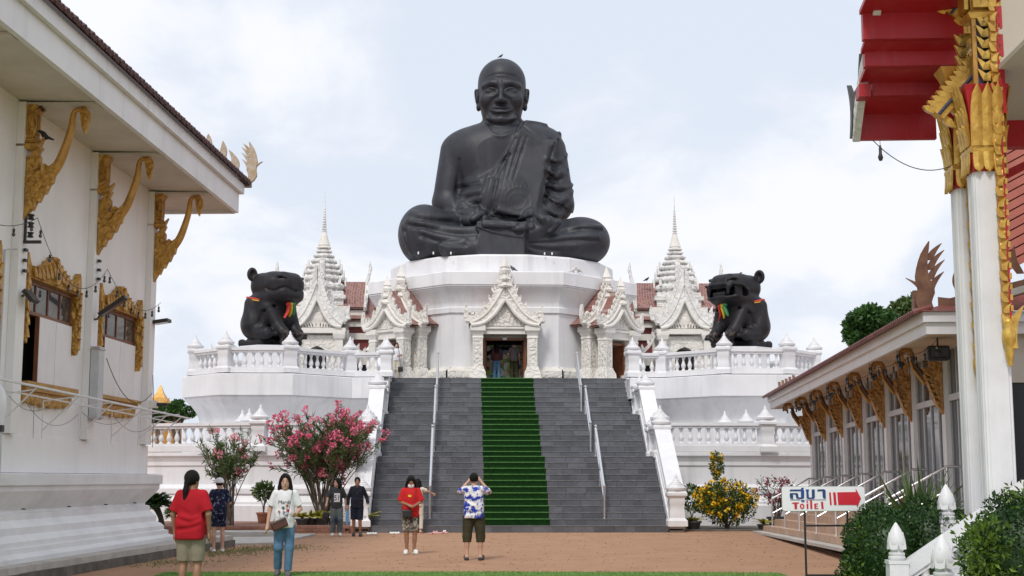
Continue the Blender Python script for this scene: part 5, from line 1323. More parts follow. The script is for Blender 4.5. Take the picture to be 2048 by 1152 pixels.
# windows: wooden frame, four panes, white shutters ajar, gilt surround
def window(yc, w, opening, label):
    t = thing('hall_window', label, 'window', q @ Vector((0, yc, 0)), R(-4.0), 'gilt windows of the left hall')
    y0, y1 = -w / 2, w / 2
    fr = MB(); fr.bx(-.04, .02, y0, y0 + .05, 4.50, 5.06).bx(-.04, .02, y1 - .05, y1, 4.50, 5.06).bx(-.04, .02, y0 + .06, y1 - .06, 5.0, 5.06).bx(-.12, .02, y0 + .06, y1 - .06, 4.47, 4.53)
    f_ = fr.build('frame', M['wood'], t, smooth=False)
    for k in range(1, 4):
        yy = lerp(y0, y1, k / 4); MB().bx(-.03, .015, yy - .02, yy + .02, 4.53, 5.0).build('mullion', M['wood'], f_, smooth=False)
    for k in range(4): MB().bx(-.015, -.005, lerp(y0, y1, k / 4) + .02, lerp(y0, y1, (k + 1) / 4) - .02, 4.53, 5.0).build('pane', M['glassdark'], f_, smooth=False)
    # shutters, two leaves at the far side closed; the near part stands open
    sh = w * opening
    for k in range(2):
        a = lerp(y0 + sh, y1 - .02, k / 2) + .008; b = lerp(y0 + sh, y1 - .02, (k + 1) / 2) - .008
        s_ = MB().bx(.005, .05, a, b, 3.28, 4.465).build('shutter', M['shutter'], t, smooth=False)
        if k == 0: MB().bx(-.02, .055, a - .03, a - .002, 3.28, 4.465).build('shutter_edge', M['wood'], s_, smooth=False)
    # gilt crown
    W = w / 2
    half = [(0, 5.62), (.14, 5.60), (.20, 5.52), (.34, 5.50), (.42, 5.42), (.58, 5.38), (.70, 5.28), (.86, 5.25), (W - .12, 5.24), (W + .02, 5.36), (W + .10, 5.50), (W + .15, 5.40)]
    out = [(W + .17, 5.20), (W + .15, 5.0), (W + .20, 4.85), (W + .16, 4.7), (W + .19, 4.5), (W + .14, 4.3), (W + .17, 4.12), (W + .10, 3.95), (W + .03, 3.92), (W + .01, 4.2), (W - .01, 5.07)]
    right = half + out; outline = [(-x, z) for x, z in right[::-1]] + [(x, z) for x, z in right[1:]]
    MB().prism(outline, .12, (.075, 0, 0), (0, 1, 0), (0, 0, 1)).build('gilt_surround', M['gold'], t, smooth=False)
    fl = MB()
    for sx in (-1, 1):
        for k in range(6):
            MB().prism(flame(.26 - .015 * k, .15, .5 * sx, 7), .07, (.15, sx * (.10 + k * .19), 5.10 + .04 * (3 - k) * (k < 3)), (0, 1, 0), (0, 0, 1)).build('leaf', M['gold'], t)
        for k in range(5): MB().prism(flame(.24, .12, .4 * sx, 6), .06, (.14, sx * (W + .07), 4.02 + .22 * k), (0, 1, 0), (0, 0, 1)).build('leaf', M['gold'], t)
    MB().prism(flame(.48, .24, 0, 9, 0), .08, (.155, 0, 5.1), (0, 1, 0), (0, 0, 1)).build('leaf', M['gold'], t)
    # gilt sill
    s_ = MB().bx(.002, .20, y0 - .05, y1 + .05, 3.20, 3.275).bx(.002, .14, y0, y1, 3.12, 3.197).build('sill', M['gold_plain'], t, smooth=False)
    hang = [(y0, 3.118)] + [(lerp(y0, y1, k / 12), 2.98 - (.07 if k % 2 else 0) - .06 * (1 - abs(k - 6) / 6)) for k in range(13)] + [(y1, 3.118)]
    MB().prism(hang, .08, (.05, 0, 0), (0, 1, 0), (0, 0, 1)).build('apron_carving', M['gold'], s_, smooth=False)
window(-2.26, 2.48, .16, 'gilt window nearest the far corner of the left hall, shutters almost shut')
window(-6.18, 2.40, .30, 'gilt window of the left hall with one shutter open on a dark gap')
window(-10.0, 2.40, .16, 'gilt window of the left hall cut by the left photo edge')
# ---------------------------------------------------------------- glazed hall on the right
HQ = Matrix.Translation((9.01, 42.57, 0)) @ Matrix.Rotation(R(-4.8), 4, 'Z') @ Matrix.Rotation(-.013, 4, 'X')
GH = thing('glazed_hall', 'low glazed hall with carved brackets and tiled roof on the right', 'building')
GH.matrix_world = HQ
SP = 2.66; NB = 8; FLZ = .76
# posts and wall ends
for i in range(NB):
    MB().bx(-.12, .12, -SP * i - .13, -SP * i + .13, 0, 3.95).build('post', M['white_clean'], GH, smooth=False)
MB().bx(-.10, 9, .131, .35, 0, 3.95).build('end_wall', M['white'], GH, smooth=False)
ye_ = -SP * (NB - 1) - .14
MB().bx(.13, 9, ye_ - .1, ye_, 3.0, 3.92).build('end_wall', M['soffit'], GH, smooth=False)
MB().bx(.13, 9, ye_ - .06, ye_ - .04, FLZ, 2.998).build('end_glazing', M['glassdark'], GH, smooth=False)
MB().bx(.9, 9, -SP * (NB - 1), .12, .0, FLZ - .01).build('floor_block', M['tan_tile'], GH, smooth=False)
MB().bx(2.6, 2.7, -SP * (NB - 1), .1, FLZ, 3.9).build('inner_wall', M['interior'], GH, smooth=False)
MB().bx(-.05, 9, -SP * (NB - 1) - .1, .14, 3.92, 3.96).build('ceiling', M['soffit'], GH, smooth=False)
for i in range(NB - 1):
    a, b = -SP * (i + 1) + .131, -SP * i - .131
    w = MB(); t_ = .05
    w.bx(-.05, .04, a, a + .09, FLZ, 3.92).bx(-.05, .04, b - .09, b, FLZ, 3.92).bx(-.05, .04, a + .09, b - .09, 3.84, 3.92).bx(-.08, .06, a + .09, b - .09, 2.86, 2.98).bx(-.05, .04, a + .09, b - .09, FLZ, FLZ + .1)
    f = w.build('window_frame', M['frame_grey'], GH, smooth=False)
    for k in range(1, 4):
        yy = lerp(a, b, k / 4)
        MB().bx(-.04, .03, yy - .035, yy + .035, FLZ + .1, 2.86).build('stile', M['frame_grey'], f, smooth=False)
        MB().bx(-.04, .03, yy - .03, yy + .03, 2.98, 3.84).build('stile', M['frame_grey'], f, smooth=False)
    for k in range(4):
        y0, y1 = lerp(a, b, k / 4) + .035, lerp(a, b, (k + 1) / 4) - .035
        MB().bx(-.012, .0, y0, y1, FLZ + .1, 2.86).build('pane', M['glassdark'], f, smooth=False)
        MB().bx(-.012, .0, y0, y1, 2.98, 3.84).build('pane', M['glassdark'], f, smooth=False)
        MB().bx(-.016, .02, y0, y0 + .06, FLZ + .1, 2.86).build('sash', M['frame_grey'], f, smooth=False)
# tan tiled steps along the whole front
tread = MB().bx(-.158, .158, -.30, .30, -.015, .015).mesh('step_tile', M['tan_tile'], False)
riser = MB().bx(-.012, .012, -.30, .30, -.088, .088).mesh('riser_tile', M['tan_tile'], False)
x0s = [-1.62, -1.28, -.94, -.60]
core = MB()
for k, x in enumerate(x0s): core.bx(x + .02, (.88 if k == 3 else x0s[k + 1] + .03), -SP * (NB - 1), .1, -.02 if k == 0 else .0, .19 * (k + 1) - .018 - .001 * k)
core.build('step_core', M['grout'], GH, smooth=False)
for k, x in enumerate(x0s):
    for j in range(30):
        y = -.25 - .61 * j
        link('riser_tile', riser, GH, (x, y, .19 * k + .094)); link('step_tile', tread, GH, (x + .165, y, .19 * (k + 1)))
MB().bx(-1.95, -1.65, -SP * (NB - 1), .1, -.02, .045).build('kerb', M['concrete'], GH, smooth=False)
# stainless handrails
for i in range(7):
    y = -1.25 - SP * i
    t = thing('step_handrail', ['steel handrail on the tan steps, farthest of the row', 'steel handrail on the tan steps, second from the far end', 'steel handrail on the tan steps, third from the far end', 'steel handrail on the tan steps just left of the sign post', 'steel handrail on the tan steps rising behind the toilet sign', 'steel handrail on the tan steps rising right of the toilet sign', 'steel handrail on the tan steps, nearest and partly behind the palm'][i], 'handrail', (0, 0, 0), 0, 'steel handrails on the tan steps')
    t.matrix_world = HQ @ Matrix.Translation((0, y, 0))
    MB().tube([(-1.52, 0, .18), (-1.52, 0, 1.0)], .026, 10).build('post', M['steel'], t)
    MB().tube([(-.42, 0, .76), (-.42, 0, 1.60)], .026, 10).build('post', M['steel'], t)
    MB().tube([(-1.52, 0, 1.0), (-.42, 0, 1.60), (-.15, 0, 1.60)], .026, 10).build('top_rail', M['steel'], t)
    MB().tube([(-1.52, 0, .58), (-.42, 0, 1.18)], .018, 8).build('middle_rail', M['steel'], t)
    for xx, zz in ((-1.52, .19), (-.42, .76)): MB().lathe([(0, 0), (.05, 0), (.05, .012), (.03, .03)], 10, (xx, 0, zz)).build('base_plate', M['steel'], t)
# eaves and roof
ex, yf, yn2 = -1.05, 1.55, -19.0
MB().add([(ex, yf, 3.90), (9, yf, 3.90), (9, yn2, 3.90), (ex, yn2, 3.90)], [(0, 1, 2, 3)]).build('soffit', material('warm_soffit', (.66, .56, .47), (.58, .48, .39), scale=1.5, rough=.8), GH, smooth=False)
MB().bx(ex - .08, ex, yn2 - .08, yf + .08, 3.82, 4.02).bx(ex - .003, 9, yn2 - .083, yn2, 3.82, 4.02).bx(ex - .003, 9, yf, yf + .083, 3.82, 4.02).build('fascia', M['white_clean'], GH, smooth=False)
MB().bx(ex - .14, ex, yn2 - .14, yf + .14, 4.023, 4.20).bx(ex - .003, 9, yn2 - .143, yn2, 4.023, 4.20).build('eave_cornice', M['white_clean'], GH, smooth=False)
sl = .33
MB().add([(ex - .2, yf + .2, 4.20), (ex - .2, yn2 - .2, 4.20), (1.6, yn2 + 2.2, 5.2), (9, yn2 + 2.2, 5.2), (9, yn2 - .2, 4.20), (4.5, yf + .2, 6.1), (4.5, yn2 + 2.2, 6.1)],
         [(1, 0, 5, 6, 2), (1, 2, 3, 4)]).build('roof', M['redtile'], GH, smooth=False)
em = MB().prism([(-.075, 0), (-.075, .04), (-.04, .07), (0, .08), (.04, .07), (.075, .04), (.075, 0)], .34, (0, 0, 0), (0, 1, 0), (-.30, 0, .95)).mesh('roof_tile', M['redtile'], True)
em2 = MB().prism([(-.075, 0), (-.075, .04), (-.04, .07), (0, .08), (.04, .07), (.075, .04), (.075, 0)], .34, (0, 0, 0), (1, 0, 0), (0, -.30, .95)).mesh('roof_tile', M['redtile'], True)
for i in range(128): link('roof_tile', em, GH, (ex - .12, yf + .12 - .163 * i, 4.215))
for j in range(6):
    for i in range(34): link('roof_tile', em2, GH, (1.2 + .16 * i + .08 * (j % 2), yn2 - .12 + .30 * j, 4.22 + .135 * j))
# upper roof tier: pinkish red boards seen behind the columns
for k in range(16):
    MB().prism([(0, 0), (6, 3.2), (6, 3.36), (0, .16)], .05, (.3, yn2 + 2.6 + .02 * k, 4.9 + .19 * k), (1, 0, 0), (0, 0, 1)).build('gable_board', material('faded_red_board', (.46, .15, .11), (.40, .12, .09), scale=3, rough=.6) if k == 0 else bpy.data.materials['faded_red_board'], GH, smooth=False)
MB().prism([(0, 0), (6, 3.2), (6, 6.4), (0, 3.2)], .05, (.3, yn2 + 3.1, 4.9), (1, 0, 0), (0, 0, 1)).build('gable_backing', M['maroon'], GH, smooth=False)
# naga finials
nf = thing('roof_finial', 'tall dark brown naga finial on the near corner of the glazed hall roof', 'finial'); nf.matrix_world = HQ @ Matrix.Translation((ex + .22, yn2 + .25, 4.22)) @ Matrix.Rotation(R(-14), 4, 'Z')
naga(nf, M['finial_brown'], 1.08, (-1, 0))
MB().prism([(.0, .0), (2.6, .78), (2.6, 1.02), (1.4, .52), (.2, .25), (0, .28)], .14, (0, 0, 0), (1, 0, 0), (0, 0, 1)).build('ridge', M['finial_brown'], nf, smooth=False)
MB().prism([(-.1, -.06), (2.6, .66), (2.6, .8), (0, .06)], .3, (0, .0, -.05), (1, 0, 0), (0, 0, 1)).build('ridge_mortar', M['concrete'], nf, smooth=False)
for k in range(9): MB().prism(flame(.50, .13, -.15, 9, .5), .07, (.42 + .24 * k, 0, .30 + .085 * k), (1, 0, 0), (0, 0, 1)).build('flame', M['finial_brown'], nf)
mf = thing('roof_finial', 'slim brown flame finial midway along the glazed hall roof edge', 'finial'); mf.matrix_world = HQ @ Matrix.Translation((ex + .5, -16.0, 4.42))
MB().prism(flame(.62, .22, -.1, 10, .5), .09, (0, 0, 0), (0, -1, 0), (0, 0, 1)).build('flame', M['finial_brown'], mf); MB().prism(flame(.4, .2, .3, 8, .3), .08, (0, .1, 0), (0, -1, 0), (0, 0, 1)).build('flame', M['finial_brown'], mf)
ff = thing('roof_finial', 'row of brown ridge flames on the far end of the glazed hall roof', 'finial'); ff.matrix_world = HQ @ Matrix.Translation((ex + .15, .9, 4.22))
for k in range(5): MB().prism(flame(.40, .15, .25, 8, .4), .08, (.02 * k, -.62 * k, .02), (0, 1, 0), (0, 0, 1)).build('flame', M['finial_brown'], ff)
MB().bx(-.06, .06, -2.8, .1, -.04, .05).build('ridge', M['finial_brown'], ff, smooth=False)
# carved brackets with curled heads
def curl_bracket():
    P = []
    b = MB(); out = [(.0, 2.62), (.05, 2.66), (.08, 2.80), (.13, 2.88), (.17, 3.02), (.24, 3.10), (.26, 3.22), (.35, 3.28), (.37, 3.38), (.30, 3.42), (.33, 3.52), (.24, 3.50), (.22, 3.58), (.14, 3.50), (.12, 3.6), (0, 3.62)]
    b.prism([(-x, z) for x, z in out][::-1], .15, bev=.015); P.append(('carved_body', b, M['gold_brown']))
    n = MB(); pts = spline([(-.30, 0, 3.28), (-.40, 0, 3.42), (-.50, 0, 3.58), (-.54, 0, 3.72), (-.56, 0, 3.80)], 10); n.tube(pts, [.065, .06, .055, .05, .05, .05, .05, .05, .05, .05], 8); P.append(('neck', n, M['darkwood']))
    c = MB(); pts = [(-.66 + .105 * math.cos(a) * (1 - .0 * i), 0, 3.765 + .105 * math.sin(a)) for i, a in enumerate(np.linspace(-.2, 4.6, 18))]; c.tube(pts, [.055] * 14 + [.05, .04, .03, .012], 8); P.append(('curled_head', c, M['gold_brown']))
    f = MB(); f.tube([(-.33, 0, 3.20), (-.43, 0, 3.34), (-.54, 0, 3.5), (-.59, 0, 3.66)], [.03, .03, .025, .02], 6); P.append(('trim', f, M['gold_plain']))
    k = MB(); k.sq([(.10, 3.42), (.12, 3.46), (.085, 3.52), (.085, 3.76), (.13, 3.86), (.13, 3.89)], (-.14, 0, 0)); k.prism([(-.32, 3.87), (-.24, 3.80), (-.24, 3.6), (-.16, 3.5), (-.1, 3.87)], .12); P.append(('capital', k, M['gold_brown']))
    l = MB()
    for i in range(6): l.prism(flame(.20, .10, -.6, 6), .19, (-.06 - .04 * i, 0, 2.76 + .11 * i), (1, 0, 0), (0, 0, 1))
    P.append(('leaf_carving', l, M['gold_brown'])); return [(a, m.mesh(a, t)) for a, m, t in P]
CB = curl_bracket()
order = ['farthest of the row on the glazed hall', 'second from the far end of the glazed hall', 'third from the far end of the glazed hall', 'fourth from the far end of the glazed hall', 'third from the near end of the glazed hall', 'second from the near end of the glazed hall', 'nearest one, below the black loudspeaker']
for i in range(7):
    t = thing('eave_bracket', 'brown gold carved bracket with curled head, ' + order[i], 'bracket', (0, 0, 0), 0, 'curled brackets of the glazed hall'); t.matrix_world = HQ @ Matrix.Translation((-.121, -SP * i, 0))
    for n_, me in CB: link(n_, me, t)
# loudspeaker under the eave
sp = thing('loudspeaker', 'black loudspeaker hung under the near eave of the glazed hall', 'speaker'); sp.matrix_world = HQ @ Matrix.Translation((-.62, -17.75, 3.62)) @ Matrix.Rotation(R(-8), 4, 'Z')
s = SDF((-.25, -.2, -.2), (.25, .2, .2), .012); s.box((0, 0, 0), (.20, .13, .135), .05); s.box((0, -.14, 0), (.165, .03, .10), .03, op='s'); s.build('cabinet', M['black'], sp)
for z in (.04,): MB().lathe([(.0, .03), (.03, .02), (.075, 0), (.08, .0), (.08, -.01), (0, -.01)], 14, (0, 0, 0)).xf(Matrix.Translation((0, -.105, -.01)) @ Matrix.Rotation(R(90), 4, 'X')).build('cone', M['darkmetal'], sp)
MB().lathe([(0, .02), (.018, .01), (.02, 0)], 10).xf(Matrix.Translation((-.03, -.135, .09)) @ Matrix.Rotation(R(90), 4, 'X')).build('badge', M['steel_dull'], sp)
MB().bx(-.015, .015, -.02, .02, .13, .28).build('mount', M['darkmetal'], sp, smooth=False)
# ---------------------------------------------------------------- red and gold pavilion at the right edge
PQ = Matrix.Translation((4.80, 16.8, 0)) @ Matrix.Rotation(R(-4.8), 4, 'Z')
def pl(x, y, Y): return PQ.inverted() @ at(x, y, Y)
RP = thing('red_gold_pavilion', 'red eaved pavilion with white columns and gilt carving at the right edge', 'pavilion'); RP.matrix_world = PQ
def redent(h, k=.78, j=.9):
    return [(h, -h * k + h * .1), (h * j, -h * k), (h * j, -h * j), (h * k, -h * j), (h * k - h * .1, -h), (-h * k + h * .1, -h), (-h * k, -h * j), (-h * j, -h * j), (-h * j, -h * k), (-h, -h * k + h * .1),
            (-h, h * k - h * .1), (-h * j, h * k), (-h * j, h * j), (-h * k, h * j), (-h * k + h * .1, h), (h * k - h * .1, h), (h * k, h * j), (h * j, h * j), (h * j, h * k), (h, h * k - h * .1)][::-1][::-1]
def column(x, y):
    pol = redent(.178)
    if sum(pol[i - 1][0] * pol[i][1] - pol[i][0] * pol[i - 1][1] for i in range(len(pol))) < 0: pol = pol[::-1]
    c = MB().sweep([(a + x, b + y) for a, b in pol], [(.10, .85), (.10, 1.0), (.04, 1.05), (.0, 1.1), (0, 5.50)]).build('column', M['white_clean'], RP, smooth=False)
    for a in range(4):
        for k in (-1, 1):
            p = Matrix.Rotation(a * math.pi / 2, 3, 'Z') @ Vector((k * .07, -.1765, 0)); MB().box((x + p.x, y + p.y, 3.2), (.018, .010, 4.2), a * math.pi / 2).build('fluting', M['white_clean'], c, smooth=False)
    # capital: red core and gilt lotus petals in tiers
    MB().sq([(.185, 5.34), (.20, 5.50), (.20, 5.58), (.175, 5.62), (.19, 5.82), (.215, 6.1), (.25, 6.34), (.27, 6.42), (.0, 6.42)], (x, y, 0)).build('capital_core', M['redpaint'], c, smooth=False)
    MB().sq([(.215, 5.57), (.225, 5.59), (.225, 5.63), (.21, 5.65)], (x, y, 0)).build('capital_ring', M['gold_bright'], c, smooth=False)
    def petal(w, h, flare, up=True):
        g = MB(); n = 7; L = []
        for i in range(n):
            t = i / (n - 1); hw = w / 2 * (1 if t < .55 else math.sqrt(max(0, 1 - ((t - .55) / .45) ** 2))) + .002
            yy = -flare * t * t - .02; z = h * t * (1 if up else -1)
            L.append([(-hw, yy, z), (-hw * .35, yy - .022, z), (hw * .35, yy - .022, z), (hw, yy, z), (hw * .5, yy + .02, z), (-hw * .5, yy + .02, z)])
        g.loft(L); return g.mesh('petal', [M['gold_bright']], True, 50)
    big, mid, low, hang = petal(.15, .80, .11), petal(.145, .50, .06), petal(.14, .28, .045), petal(.12, .26, .02, False)
    for a in range(4):
        an = a * math.pi / 2; rot = Matrix.Rotation(an, 3, 'Z')
        for k in (-1, 0, 1):
            for me, z, off in ((big, 5.63, .185), (mid, 5.65, .195), (low, 5.65, .205), (hang, 5.58, .195)):
                p = rot @ Vector((k * .125, -off, 0)); o = link('petal', me, c, (x + p.x, y + p.y, z), an)
    return c
ca, cb = column(.05, 1.0), column(0, 0)
for dx, dy in ((4.0, 2.3), (4.0, 0), (4, -4)): MB().bx(dx - .2, dx + .2, dy - .2, dy + .2, .85, 6.6).build('column', M['white_clean'], RP, smooth=False)
# raised white floor
MB().bx(-.55, 7, -8, 2.6, -.02, .85).build('platform', M['white'], RP, smooth=False)
MB().bx(3.2, 7, 2.2, 2.5, .85, 5.0).build('back_wall', M['interior'], RP, smooth=False)
# ceiling and cross beams
MB().bx(.16, 7, -8, 2.45, 6.60, 6.66).build('ceiling', material('beige_ceiling', (.50, .46, .38), (.46, .42, .34), scale=.8, rough=.8), RP, smooth=False)
MB().bx(.12, 7, 2.46, 2.54, 6.598, 10.5).build('gable_panel', bpy.data.materials['beige_ceiling'], RP, smooth=False)
MB().bx(.22, 7, 2.25, 2.45, 6.22, 6.598).build('tie_beam', M['redpaint'], RP, smooth=False)
MB().loft([[(.35, 2.3, 5.45), (.35, 2.3, 5.6), (1.6, 2.3, 6.2), (1.8, 2.3, 6.2)], [(.35, 2.42, 5.45), (.35, 2.42, 5.6), (1.6, 2.42, 6.2), (1.8, 2.42, 6.2)]]).build('brace', M['redpaint'], RP, smooth=False)
# stepped red purlins and boards of the projecting gable
def purlin(y0, y1, xl, Y, dep, name='purlin'):
    a = pl(xl, y1, Y); b = pl(xl, y0, Y); g = MB(); g.bx(a.x, -.05, a.y, a.y + dep, a.z, b.z); g.build(name, M['redpaint'], RP, smooth=False); return a, b
rows = [(227, 279, 1716, 18.9, .10), (164, 191, 1745, 18.25, .12), (103, 132, 1730, 17.7, .14), (24, 78, 1727, 17.35, .12), (-60, -30, 1740, 16.5, .12), (-160, -110, 1728, 15.9, .12)]
E_ = [purlin(*r) for r in rows]
for k in range(len(E_) - 1):
    b = E_[k][1]; a = E_[k + 1][0]; xw = min(a.x, b.x) + .04
    MB().loft([[(xw, b.y + .05, b.z - .02), (xw, a.y + .05, a.z + .03), (xw, a.y + .05, a.z + .09), (xw, b.y + .05, b.z + .04)], [(-.05, b.y + .05, b.z - .02), (-.05, a.y + .05, a.z + .03), (-.05, a.y + .05, a.z + .09), (-.05, b.y + .05, b.z + .04)]]).build('roof_boards', M['redpaint'], RP, smooth=False)
# bargeboard of the gable seen edge on, with dark flames
bb = MB(); pts = [(E_[0][0].y + .12, E_[0][0].z + .15), (E_[1][0].y + .1, E_[1][0].z + .35), (E_[2][0].y + .1, E_[2][0].z + .4), (E_[3][0].y + .1, E_[3][0].z + .5), (E_[5][0].y, E_[5][0].z + .6)]
P_ = spline(pts, 14); low_ = [(y - .10, z - .18) for y, z in P_]; xb = E_[0][0].x - .02
for k in range(13): bb.loft([[(x, P_[k][0], P_[k][1]), (x, P_[k + 1][0], P_[k + 1][1]), (x, low_[k + 1][0], low_[k + 1][1]), (x, low_[k][0], low_[k][1])] for x in (xb - .05, xb + .05)])
bo = bb.build('bargeboard', M['grey_carved'], RP)
for k in range(1, 13, 2): MB().prism(flame(.34, .10, -.3, 8), .05, (xb - .02, P_[k][0], P_[k][1] - .05), (0, 1, 0), (0, 0, 1)).build('flame', M['darkmetal'], bo)
MB().prism(flame(.8, .15, .2, 10, .5), .07, (xb - .03, P_[0][0] - .03, P_[0][1] - .1), (0, 1, 0), (0, 0, 1)).build('flame', M['darkmetal'], bo)
MB().bx(xb - .10, xb + .06, E_[1][0].y - .15, E_[1][0].y + .1, E_[1][0].z - .05, E_[1][0].z + .12).build('purlin_end', M['redpaint'], bo, smooth=False)
# gilt diagonal brackets, panels and pendants above the columns
def gilt_arm(p0, p1, w, label='gilt_bracket'):
    a, b = Vector(p0), Vector(p1); d = (b - a).normalized(); up = Vector((-d.z, 0, d.x)).normalized()
    L = (b - a).length
    g = MB().loft([[a + up * s_ + Vector((0, t_, 0)) for s_, t_ in ((-w, -.09), (w * .2, -.09), (w * .2, .09), (-w, .09))], [b + up * s_ + Vector((0, t_, 0)) for s_, t_ in ((-w, -.09), (w * .2, -.09), (w * .2, .09), (-w, .09))]])
    o = g.build(label, M['gold_bright'], RP, smooth=False)
    n = max(3, int(L / .075))
    for i in range(n):
        p = a + (b - a) * ((i + .4) / n)
        MB().prism(flame(.16, .085, -.3, 6), .16, p + up * w * .1, d, up).build('flame', M['gold_bright'], o)
        if i % 2 == 0: MB().prism([(-.04, 0), (.04, 0), (.05, -.08), (0, -.2), (-.05, -.08)], .1, p - up * w, d, up).build('pendant', M['gold_bright'], o)
    MB().tube([a - Vector((0, .10, 0)) - up * w * .35, b - Vector((0, .10, 0)) - up * w * .35], .022, 6).build('bead', M['bluepaint'], o)
gilt_arm(pl(1868, 228, 17.15), pl(1962, 120, 16.95), .13)
gilt_arm(pl(1892, 28, 17.3), pl(1962, -60, 17.0), .13)
# flared gilt corbel between arm and purlin
c0 = pl(1905, 165, 17.2); MB().sq([(.06, -.30), (.08, -.12), (.14, .05), (.19, .16), (.0, .16)], (c0.x, c0.y, c0.z)).build('corbel', M['gold_bright'], RP, smooth=False)
def panel(x0, x1, z0, z1, y):
    o = MB().bx(x0, x1, y, y + .12, z0, z1).build('gilt_panel', M['bluepaint'], RP, smooth=False)
    for xx in (x0, x1): MB().bx(xx - .025, xx + .025, y - .03, y + .02, z0, z1).build('panel_edge', M['gold_plain'], o, smooth=False)
    n = int((z1 - z0) / .14)
    for i in range(n):
        for sx in (-1, 1): MB().prism(flame(.16, .08, .7 * sx, 6), .05, ((x0 + x1) / 2 + .0 * sx, y - .03, z0 + .04 + .14 * i), (1, 0, 0), (0, 0, 1)).build('leaf', M['gold_bright'], o)
panel(-.10, .16, 6.43, 7.30, -.16); panel(-.08, .16, 6.43, 7.2, .95); panel(-.16, -.13, 6.43, 7.2, .2)
for (x, y) in ((.02, -.05), (.05, 1.0)):
    o = MB().sq([(.16, 7.28), (.2, 7.34), (.15, 7.4), (.17, 7.6), (.27, 7.95), (.0, 7.95)], (x, y, 0)).build('upper_capital', M['gold_bright'], RP, smooth=False)
    for a in range(4):
        for k in (-1, 0, 1):
            p = Matrix.Rotation(a * math.pi / 2, 3, 'Z') @ Vector((k * .09, -.20, 0)); MB().prism(flame(.5, .1, 0, 7, 0), .05, (x + p.x, y + p.y, 7.4), (math.cos(a * math.pi / 2), math.sin(a * math.pi / 2), 0), (0, 0, 1)).build('petal', M['gold_bright'], o)
    MB().bx(x - .2, x + .3, y - .2, y + .2, 7.95, 9.5).build('upper_post', M['redpaint'], RP, smooth=False)
# long gilt strips hanging down the columns
def strip(x, y, z0, z1, w=.075):
    o = MB().bx(x - w / 2, x + w / 2, y - .03, y + .03, z0, z1).build('gilt_strip', M['gold'], RP, smooth=False)
    MB().bx(x + w / 2, x + w / 2 + .028, y - .035, y + .035, z0, z1).build('red_edge', M['redpaint'], o, smooth=False)
    n = int((z1 - z0) / .13)
    g = MB()
    for i in range(n): g.prism(flame(.12, .06, .5 * (1 if i % 2 else -1), 6), .04, (x, y - .035, z0 + .13 * i), (1, 0, 0), (0, 0, 1)); g.box((x + w / 2 + .03, y - .03, z0 + .13 * i + .06), (.03, .03, .07))
    tag(g.build('strip_carving', M['gold_bright'], o))
    e = MB(); e.lathe([(.0, -.52), (.028, -.50), (.045, -.40), (.05, -.38), (.055, -.28), (.08, -.20), (.085, -.12), (.06, -.05), (.075, .02), (.05, .06)], 10, (x + .02, y - .02, z0)); e.build('end_ornament', M['gold_bright'], o)
    MB().prism(flame(.52, .13, .3, 9, .2), .07, (x + .05, y - .03, z0 - .30), (1, 0, 0), (0, 0, 1)).build('end_flame', M['gold_bright'], o)
strip(.115, -.215, 3.45, 7.9); strip(.03, .79, 3.20, 5.45, .06)
for k in range(5): MB().bx(.17, .23, -.26, -.20, 6.05 + .36 * k, 6.33 + .36 * k).build('red_scale', M['redpaint'], RP, smooth=False)
fl = thing('floodlight', 'small white floodlight beside the gilt capital of the red pavilion', 'lamp'); fl.matrix_world = PQ @ Matrix.Translation((.42, 1.1, 5.75))
MB().box((0, 0, 0), (.20, .08, .12), -.5).build('housing', M['steel_dull'], fl, smooth=False); MB().lathe([(0, .06), (.05, .04), (.06, 0), (0, 0)], 10).xf(Matrix.Translation((-.06, -.05, -.05)) @ Matrix.Rotation(R(100), 4, 'X')).build('lens', M['bulb'], fl)

# ---------------------------------------------------------------- white entrance balustrades in front of the pavilion
LOTUS = MB().lathe([(.085, 0), (.10, .015), (.10, .04), (.085, .05), (.095, .06), (.095, .085), (.07, .10), (.085, .125), (.105, .18), (.108, .22), (.09, .29), (.055, .36), (.02, .42), (.0, .44)], 14).mesh('lotus_bud', M['white_clean'], True, 45)
RING = MB().lathe([(.05, 0), (.06, .02), (.04, .05), (.055, .14), (.075, .2), (.078, .24), (.06, .3), (.045, .36), (.055, .42), (.055, .45)], 12).mesh('baluster', M['ceramic'], True, 50)
band = MB().lathe([(.079, .19), (.082, .20), (.082, .235), (.079, .245)], 12).mesh('glaze_band', M['bluepaint'], True)
def newel(par, loc, h, w=.11):
    o = MB().sq([(w, 0), (w, h - .05), (w * 1.08, h - .04), (w * 1.08, h)]).build('newel', M['white_clean'], par, smooth=False); o.location = loc
    link('lotus_bud', LOTUS, o, (0, 0, h)); pm = MB()
    for a in range(6):
        an = a * math.pi / 3; pm.prism([(-.045, 0), (0, -.01), (.045, 0), (.05, .08), (0, .19), (-.05, .08)], .012, (.100 * math.cos(an), .100 * math.sin(an), h + .13), (-math.sin(an), math.cos(an), 0), (-.12 * math.cos(an), -.12 * math.sin(an), 1))
    pm.build('petals', M['white_clean'], o, smooth=False); return o
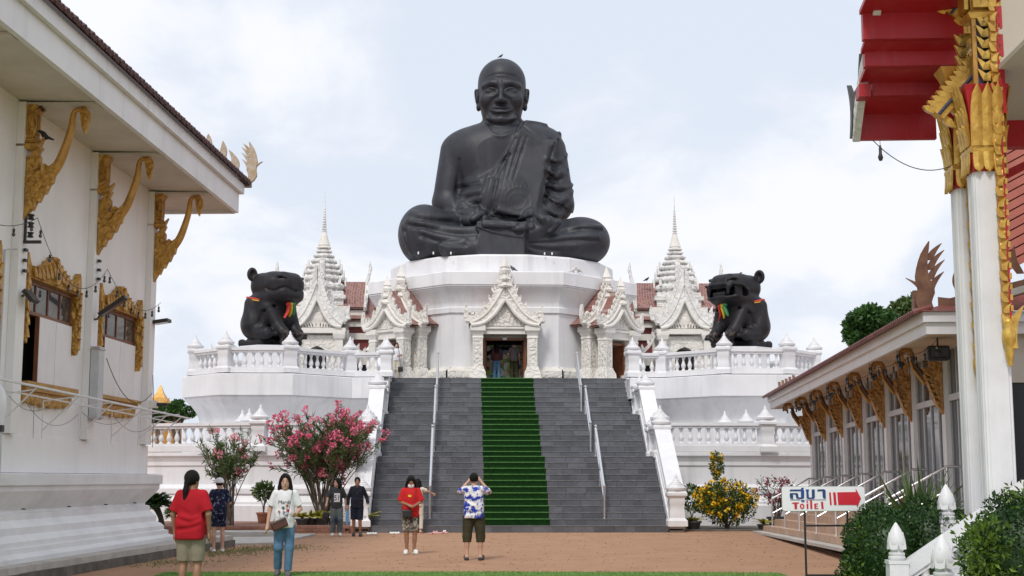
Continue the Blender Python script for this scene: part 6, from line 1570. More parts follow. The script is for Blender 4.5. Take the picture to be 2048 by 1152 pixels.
def ramp_rail(x, y, label, n=4, flip=None):
    t = thing('stair_balustrade', label, 'balustrade', (x, y, 0), R(-4.8), 'white balustrades of the pavilion steps')
    newel(t, (0, 0, 0), .66)
    L, s_ = 1.5, .62
    MB().loft([[(.10, -.075, .46), (.10, .075, .46), (.10, .09, .66), (.10, -.09, .66)], [(L, -.075, .46 + s_ * L), (L, .075, .46 + s_ * L), (L, .09, .66 + s_ * L), (L, -.09, .66 + s_ * L)]]).build('rail', M['white_clean'], t, smooth=False)
    MB().loft([[(.10, -.05, .40), (.10, .05, .40), (.10, .05, .458), (.10, -.05, .458)], [(L, -.05, .40 + s_ * L), (L, .05, .40 + s_ * L), (L, .05, .458 + s_ * L), (L, -.05, .458 + s_ * L)]]).build('under_rail', M['white_clean'], t, smooth=False)
    MB().loft([[(.10, -.1, -.02), (.10, .1, -.02), (.10, .1, .06), (.10, -.1, .06)], [(L, -.1, -.02), (L, .1, -.02), (L, .1, .02 + s_ * L), (L, -.1, .02 + s_ * L)]]).build('stringer', M['white_clean'], t, smooth=False)
    for i in range(n):
        xx = .32 + .3 * i; b = link('baluster', RING, t, (xx, 0, .02 + s_ * xx), scale=(1, 1, .86)); link('glaze_band', band, b)
ramp_rail(3.44, 16.5, 'white sloping balustrade with lotus bud newel beside the rounded hedge')
ramp_rail(2.80, 13.0, 'white sloping balustrade with lotus bud newel nearest the camera')
t = thing('landing_balustrade', 'white lotus bud newel and level rail left of the column foot', 'balustrade', (4.36, 17.4, 0), R(-4.8))
newel(t, (0, 0, 0), 1.10); MB().bx(.1, .6, -.07, .07, .95, 1.09).build('rail', M['white_clean'], t, smooth=False); MB().bx(.1, .6, -.06, .06, .60, .70).build('base_rail', M['white_clean'], t, smooth=False)
t = thing('pavilion_steps', 'white steps climbing to the red pavilion between the sloping balustrades', 'steps', (3.1, 14.8, 0), R(-4.8))
for k in range(5): MB().bx(.25 * k, 1.9, -1.5, 1.5, .17 * k, .17 * (k + 1) - .002 * k).build('step', M['white_clean'], t, smooth=False)
# ---------------------------------------------------------------- plants
def leaves(P, D, size, asp, rnd, bend=.25):
    """leaf quads: P base points, D directions; returns verts, quads (two folded quads per leaf)"""
    n = len(P); D = D / (np.linalg.norm(D, axis=1, keepdims=True) + 1e-9); A = rnd.normal(0, 1, (n, 3)); W = np.cross(D, A); W /= np.linalg.norm(W, axis=1, keepdims=True) + 1e-9
    N = np.cross(W, D); s = np.asarray(size)[:, None] if hasattr(size, '__len__') else np.full((n, 1), size); w = s * asp
    V = np.stack([P, P + D * s * .45 + W * w * .5 + N * w * bend, P + D * s - N * s * .12, P + D * s * .45 - W * w * .5 + N * w * bend], 1)
    return V.reshape(-1, 3), np.arange(4 * n).reshape(-1, 4)
def blob_points(c, r, n, rnd, shell=.55):
    d = rnd.normal(0, 1, (n, 3)); d /= np.linalg.norm(d, axis=1, keepdims=True); k = (shell + (1 - shell) * rnd.random((n, 1)) ** .7); return np.array(c) + d * np.array(r) * k, d
def leafmesh(name, V, Q, mat, par): return link(name, np_mesh(name, V, Q, mat, False), par)
def cat_(*vq):
    Vs, Qs, o = [], [], 0
    for V, Q in vq: Vs.append(V); Qs.append(Q + o); o += len(V)
    return np.concatenate(Vs), np.concatenate(Qs)

def oleander(base, w, h, crown_lo, nst, nfl, seed, label, lean=0.0, pale=False, leafn=40, dens=1.0):
    rnd = np.random.default_rng(seed); t = thing('oleander_shrub', label, 'shrub', base, 0, 'pink oleanders by the left terrace wall')
    g = MB(); tips = []; LP, LD, LS = [], [], []
    for i in range(nst):
        a = rnd.uniform(0, 2 * math.pi); rr = math.sqrt(rnd.uniform(.02, 1)); dx, dy = w / 2 * rr * math.cos(a), w / 2 * rr * math.sin(a) * .7
        ht = h * (1 - .28 * rr * rr) * rnd.uniform(.86, 1.02)
        b0 = np.array((rnd.normal(0, .07), rnd.normal(0, .07), 0)); tip = np.array((dx + lean, dy, ht))
        mid = b0 * .4 + tip * .42 + np.array((0, 0, ht * .12)); pts = spline([b0, mid, tip], 9)
        g.tube(pts, [lerp(.023, .006, k / 8) for k in range(9)], 5)
        ends = [(mid, tip)]
        for q in range(3):
            u = rnd.uniform(.45, .8); p0 = np.array(pts[int(u * 8)]); sd = np.array((rnd.normal(0, .26) * w / 3, rnd.normal(0, .2) * w / 3, rnd.uniform(.1, .4) * h * .5)); p1 = p0 + sd
            if p1[2] < crown_lo: p1[2] = crown_lo + rnd.uniform(0, .3)
            g.tube([p0, (p0 + p1) / 2 + (0, 0, .04), p1], [.012, .009, .005], 4); ends.append((p0, p1))
        for p0, p1 in ends:
            tips.append(p1); d = p1 - p0; n = int(leafn * dens); u = rnd.uniform(.35, 1.0, n); pp = p0 + d * u[:, None]
            pp = pp[pp[:, 2] > crown_lo * .9]; n = len(pp)
            dd = rnd.normal(0, .75, (n, 3)) + d / np.linalg.norm(d) * .9; LP.append(pp); LD.append(dd); LS.append(rnd.uniform(.13, .24, n))
    g.build('trunk', M['bark'], t, ang=60)
    V, Q = leaves(np.concatenate(LP), np.concatenate(LD), np.concatenate(LS), .17, rnd, .1); leafmesh('crown', V, Q, M['leaf_olean'], t)
    sel = rnd.permutation(len(tips))[:nfl]; FP, FD, FS = [], [], []
    for i in sel:
        k = rnd.integers(14, 34); rad = rnd.uniform(.07, .15); d = rnd.normal(0, 1, (k, 3)); d /= np.linalg.norm(d, axis=1, keepdims=True)
        FP.append(tips[i] + d * rad * rnd.uniform(.3, 1, (k, 1)) + (0, 0, .03)); FD.append(d + (0, 0, .3)); FS.append(rnd.uniform(.06, .10, k))
    V, Q = leaves(np.concatenate(FP), np.concatenate(FD), np.concatenate(FS), .9, rnd, .3); tag(leafmesh('flowers', V, Q, M['palepink'] if pale else M['pink'], t), kind='stuff')
oleander((-6.05, 44.0, .21), 4.2, 3.75, 1.15, 58, 190, 11, 'large pink flowering oleander covered in blooms beside the stair parapet', .0)
oleander((-8.75, 43.0, .21), 2.3, 3.1, 1.45, 22, 15, 12, 'smaller oleander with few pale pink blooms nearer the left hall', -.15, True, 30)

def pot(t, r, h, mat, z=0):
    return MB().lathe([(r * .68, z), (r * .74, z + .02), (r * .95, z + h * .8), (r * 1.08, z + h * .82), (r * 1.08, z + h), (r * .92, z + h), (r * .88, z + h * .86), (0, z + h * .84)], 14).build('pot', mat, t)
def potted(base, r, h, mat, fol, lab, cat='potted plant', stem=.0, leaf='leaf', n=420, size=.14, asp=.55, seed=1, nm='potted_plant', group=None):
    rnd = np.random.default_rng(seed); t = thing(nm, lab, cat, base, 0, group); pot(t, r, h, mat)
    g = MB()
    for i in range(5):
        a = rnd.uniform(0, 6.28); g.tube([(0, 0, h * .8), (.03 * math.cos(a), .03 * math.sin(a), h + stem * .6), (fol[0] * .5 * math.cos(a), fol[0] * .5 * math.sin(a), h + stem + fol[2] * .6)], [.018, .014, .006], 5)
    g.build('stem', M['bark'], t)
    P, d = blob_points((0, 0, h + stem + fol[2]), fol, n, rnd, .3); V, Q = leaves(P, d + rnd.normal(0, .5, P.shape), rnd.uniform(.6, 1.2, n) * size, asp, rnd); leafmesh('foliage', V, Q, M[leaf], t); return t
potted((at(527, 1030, 45.2).x, 45.2, .21), .22, .34, M['terracotta'], (.34, .3, .28), 'green leafy shrub in a terracotta pot left of the large oleander', stem=.38, seed=3)

def rosette(base, n, L, w, lab, cat, seed, mat='leaf_yellow', potm='potdark', nm='croton_plant', group=None, potr=.2, poth=.22, arch=.5, up=.9):
    rnd = np.random.default_rng(seed); t = thing(nm, lab, cat, base, 0, group)
    if potr: pot(t, potr, poth, M[potm])
    Vs, Qs, o = [], [], 0; z0 = poth if potr else 0
    for i in range(n):
        a = rnd.uniform(0, 6.28); l = L * rnd.uniform(.7, 1.1); el = rnd.uniform(.35, up); seg = 5; d = np.array((math.cos(a), math.sin(a), 0)); sd = np.array((-math.sin(a), math.cos(a), 0)); V = []
        for k in range(seg + 1):
            u = k / seg; p = d * l * u * math.cos(el) + np.array((0, 0, z0 + l * (math.sin(el) * u - arch * u * u * .7))); hw = w * (math.sin(math.pi * min(1, .15 + .85 * u)) * .9 + .05) * (1 if k < seg else .05)
            V += [p - sd * hw, p + sd * hw + np.array((0, 0, .01))]
        Vs.append(np.array(V)); Qs.append(np.array([(2 * k, 2 * k + 1, 2 * k + 3, 2 * k + 2) for k in range(seg)]) + o); o += len(V)
    leafmesh('foliage', np.concatenate(Vs), np.concatenate(Qs), M[mat], t); return t
for i, (x, y, s_) in enumerate(((604, 1047, 5), (640, 1050, 6), (668, 1046, 7), (735, 1052, 8), (620, 1042, 9))):
    rosette((at(x, y, 43.0 + .25 * (i % 3)).x, 43.0 + .25 * (i % 3), .2), 26, .55, .05, ['yellow green croton in a dark pot, leftmost under the large oleander', 'yellow croton in a dark pot at the foot of the large oleander', 'yellow croton behind the woman in the charcoal shirt', 'yellow croton beside the left stair newel', 'yellow croton standing behind the other pots under the oleander'][i], 'potted plant', s_, group='yellow crotons under the oleander')
# cycad on a leaning dark trunk, pale palm beside it
def cycad(base, nfr, L, trunk, lab, seed, mat='leaf_dark', lean=0.0, wid=.16, droop=.9, nm='cycad_palm', el0=.15, el1=1.2):
    rnd = np.random.default_rng(seed); t = thing(nm, lab, 'palm', base); top = np.array((lean, 0, trunk))
    MB().tube(spline([(0, 0, 0), (lean * .2, 0, trunk * .45), tuple(top)], 8), [.10, .09, .085, .08, .085, .09, .10, .08], 8).build('trunk', M['bark_dark'], t)
    P, D = [], []
    for i in range(nfr):
        a = rnd.uniform(0, 6.28); el = rnd.uniform(el0, el1); l = L * rnd.uniform(.8, 1.1); d = np.array((math.cos(a), math.sin(a), 0)); sd = np.array((-math.sin(a), math.cos(a), 0)); pts = []
        for k in range(22):
            u = k / 21; p = top + d * l * u * math.cos(el) + np.array((0, 0, l * (math.sin(el) * u - droop * u * u * .5))); pts.append(p)
        for k in range(2, 22):
            tg = pts[min(k + 1, 21)] - pts[k - 1]; tg /= np.linalg.norm(tg)
            for s_ in (-1, 1): P.append(pts[k]); D.append((sd * s_ * 1.0 + tg * .8 + np.array((0, 0, .25))) * (wid * (math.sin(math.pi * (.12 + .84 * k / 21)) + .12)))
        g_ = np.array(pts)
    P, D = np.array(P), np.array(D); V, Q = leaves(P, D, np.linalg.norm(D, axis=1), .16, rnd, 0); leafmesh('crown', V, Q, M[mat], t); return t
cycad((at(324, 1030, 42.6).x, 42.6, .21), 34, .62, .62, 'dark green cycad on a crooked black trunk beside the left hall', 21, lean=-.22, wid=.2)
cycad((at(362, 1030, 45).x, 45, .21), 14, .7, .25, 'pale cycad fronds behind the woman in red', 22, mat='leaf', wid=.2)
# yellow flowering bush and neighbours at the right of the stair
def flower_bush(base, r, zc, n, lab, flmat, nfl, seed, leaf='leaf', size=.10, nm='flowering_bush', extra=None, fsize=.095):
    rnd = np.random.default_rng(seed); t = thing(nm, lab, 'shrub', base)
    g = MB()
    for i in range(12):
        a = rnd.uniform(0, 6.28); g.tube([(rnd.normal(0, .05), rnd.normal(0, .05), 0), (r[0] * .35 * math.cos(a), r[1] * .35 * math.sin(a), zc * .7), (r[0] * .75 * math.cos(a), r[1] * .7 * math.sin(a), zc + r[2] * rnd.uniform(-.2, .7))], [.02, .014, .005], 5)
    if extra: g.tube([(0, 0, zc), (extra[0], extra[1], extra[2])], [.02, .01], 5)
    g.build('trunk', M['bark'], t); lobes = [((0, 0, zc), r, n)]
    for k in range(7):
        a = rnd.uniform(0, 6.28); lobes.append(((r[0] * .7 * math.cos(a), r[1] * .7 * math.sin(a), zc + rnd.uniform(-.5, .6) * r[2]), tuple(q * rnd.uniform(.3, .5) for q in r), n // 7))
    if extra: lobes.append((extra, (.20, .18, .45), n // 5))
    vq = []; tips = []
    for c, rr, m in lobes:
        P, d = blob_points(c, rr, m, rnd, .35); vq.append(leaves(P, d + rnd.normal(0, .6, P.shape), rnd.uniform(.6, 1.2, m) * size, .5, rnd)); tips.append(P[:max(2, m // 4)])
    V, Q = cat_(*vq); leafmesh('crown', V, Q, M[leaf], t)
    T = np.concatenate(tips); T = T[rnd.permutation(len(T))[:nfl]]; k = 7; P = np.repeat(T * np.array((1.08, 1.08, 1.02)), k, 0); d = rnd.normal(0, 1, P.shape); d /= np.linalg.norm(d, axis=1, keepdims=True)
    V, Q = leaves(P + d * .02, d, rnd.uniform(.7, 1.2, len(P)) * fsize, .9, rnd, .3); tag(leafmesh('flowers', V, Q, M[flmat], t), kind='stuff'); return t
flower_bush((at(1455, 1050, 44.2).x, 44.2, .05), (.95, .65, .72), .80, 2600, 'round green bush full of yellow flowers right of the stair', 'yellowfl', 230, 31, extra=(-.28, .1, 1.95))
t = flower_bush((at(1556, 1050, 44.9).x, 44.9, .05), (.62, .5, .52), 1.15, 420, 'sparse magenta bougainvillea in a dark pot by the terrace wall', 'magenta', 60, 32, leaf='leaf_dark', size=.07, nm='bougainvillea', fsize=.075); pot(t, .34, .36, M['potdark'])
g = MB(); rnd = np.random.default_rng(4)
for i in range(16):
    a = rnd.uniform(0, 6.28); l = rnd.uniform(.6, 1.0); g.tube(spline([(0, 0, .3), (.2 * math.cos(a), .2 * math.sin(a), .9), (l * math.cos(a) * .8, l * math.sin(a) * .6, 1.25 + rnd.uniform(-.3, .35))], 7), [.014, .012, .01, .008, .007, .006, .004], 4)
g.build('stem', M['browntwig'], t)
rosette((at(1527, 1050, 43.8).x, 43.8, .05), 28, .5, .045, 'yellow croton in a low pot between the yellow bush and the tan steps', 'potted plant', 33, potr=.2, poth=.16)
rosette((at(1386, 1050, 44).x, 44, .05), 22, .42, .04, 'yellow croton in a dark pot beside the right stair newel', 'potted plant', 34, potr=.26, poth=.25)
potted((at(1384, 1046, 45.5).x, 45.5, .05), .2, .3, M['potdark'], (.36, .3, .45), 'dark green shrub in a pot behind the right stair newel', stem=.2, leaf='leaf', n=380, seed=35)
# palm with stiff narrow leaves beside the column
rnd = np.random.default_rng(41); t = thing('spiky_palm', 'spiky green palm standing left of the white columns', 'palm', (5.0, 20.5, 0))
MB().tube([(0, 0, 0), (0, 0, .9)], [.09, .07], 8).build('trunk', M['bark_dark'], t); P, D = [], []
for i in range(120):
    a = rnd.uniform(0, 6.28); el = rnd.uniform(.15, 1.35); P.append((rnd.normal(0, .04), rnd.normal(0, .04), rnd.uniform(.6, 1.0))); D.append(np.array((math.cos(a) * math.cos(el), math.sin(a) * math.cos(el), math.sin(el))) * rnd.uniform(.7, 1.2))
P, D = np.array(P), np.array(D); V, Q = leaves(P, D, np.linalg.norm(D, axis=1), .055, rnd, 0); leafmesh('crown', V, Q, M['leaf'], t)
# clipped hedges
def hedge(base, lobes, n, lab, seed, leaf='leaf_dark', size=.042, sprig=0, sprigc=None, core=True):
    rnd = np.random.default_rng(seed); t = thing('clipped_hedge', lab, 'hedge', base)
    g = MB()
    for i in range(6): g.tube([(rnd.normal(0, .1), rnd.normal(0, .1), 0), (rnd.normal(0, .15), rnd.normal(0, .12), .5)], [.03, .015], 5)
    g.build('trunk', M['bark'], t); vq = []
    tot = sum(r[0] * r[2] for c, r in lobes)
    for c, r in lobes:
        m = int(n * r[0] * r[2] / tot); P, d = blob_points(c, r, m, rnd, .84); bump = 1 + .07 * np.sin(P[:, :1] * 9 + c[0]) * np.sin(P[:, 2:] * 11) + .05 * np.sin(P[:, 1:2] * 13); P = np.array(c) + (P - np.array(c)) * bump
        vq.append(leaves(P, d * .6 + rnd.normal(0, .7, P.shape), rnd.uniform(.6, 1.3, m) * size, .62, rnd))
    V, Q = cat_(*vq); leafmesh('crown', V, Q, M[leaf], t)
    if core:
        s = SDF(np.min([np.array(c) - r for c, r in lobes], 0), np.max([np.array(c) + r for c, r in lobes], 0), .06)
        for c, r in lobes: s.ell(c, np.array(r) * .86, k=.05)
        s.build('inner_foliage', M['leaf_dark'], t)
    if sprig:
        vq = []
        for c, r, m in sprigc:
            P, d = blob_points(c, r, m, rnd, .2); vq.append(leaves(P, d + rnd.normal(0, .6, P.shape) + (0, 0, .5), rnd.uniform(.6, 1.3, m) * size * 1.7, .42, rnd))
        V, Q = cat_(*vq); tag(leafmesh('young_shoots', V, Q, M['leaf_bright'], t), kind='stuff')
hedge((3.93, 17.6, 0), [((-.36, -.10, .66), (.50, .5, .64)), ((.32, .10, .76), (.54, .5, .60)), ((-.05, .0, .36), (.80, .58, .42))], 24000, 'rounded dark green hedge behind the farther white balustrade', 51, sprig=1, sprigc=[((-.62, -.3, .82), (.16, .2, .30), 220), ((-.75, -.3, .45), (.16, .2, .30), 120)])
hedge((2.86, 11.6, 0), [((.12, 0, .85), (.46, .42, .66)), ((.55, -.2, 1.0), (.5, .4, .66)), ((.45, -.5, .5), (.5, .4, .5))], 26000, 'rounded dark green hedge at the lower right corner', 52, size=.034, sprig=1, sprigc=[((-.28, -.25, 1.05), (.24, .22, .30), 520), ((-.12, -.3, .75), (.26, .2, .3), 300), ((.12, -.2, 1.45), (.2, .2, .14), 90)])
# trees beyond
def tree(base, r, zc, n, lab, seed, leaf='leaf_tree', size=.5, nm='leafy_tree'):
    rnd = np.random.default_rng(seed); t = thing(nm, lab, 'tree', base, 0, 'trees beyond the temple')
    g = MB(); g.tube([(0, 0, 0), (.2, 0, zc * .5), (0, .2, zc)], [.4, .3, .15], 8); vq = []
    for k in range(16):
        d = rnd.normal(0, 1, 3); d /= np.linalg.norm(d); c = np.array((0, 0, zc)) + d * np.array(r) * rnd.uniform(.35, .8); g.tube([(0, 0, zc * .7), tuple((c + (0, 0, zc)) / 2 - (0, 0, zc * .1)), tuple(c)], [.14, .09, .03], 5)
        m = n // 16; P, dd = blob_points(c, np.array(r) * rnd.uniform(.28, .46), m, rnd, .35); vq.append(leaves(P, dd + rnd.normal(0, .6, P.shape), rnd.uniform(.5, 1.2, m) * size, .6, rnd))
    g.build('trunk', M['bark'], t); V, Q = cat_(*vq); leafmesh('crown', V, Q, M[leaf], t)
def tree_at(x, y, Y, rx, rz, n, lab, seed, **k):
    p = at(x, y, Y); s_ = Y / 2800; tree((p.x, Y, 0), (rx * s_, rx * s_ * .9, rz * s_), p.z, n, lab, seed, **k)
tree_at(1750, 660, 75, 62, 48, 9500, 'dense dark green tree rising behind the glazed hall roof', 61, size=.30)
tree_at(1822, 640, 85, 55, 60, 4600, 'lighter feathery tree behind the glazed hall roof', 62, leaf='leaf', size=.30)
tree_at(352, 822, 95, 36, 22, 5200, 'low dark tree in the gap right of the left hall', 63, size=.26)
tree_at(318, 826, 110, 30, 20, 4200, 'low green tree below the distant golden spire', 64, leaf='leaf', size=.28)
# far golden spire
p = at(320, 808, 120); t = thing('distant_spire', 'distant golden temple spire in the gap beside the left hall', 'spire', (p.x, 120, 0))
MB().sq([(1.6, 0), (1.6, p.z - .8), (1.0, p.z - .3), (.95, p.z), (.55, p.z + .5), (.3, p.z + .9), (.05, p.z + 1.6)]).build('roof', M['gold_plain'], t, smooth=False)
for sx in (-1, 1): MB().prism(flame(.7, .18, .2 * sx, 7), .12, (sx * .85, -.9, p.z - .2), (1, 0, 0), (0, 0, 1)).build('finial', M['gold_plain'], t)
# ---------------------------------------------------------------- people
def v3(*a): return np.array(a, float)
POSE0 = dict(sha=v3(-.152, .01, 1.355), shb=v3(.152, .01, 1.355), ela=v3(-.205, .03, 1.09), elb=v3(.205, .03, 1.09), wra=v3(-.215, -.05, .855), wrb=v3(.215, -.05, .855),
             hipa=v3(-.085, 0, .86), hipb=v3(.085, 0, .86), kna=v3(-.095, -.02, .46), knb=v3(.095, -.02, .46), ana=v3(-.10, .03, .075), anb=v3(.10, .03, .075), toea=v3(-.12, -.14, .03), toeb=v3(.12, -.14, .03),
             head=v3(0, -.015, 1.535), curl=.5)
def person(loc, rz, H, label, pose=None, skin='skin', shirt=None, pants=None, hair='short', shoe=None, res=.011, hyaw=0.0, hpitch=0.0, fat=1.0, face=True, group=None, cap=None, mask=False):
    """one continuous skin mesh; shirt, trousers, hair and shoes are its own meshes"""
    q = dict(POSE0); q.update(pose or {}); k_ = H / 1.65
    t = thing('person', label, 'person', loc, rz, group); t.scale = (k_,) * 3
    lo, hi = (-.52, -.50, -.01), (.52, .42, 1.88)
    s = SDF(lo, hi, res)
    s.ell((0, .0, 1.20), (.125 * fat, .08 * fat, .20), k=.03); s.ell((0, .01, .93), (.125 * fat, .085 * fat, .11), k=.05)
    s.cap(q['sha'], q['shb'], .052, k=.05); hd = q['head']; s.cap((0, .012, 1.36), hd - v3(0, -.02, .06), .055, .05, k=.03)
    Rm = Matrix.Rotation(hyaw, 3, 'Z') @ Matrix.Rotation(hpitch, 3, 'X')
    def h(x, y, z): return np.array(Rm @ Vector((x, y, z))) + hd
    rot = (hpitch, 0, hyaw)
    s.ell(h(0, .015, .03), (.074, .092, .092), rot, k=.0); s.ell(h(0, -.015, -.035), (.063, .072, .082), rot, k=.03)
    if face:
        s.cap(h(0, -.088, .01), h(0, -.103, -.022), .010, .014, k=.012); s.ell(h(0, -.078, -.066), (.024, .014, .010), rot, k=.012)
        s.ell(h(0, -.070, -.10), (.026, .018, .018), rot, k=.02)
        for e in (-1, 1): s.ell(h(e * .030, -.094, .018), (.016, .010, .010), rot, k=.012, op='s'); s.ell(h(e * .076, .012, -.005), (.010, .020, .028), rot, k=.008)
    for e, c in ((-1, 'a'), (1, 'b')):
        s.cap(q['sh' + c], q['el' + c], .044 * fat, .036, k=.03); s.cap(q['el' + c], q['wr' + c], .037, .025, k=.02)
        f = q['wr' + c] - q['el' + c]; f /= np.linalg.norm(f); side = np.cross(f, v3(1, 0, 0) if abs(f[0]) < .8 else v3(0, 1, 0)); side /= np.linalg.norm(side); nn = np.cross(f, side); p0 = q['wr' + c]
        if 'hn' + c in q: nn = q['hn' + c] / np.linalg.norm(q['hn' + c]); side = np.cross(nn, f)
        s.cap(p0, p0 + f * .07, .026, .034, k=.015)
        for i in range(4):
            off = side * (-.030 + .020 * i); L = (.062, .072, .068, .055)[i]; b0 = p0 + f * .085 + off; b1 = b0 + f * L * .55 + nn * L * .15 * q['curl']; b2 = b1 + f * L * (.5 - .35 * q['curl']) + nn * L * .55 * q['curl']
            s.path([b0 - f * .02, b1, b2], [.0105, .0095, .0085], k=.004)
        th = p0 + f * .03 - side * .034; s.path([th, th + f * .035 - side * .02 + nn * .012, th + f * .065 - side * .012 + nn * .025], [.013, .011, .009], k=.008)
        s.cap(q['hip' + c], q['kn' + c], .070 * fat, .052, k=.04); s.cap(q['kn' + c], q['an' + c], .052, .033, k=.02); m = (q['kn' + c] * .65 + q['an' + c] * .35) + v3(0, .018, 0); s.ell(m, (.045, .050, .10), k=.03)
        a, b = q['an' + c], q['toe' + c]; s.cap(a + v3(0, .02, -.04), b, .034, .028, k=.03); s.cap(a, a + v3(0, .01, -.04), .034, .036, k=.02)
    s.plane((0, 0, .001), (0, 0, -1)); body = s.build('body', M[skin], t)
    out = {'t': t}
    if shirt:
        m, hem, slv, loose, col = shirt; c = SDF(lo, hi, res); L = loose * .45
        c.ell((0, .0, 1.20), (.150 * fat + L, .108 * fat + L, .25)); c.cap(q['sha'] * v3(.9, 1, 1), q['shb'] * v3(.9, 1, 1), .058, k=.04); c.ell((0, .005, 1.0), (.146 * fat + L, .114 * fat + L, .22), k=.06)
        c.box((0, .005, (hem + 1.05) / 2), (.146 * fat + L, .116 * fat + L, (1.05 - hem) / 2 + .05), .09, k=.05)
        for i in range(3): c.path([(-.16, -.13 - L, 1.12 - .09 * i), (-.02 + .03 * i, -.155 - L, 1.09 - .085 * i), (.16, -.12 - L, 1.10 - .13 * i)], .012, k=.05, op='s'); c.path([(-.16, .14 + L, 1.14 - .09 * i), (.03 * i - .05, .155 + L, 1.08 - .085 * i), (.14, .13 + L, 1.18 - .14 * i)], .012, k=.05, op='s')
        for e, x in ((-1, 'a'), (1, 'b')):
            A, B, W = q['sh' + x], q['el' + x], q['wr' + x]
            if slv <= 1: c.cap(A, A + (B - A) * slv, .054 * (.5 + .5 * fat) + L * .5, .056 + L, k=.02); cut, d = A + (B - A) * slv * 1.0, B - A
            else: c.cap(A, B, .054 + L * .5, .049 + L * .4, k=.02); c.cap(B, B + (W - B) * (slv - 1), .049 + L * .4, .038 + L * .3, k=.02); cut, d = B + (W - B) * (slv - 1), W - B
            d = d / np.linalg.norm(d); c.cap(cut + d * .075, cut + d * .16, .088, op='s')
        c.ell((0, -.02, 1.475), (.082, .085, .085), k=.015, op='s'); c.plane((0, 0, hem), (0, 0, -1)); out['shirt'] = c
        out['shirt_o'] = c.build('shirt', M[m], body)
        if col: MB().tube([(.085 * math.cos(a), -.005 + .078 * math.sin(a), 1.415 - .028 * math.sin(-a) * -1 + .0) for a in np.linspace(0, 6.2832, 18)], .012, 6).build('collar', M[col], body)
    if pants:
        m, end, loose, top = pants; top = min(top, shirt[1] + .06) if shirt else top; c = SDF(lo, hi, res); L = loose * .7
        c.ell((0, .01, .93), (.150 * fat + L * .5, .118 * fat + L * .5, .13))
        for x in 'ab':
            A, B, W = q['hip' + x], q['kn' + x], q['an' + x]
            if end <= 1:
                E_ = A + (B - A) * end; c.cap(A, E_ + (B - A) * .02, .090 * fat + L * .6, .072 + L, k=.04); d = (B - A) / np.linalg.norm(B - A)
            else:
                E_ = B + (W - B) * (end - 1); c.cap(A, B, .092 * fat + L * .6, .066 + L, k=.04); c.cap(B, E_, .066 + L, .058 + L * 1.1, k=.03); d = (W - B) / np.linalg.norm(W - B)
            c.cap(E_ + d * .10, E_ + d * .2, .115 + L, op='s')
        c.plane((0, 0, top), (0, 0, 1)); out['pants_o'] = c.build('trousers', M[m], body)
    if hair:
        c = SDF(lo, hi, res)
        if hair in ('long', 'ponytail', 'bob', 'short'):
            gr = .014 if hair == 'short' else .02
            c.ell(h(0, .022, .04), (.074 + gr, .092 + gr, .092 + gr), rot); c.ell(h(0, -.085, -.06), (.075, .085, .115), rot, k=.015, op='s'); c.ell(h(0, -.11, .03), (.062, .06, .068), rot, k=.02, op='s')
            if hair == 'short': c.box(h(0, .03, -.10), (.12, .14, .07), .01, rot, k=.02, op='s')
            if hair in ('long', 'bob'):
                z = -.30 if hair == 'long' else -.17
                for e in (-1, 1): c.path([h(e * .07, .02, .03), h(e * .092, .02, -.08), h(e * .088, .012, z * .75), h(e * .075, .02, z)], [.03, .036, .036, .022], k=.03)
                c.path([h(0, .085, .02), h(0, .098, -.1), h(0, .10, z)], [.05, .07, .06], k=.04); c.box(h(0, .09, z * .6), (.085, .035, abs(z) * .42), .03, rot, k=.04)
            if hair == 'ponytail':
                c.ell(h(0, .115, -.02), (.04, .035, .04), rot, k=.02); c.path([h(0, .12, -.03), h(0, .135, -.12), h(.005, .125, -.24), h(.01, .11, -.33)], [.028, .040, .036, .012], k=.02)
        c.build('hair', M['hair'], body)
    if face:
        for e in (-1, 1):
            MB().lathe([(0, -.006), (.011, -.003), (.013, 0), (.011, .003), (0, .006)], 8).xf(Matrix.Translation(h(e * .030, -.088, .019)) @ Matrix.Diagonal((1, .6, .55, 1))).build('eye', M['eyes'], body)
            MB().tube([h(e * .014, -.096, .036), h(e * .030, -.096, .042), h(e * .048, -.084, .036)], .0035, 5).build('eyebrow', M['hair'], body)
        MB().tube([h(-.022, -.087, -.066), h(0, -.094, -.064), h(.022, -.087, -.066)], [.004, .007, .004], 6).build('mouth', M['lips'], body)
    if mask:
        c = SDF(lo, hi, res); c.ell(h(0, -.045, -.055), (.070, .070, .062), rot); c.ell(h(0, .01, -.04), (.066, .078, .09), rot, op='s'); c.build('face_mask', M['c_white'], body)
    if cap:
        c = SDF(lo, hi, res); c.ell(h(0, .015, .045), (.104, .124, .108), rot); c.box(h(0, 0, -.05), (.2, .2, .075), .005, rot, op='s'); c.box(h(0, -.12, .04), (.07, .06, .010), .008, rot, k=.01); c.build('cap', M[cap], body)
    if shoe:
        for c_ in 'ab':
            a, b = q['an' + c_], q['toe' + c_]; f = SDF(np.minimum(a, b) - .12, np.maximum(a, b) + .12, .008)
            base = v3(a[0], a[1], max(.02, a[2] - .05)); tip = v3(b[0], b[1], max(.016, b[2]))
            f.cap(base + v3(0, .03, 0), tip, .045, .043)
            if shoe[1] == 'slide': f.cap(base * .4 + tip * .6 + v3(0, 0, .035), tip + v3(0, .02, .03), .046, .044, k=.02); f.plane(base + v3(0, 0, .0), (0, 0, 1)) if False else None
            if shoe[1] == 'shoe': f.cap(a + v3(0, .01, -.03), base * .5 + tip * .5 + v3(0, 0, .03), .050, .045, k=.03)
            f.plane((0, 0, min(base[2], tip[2]) - .022), (0, 0, -1)); f.build('shoe', M[shoe[0]], body)
    return out
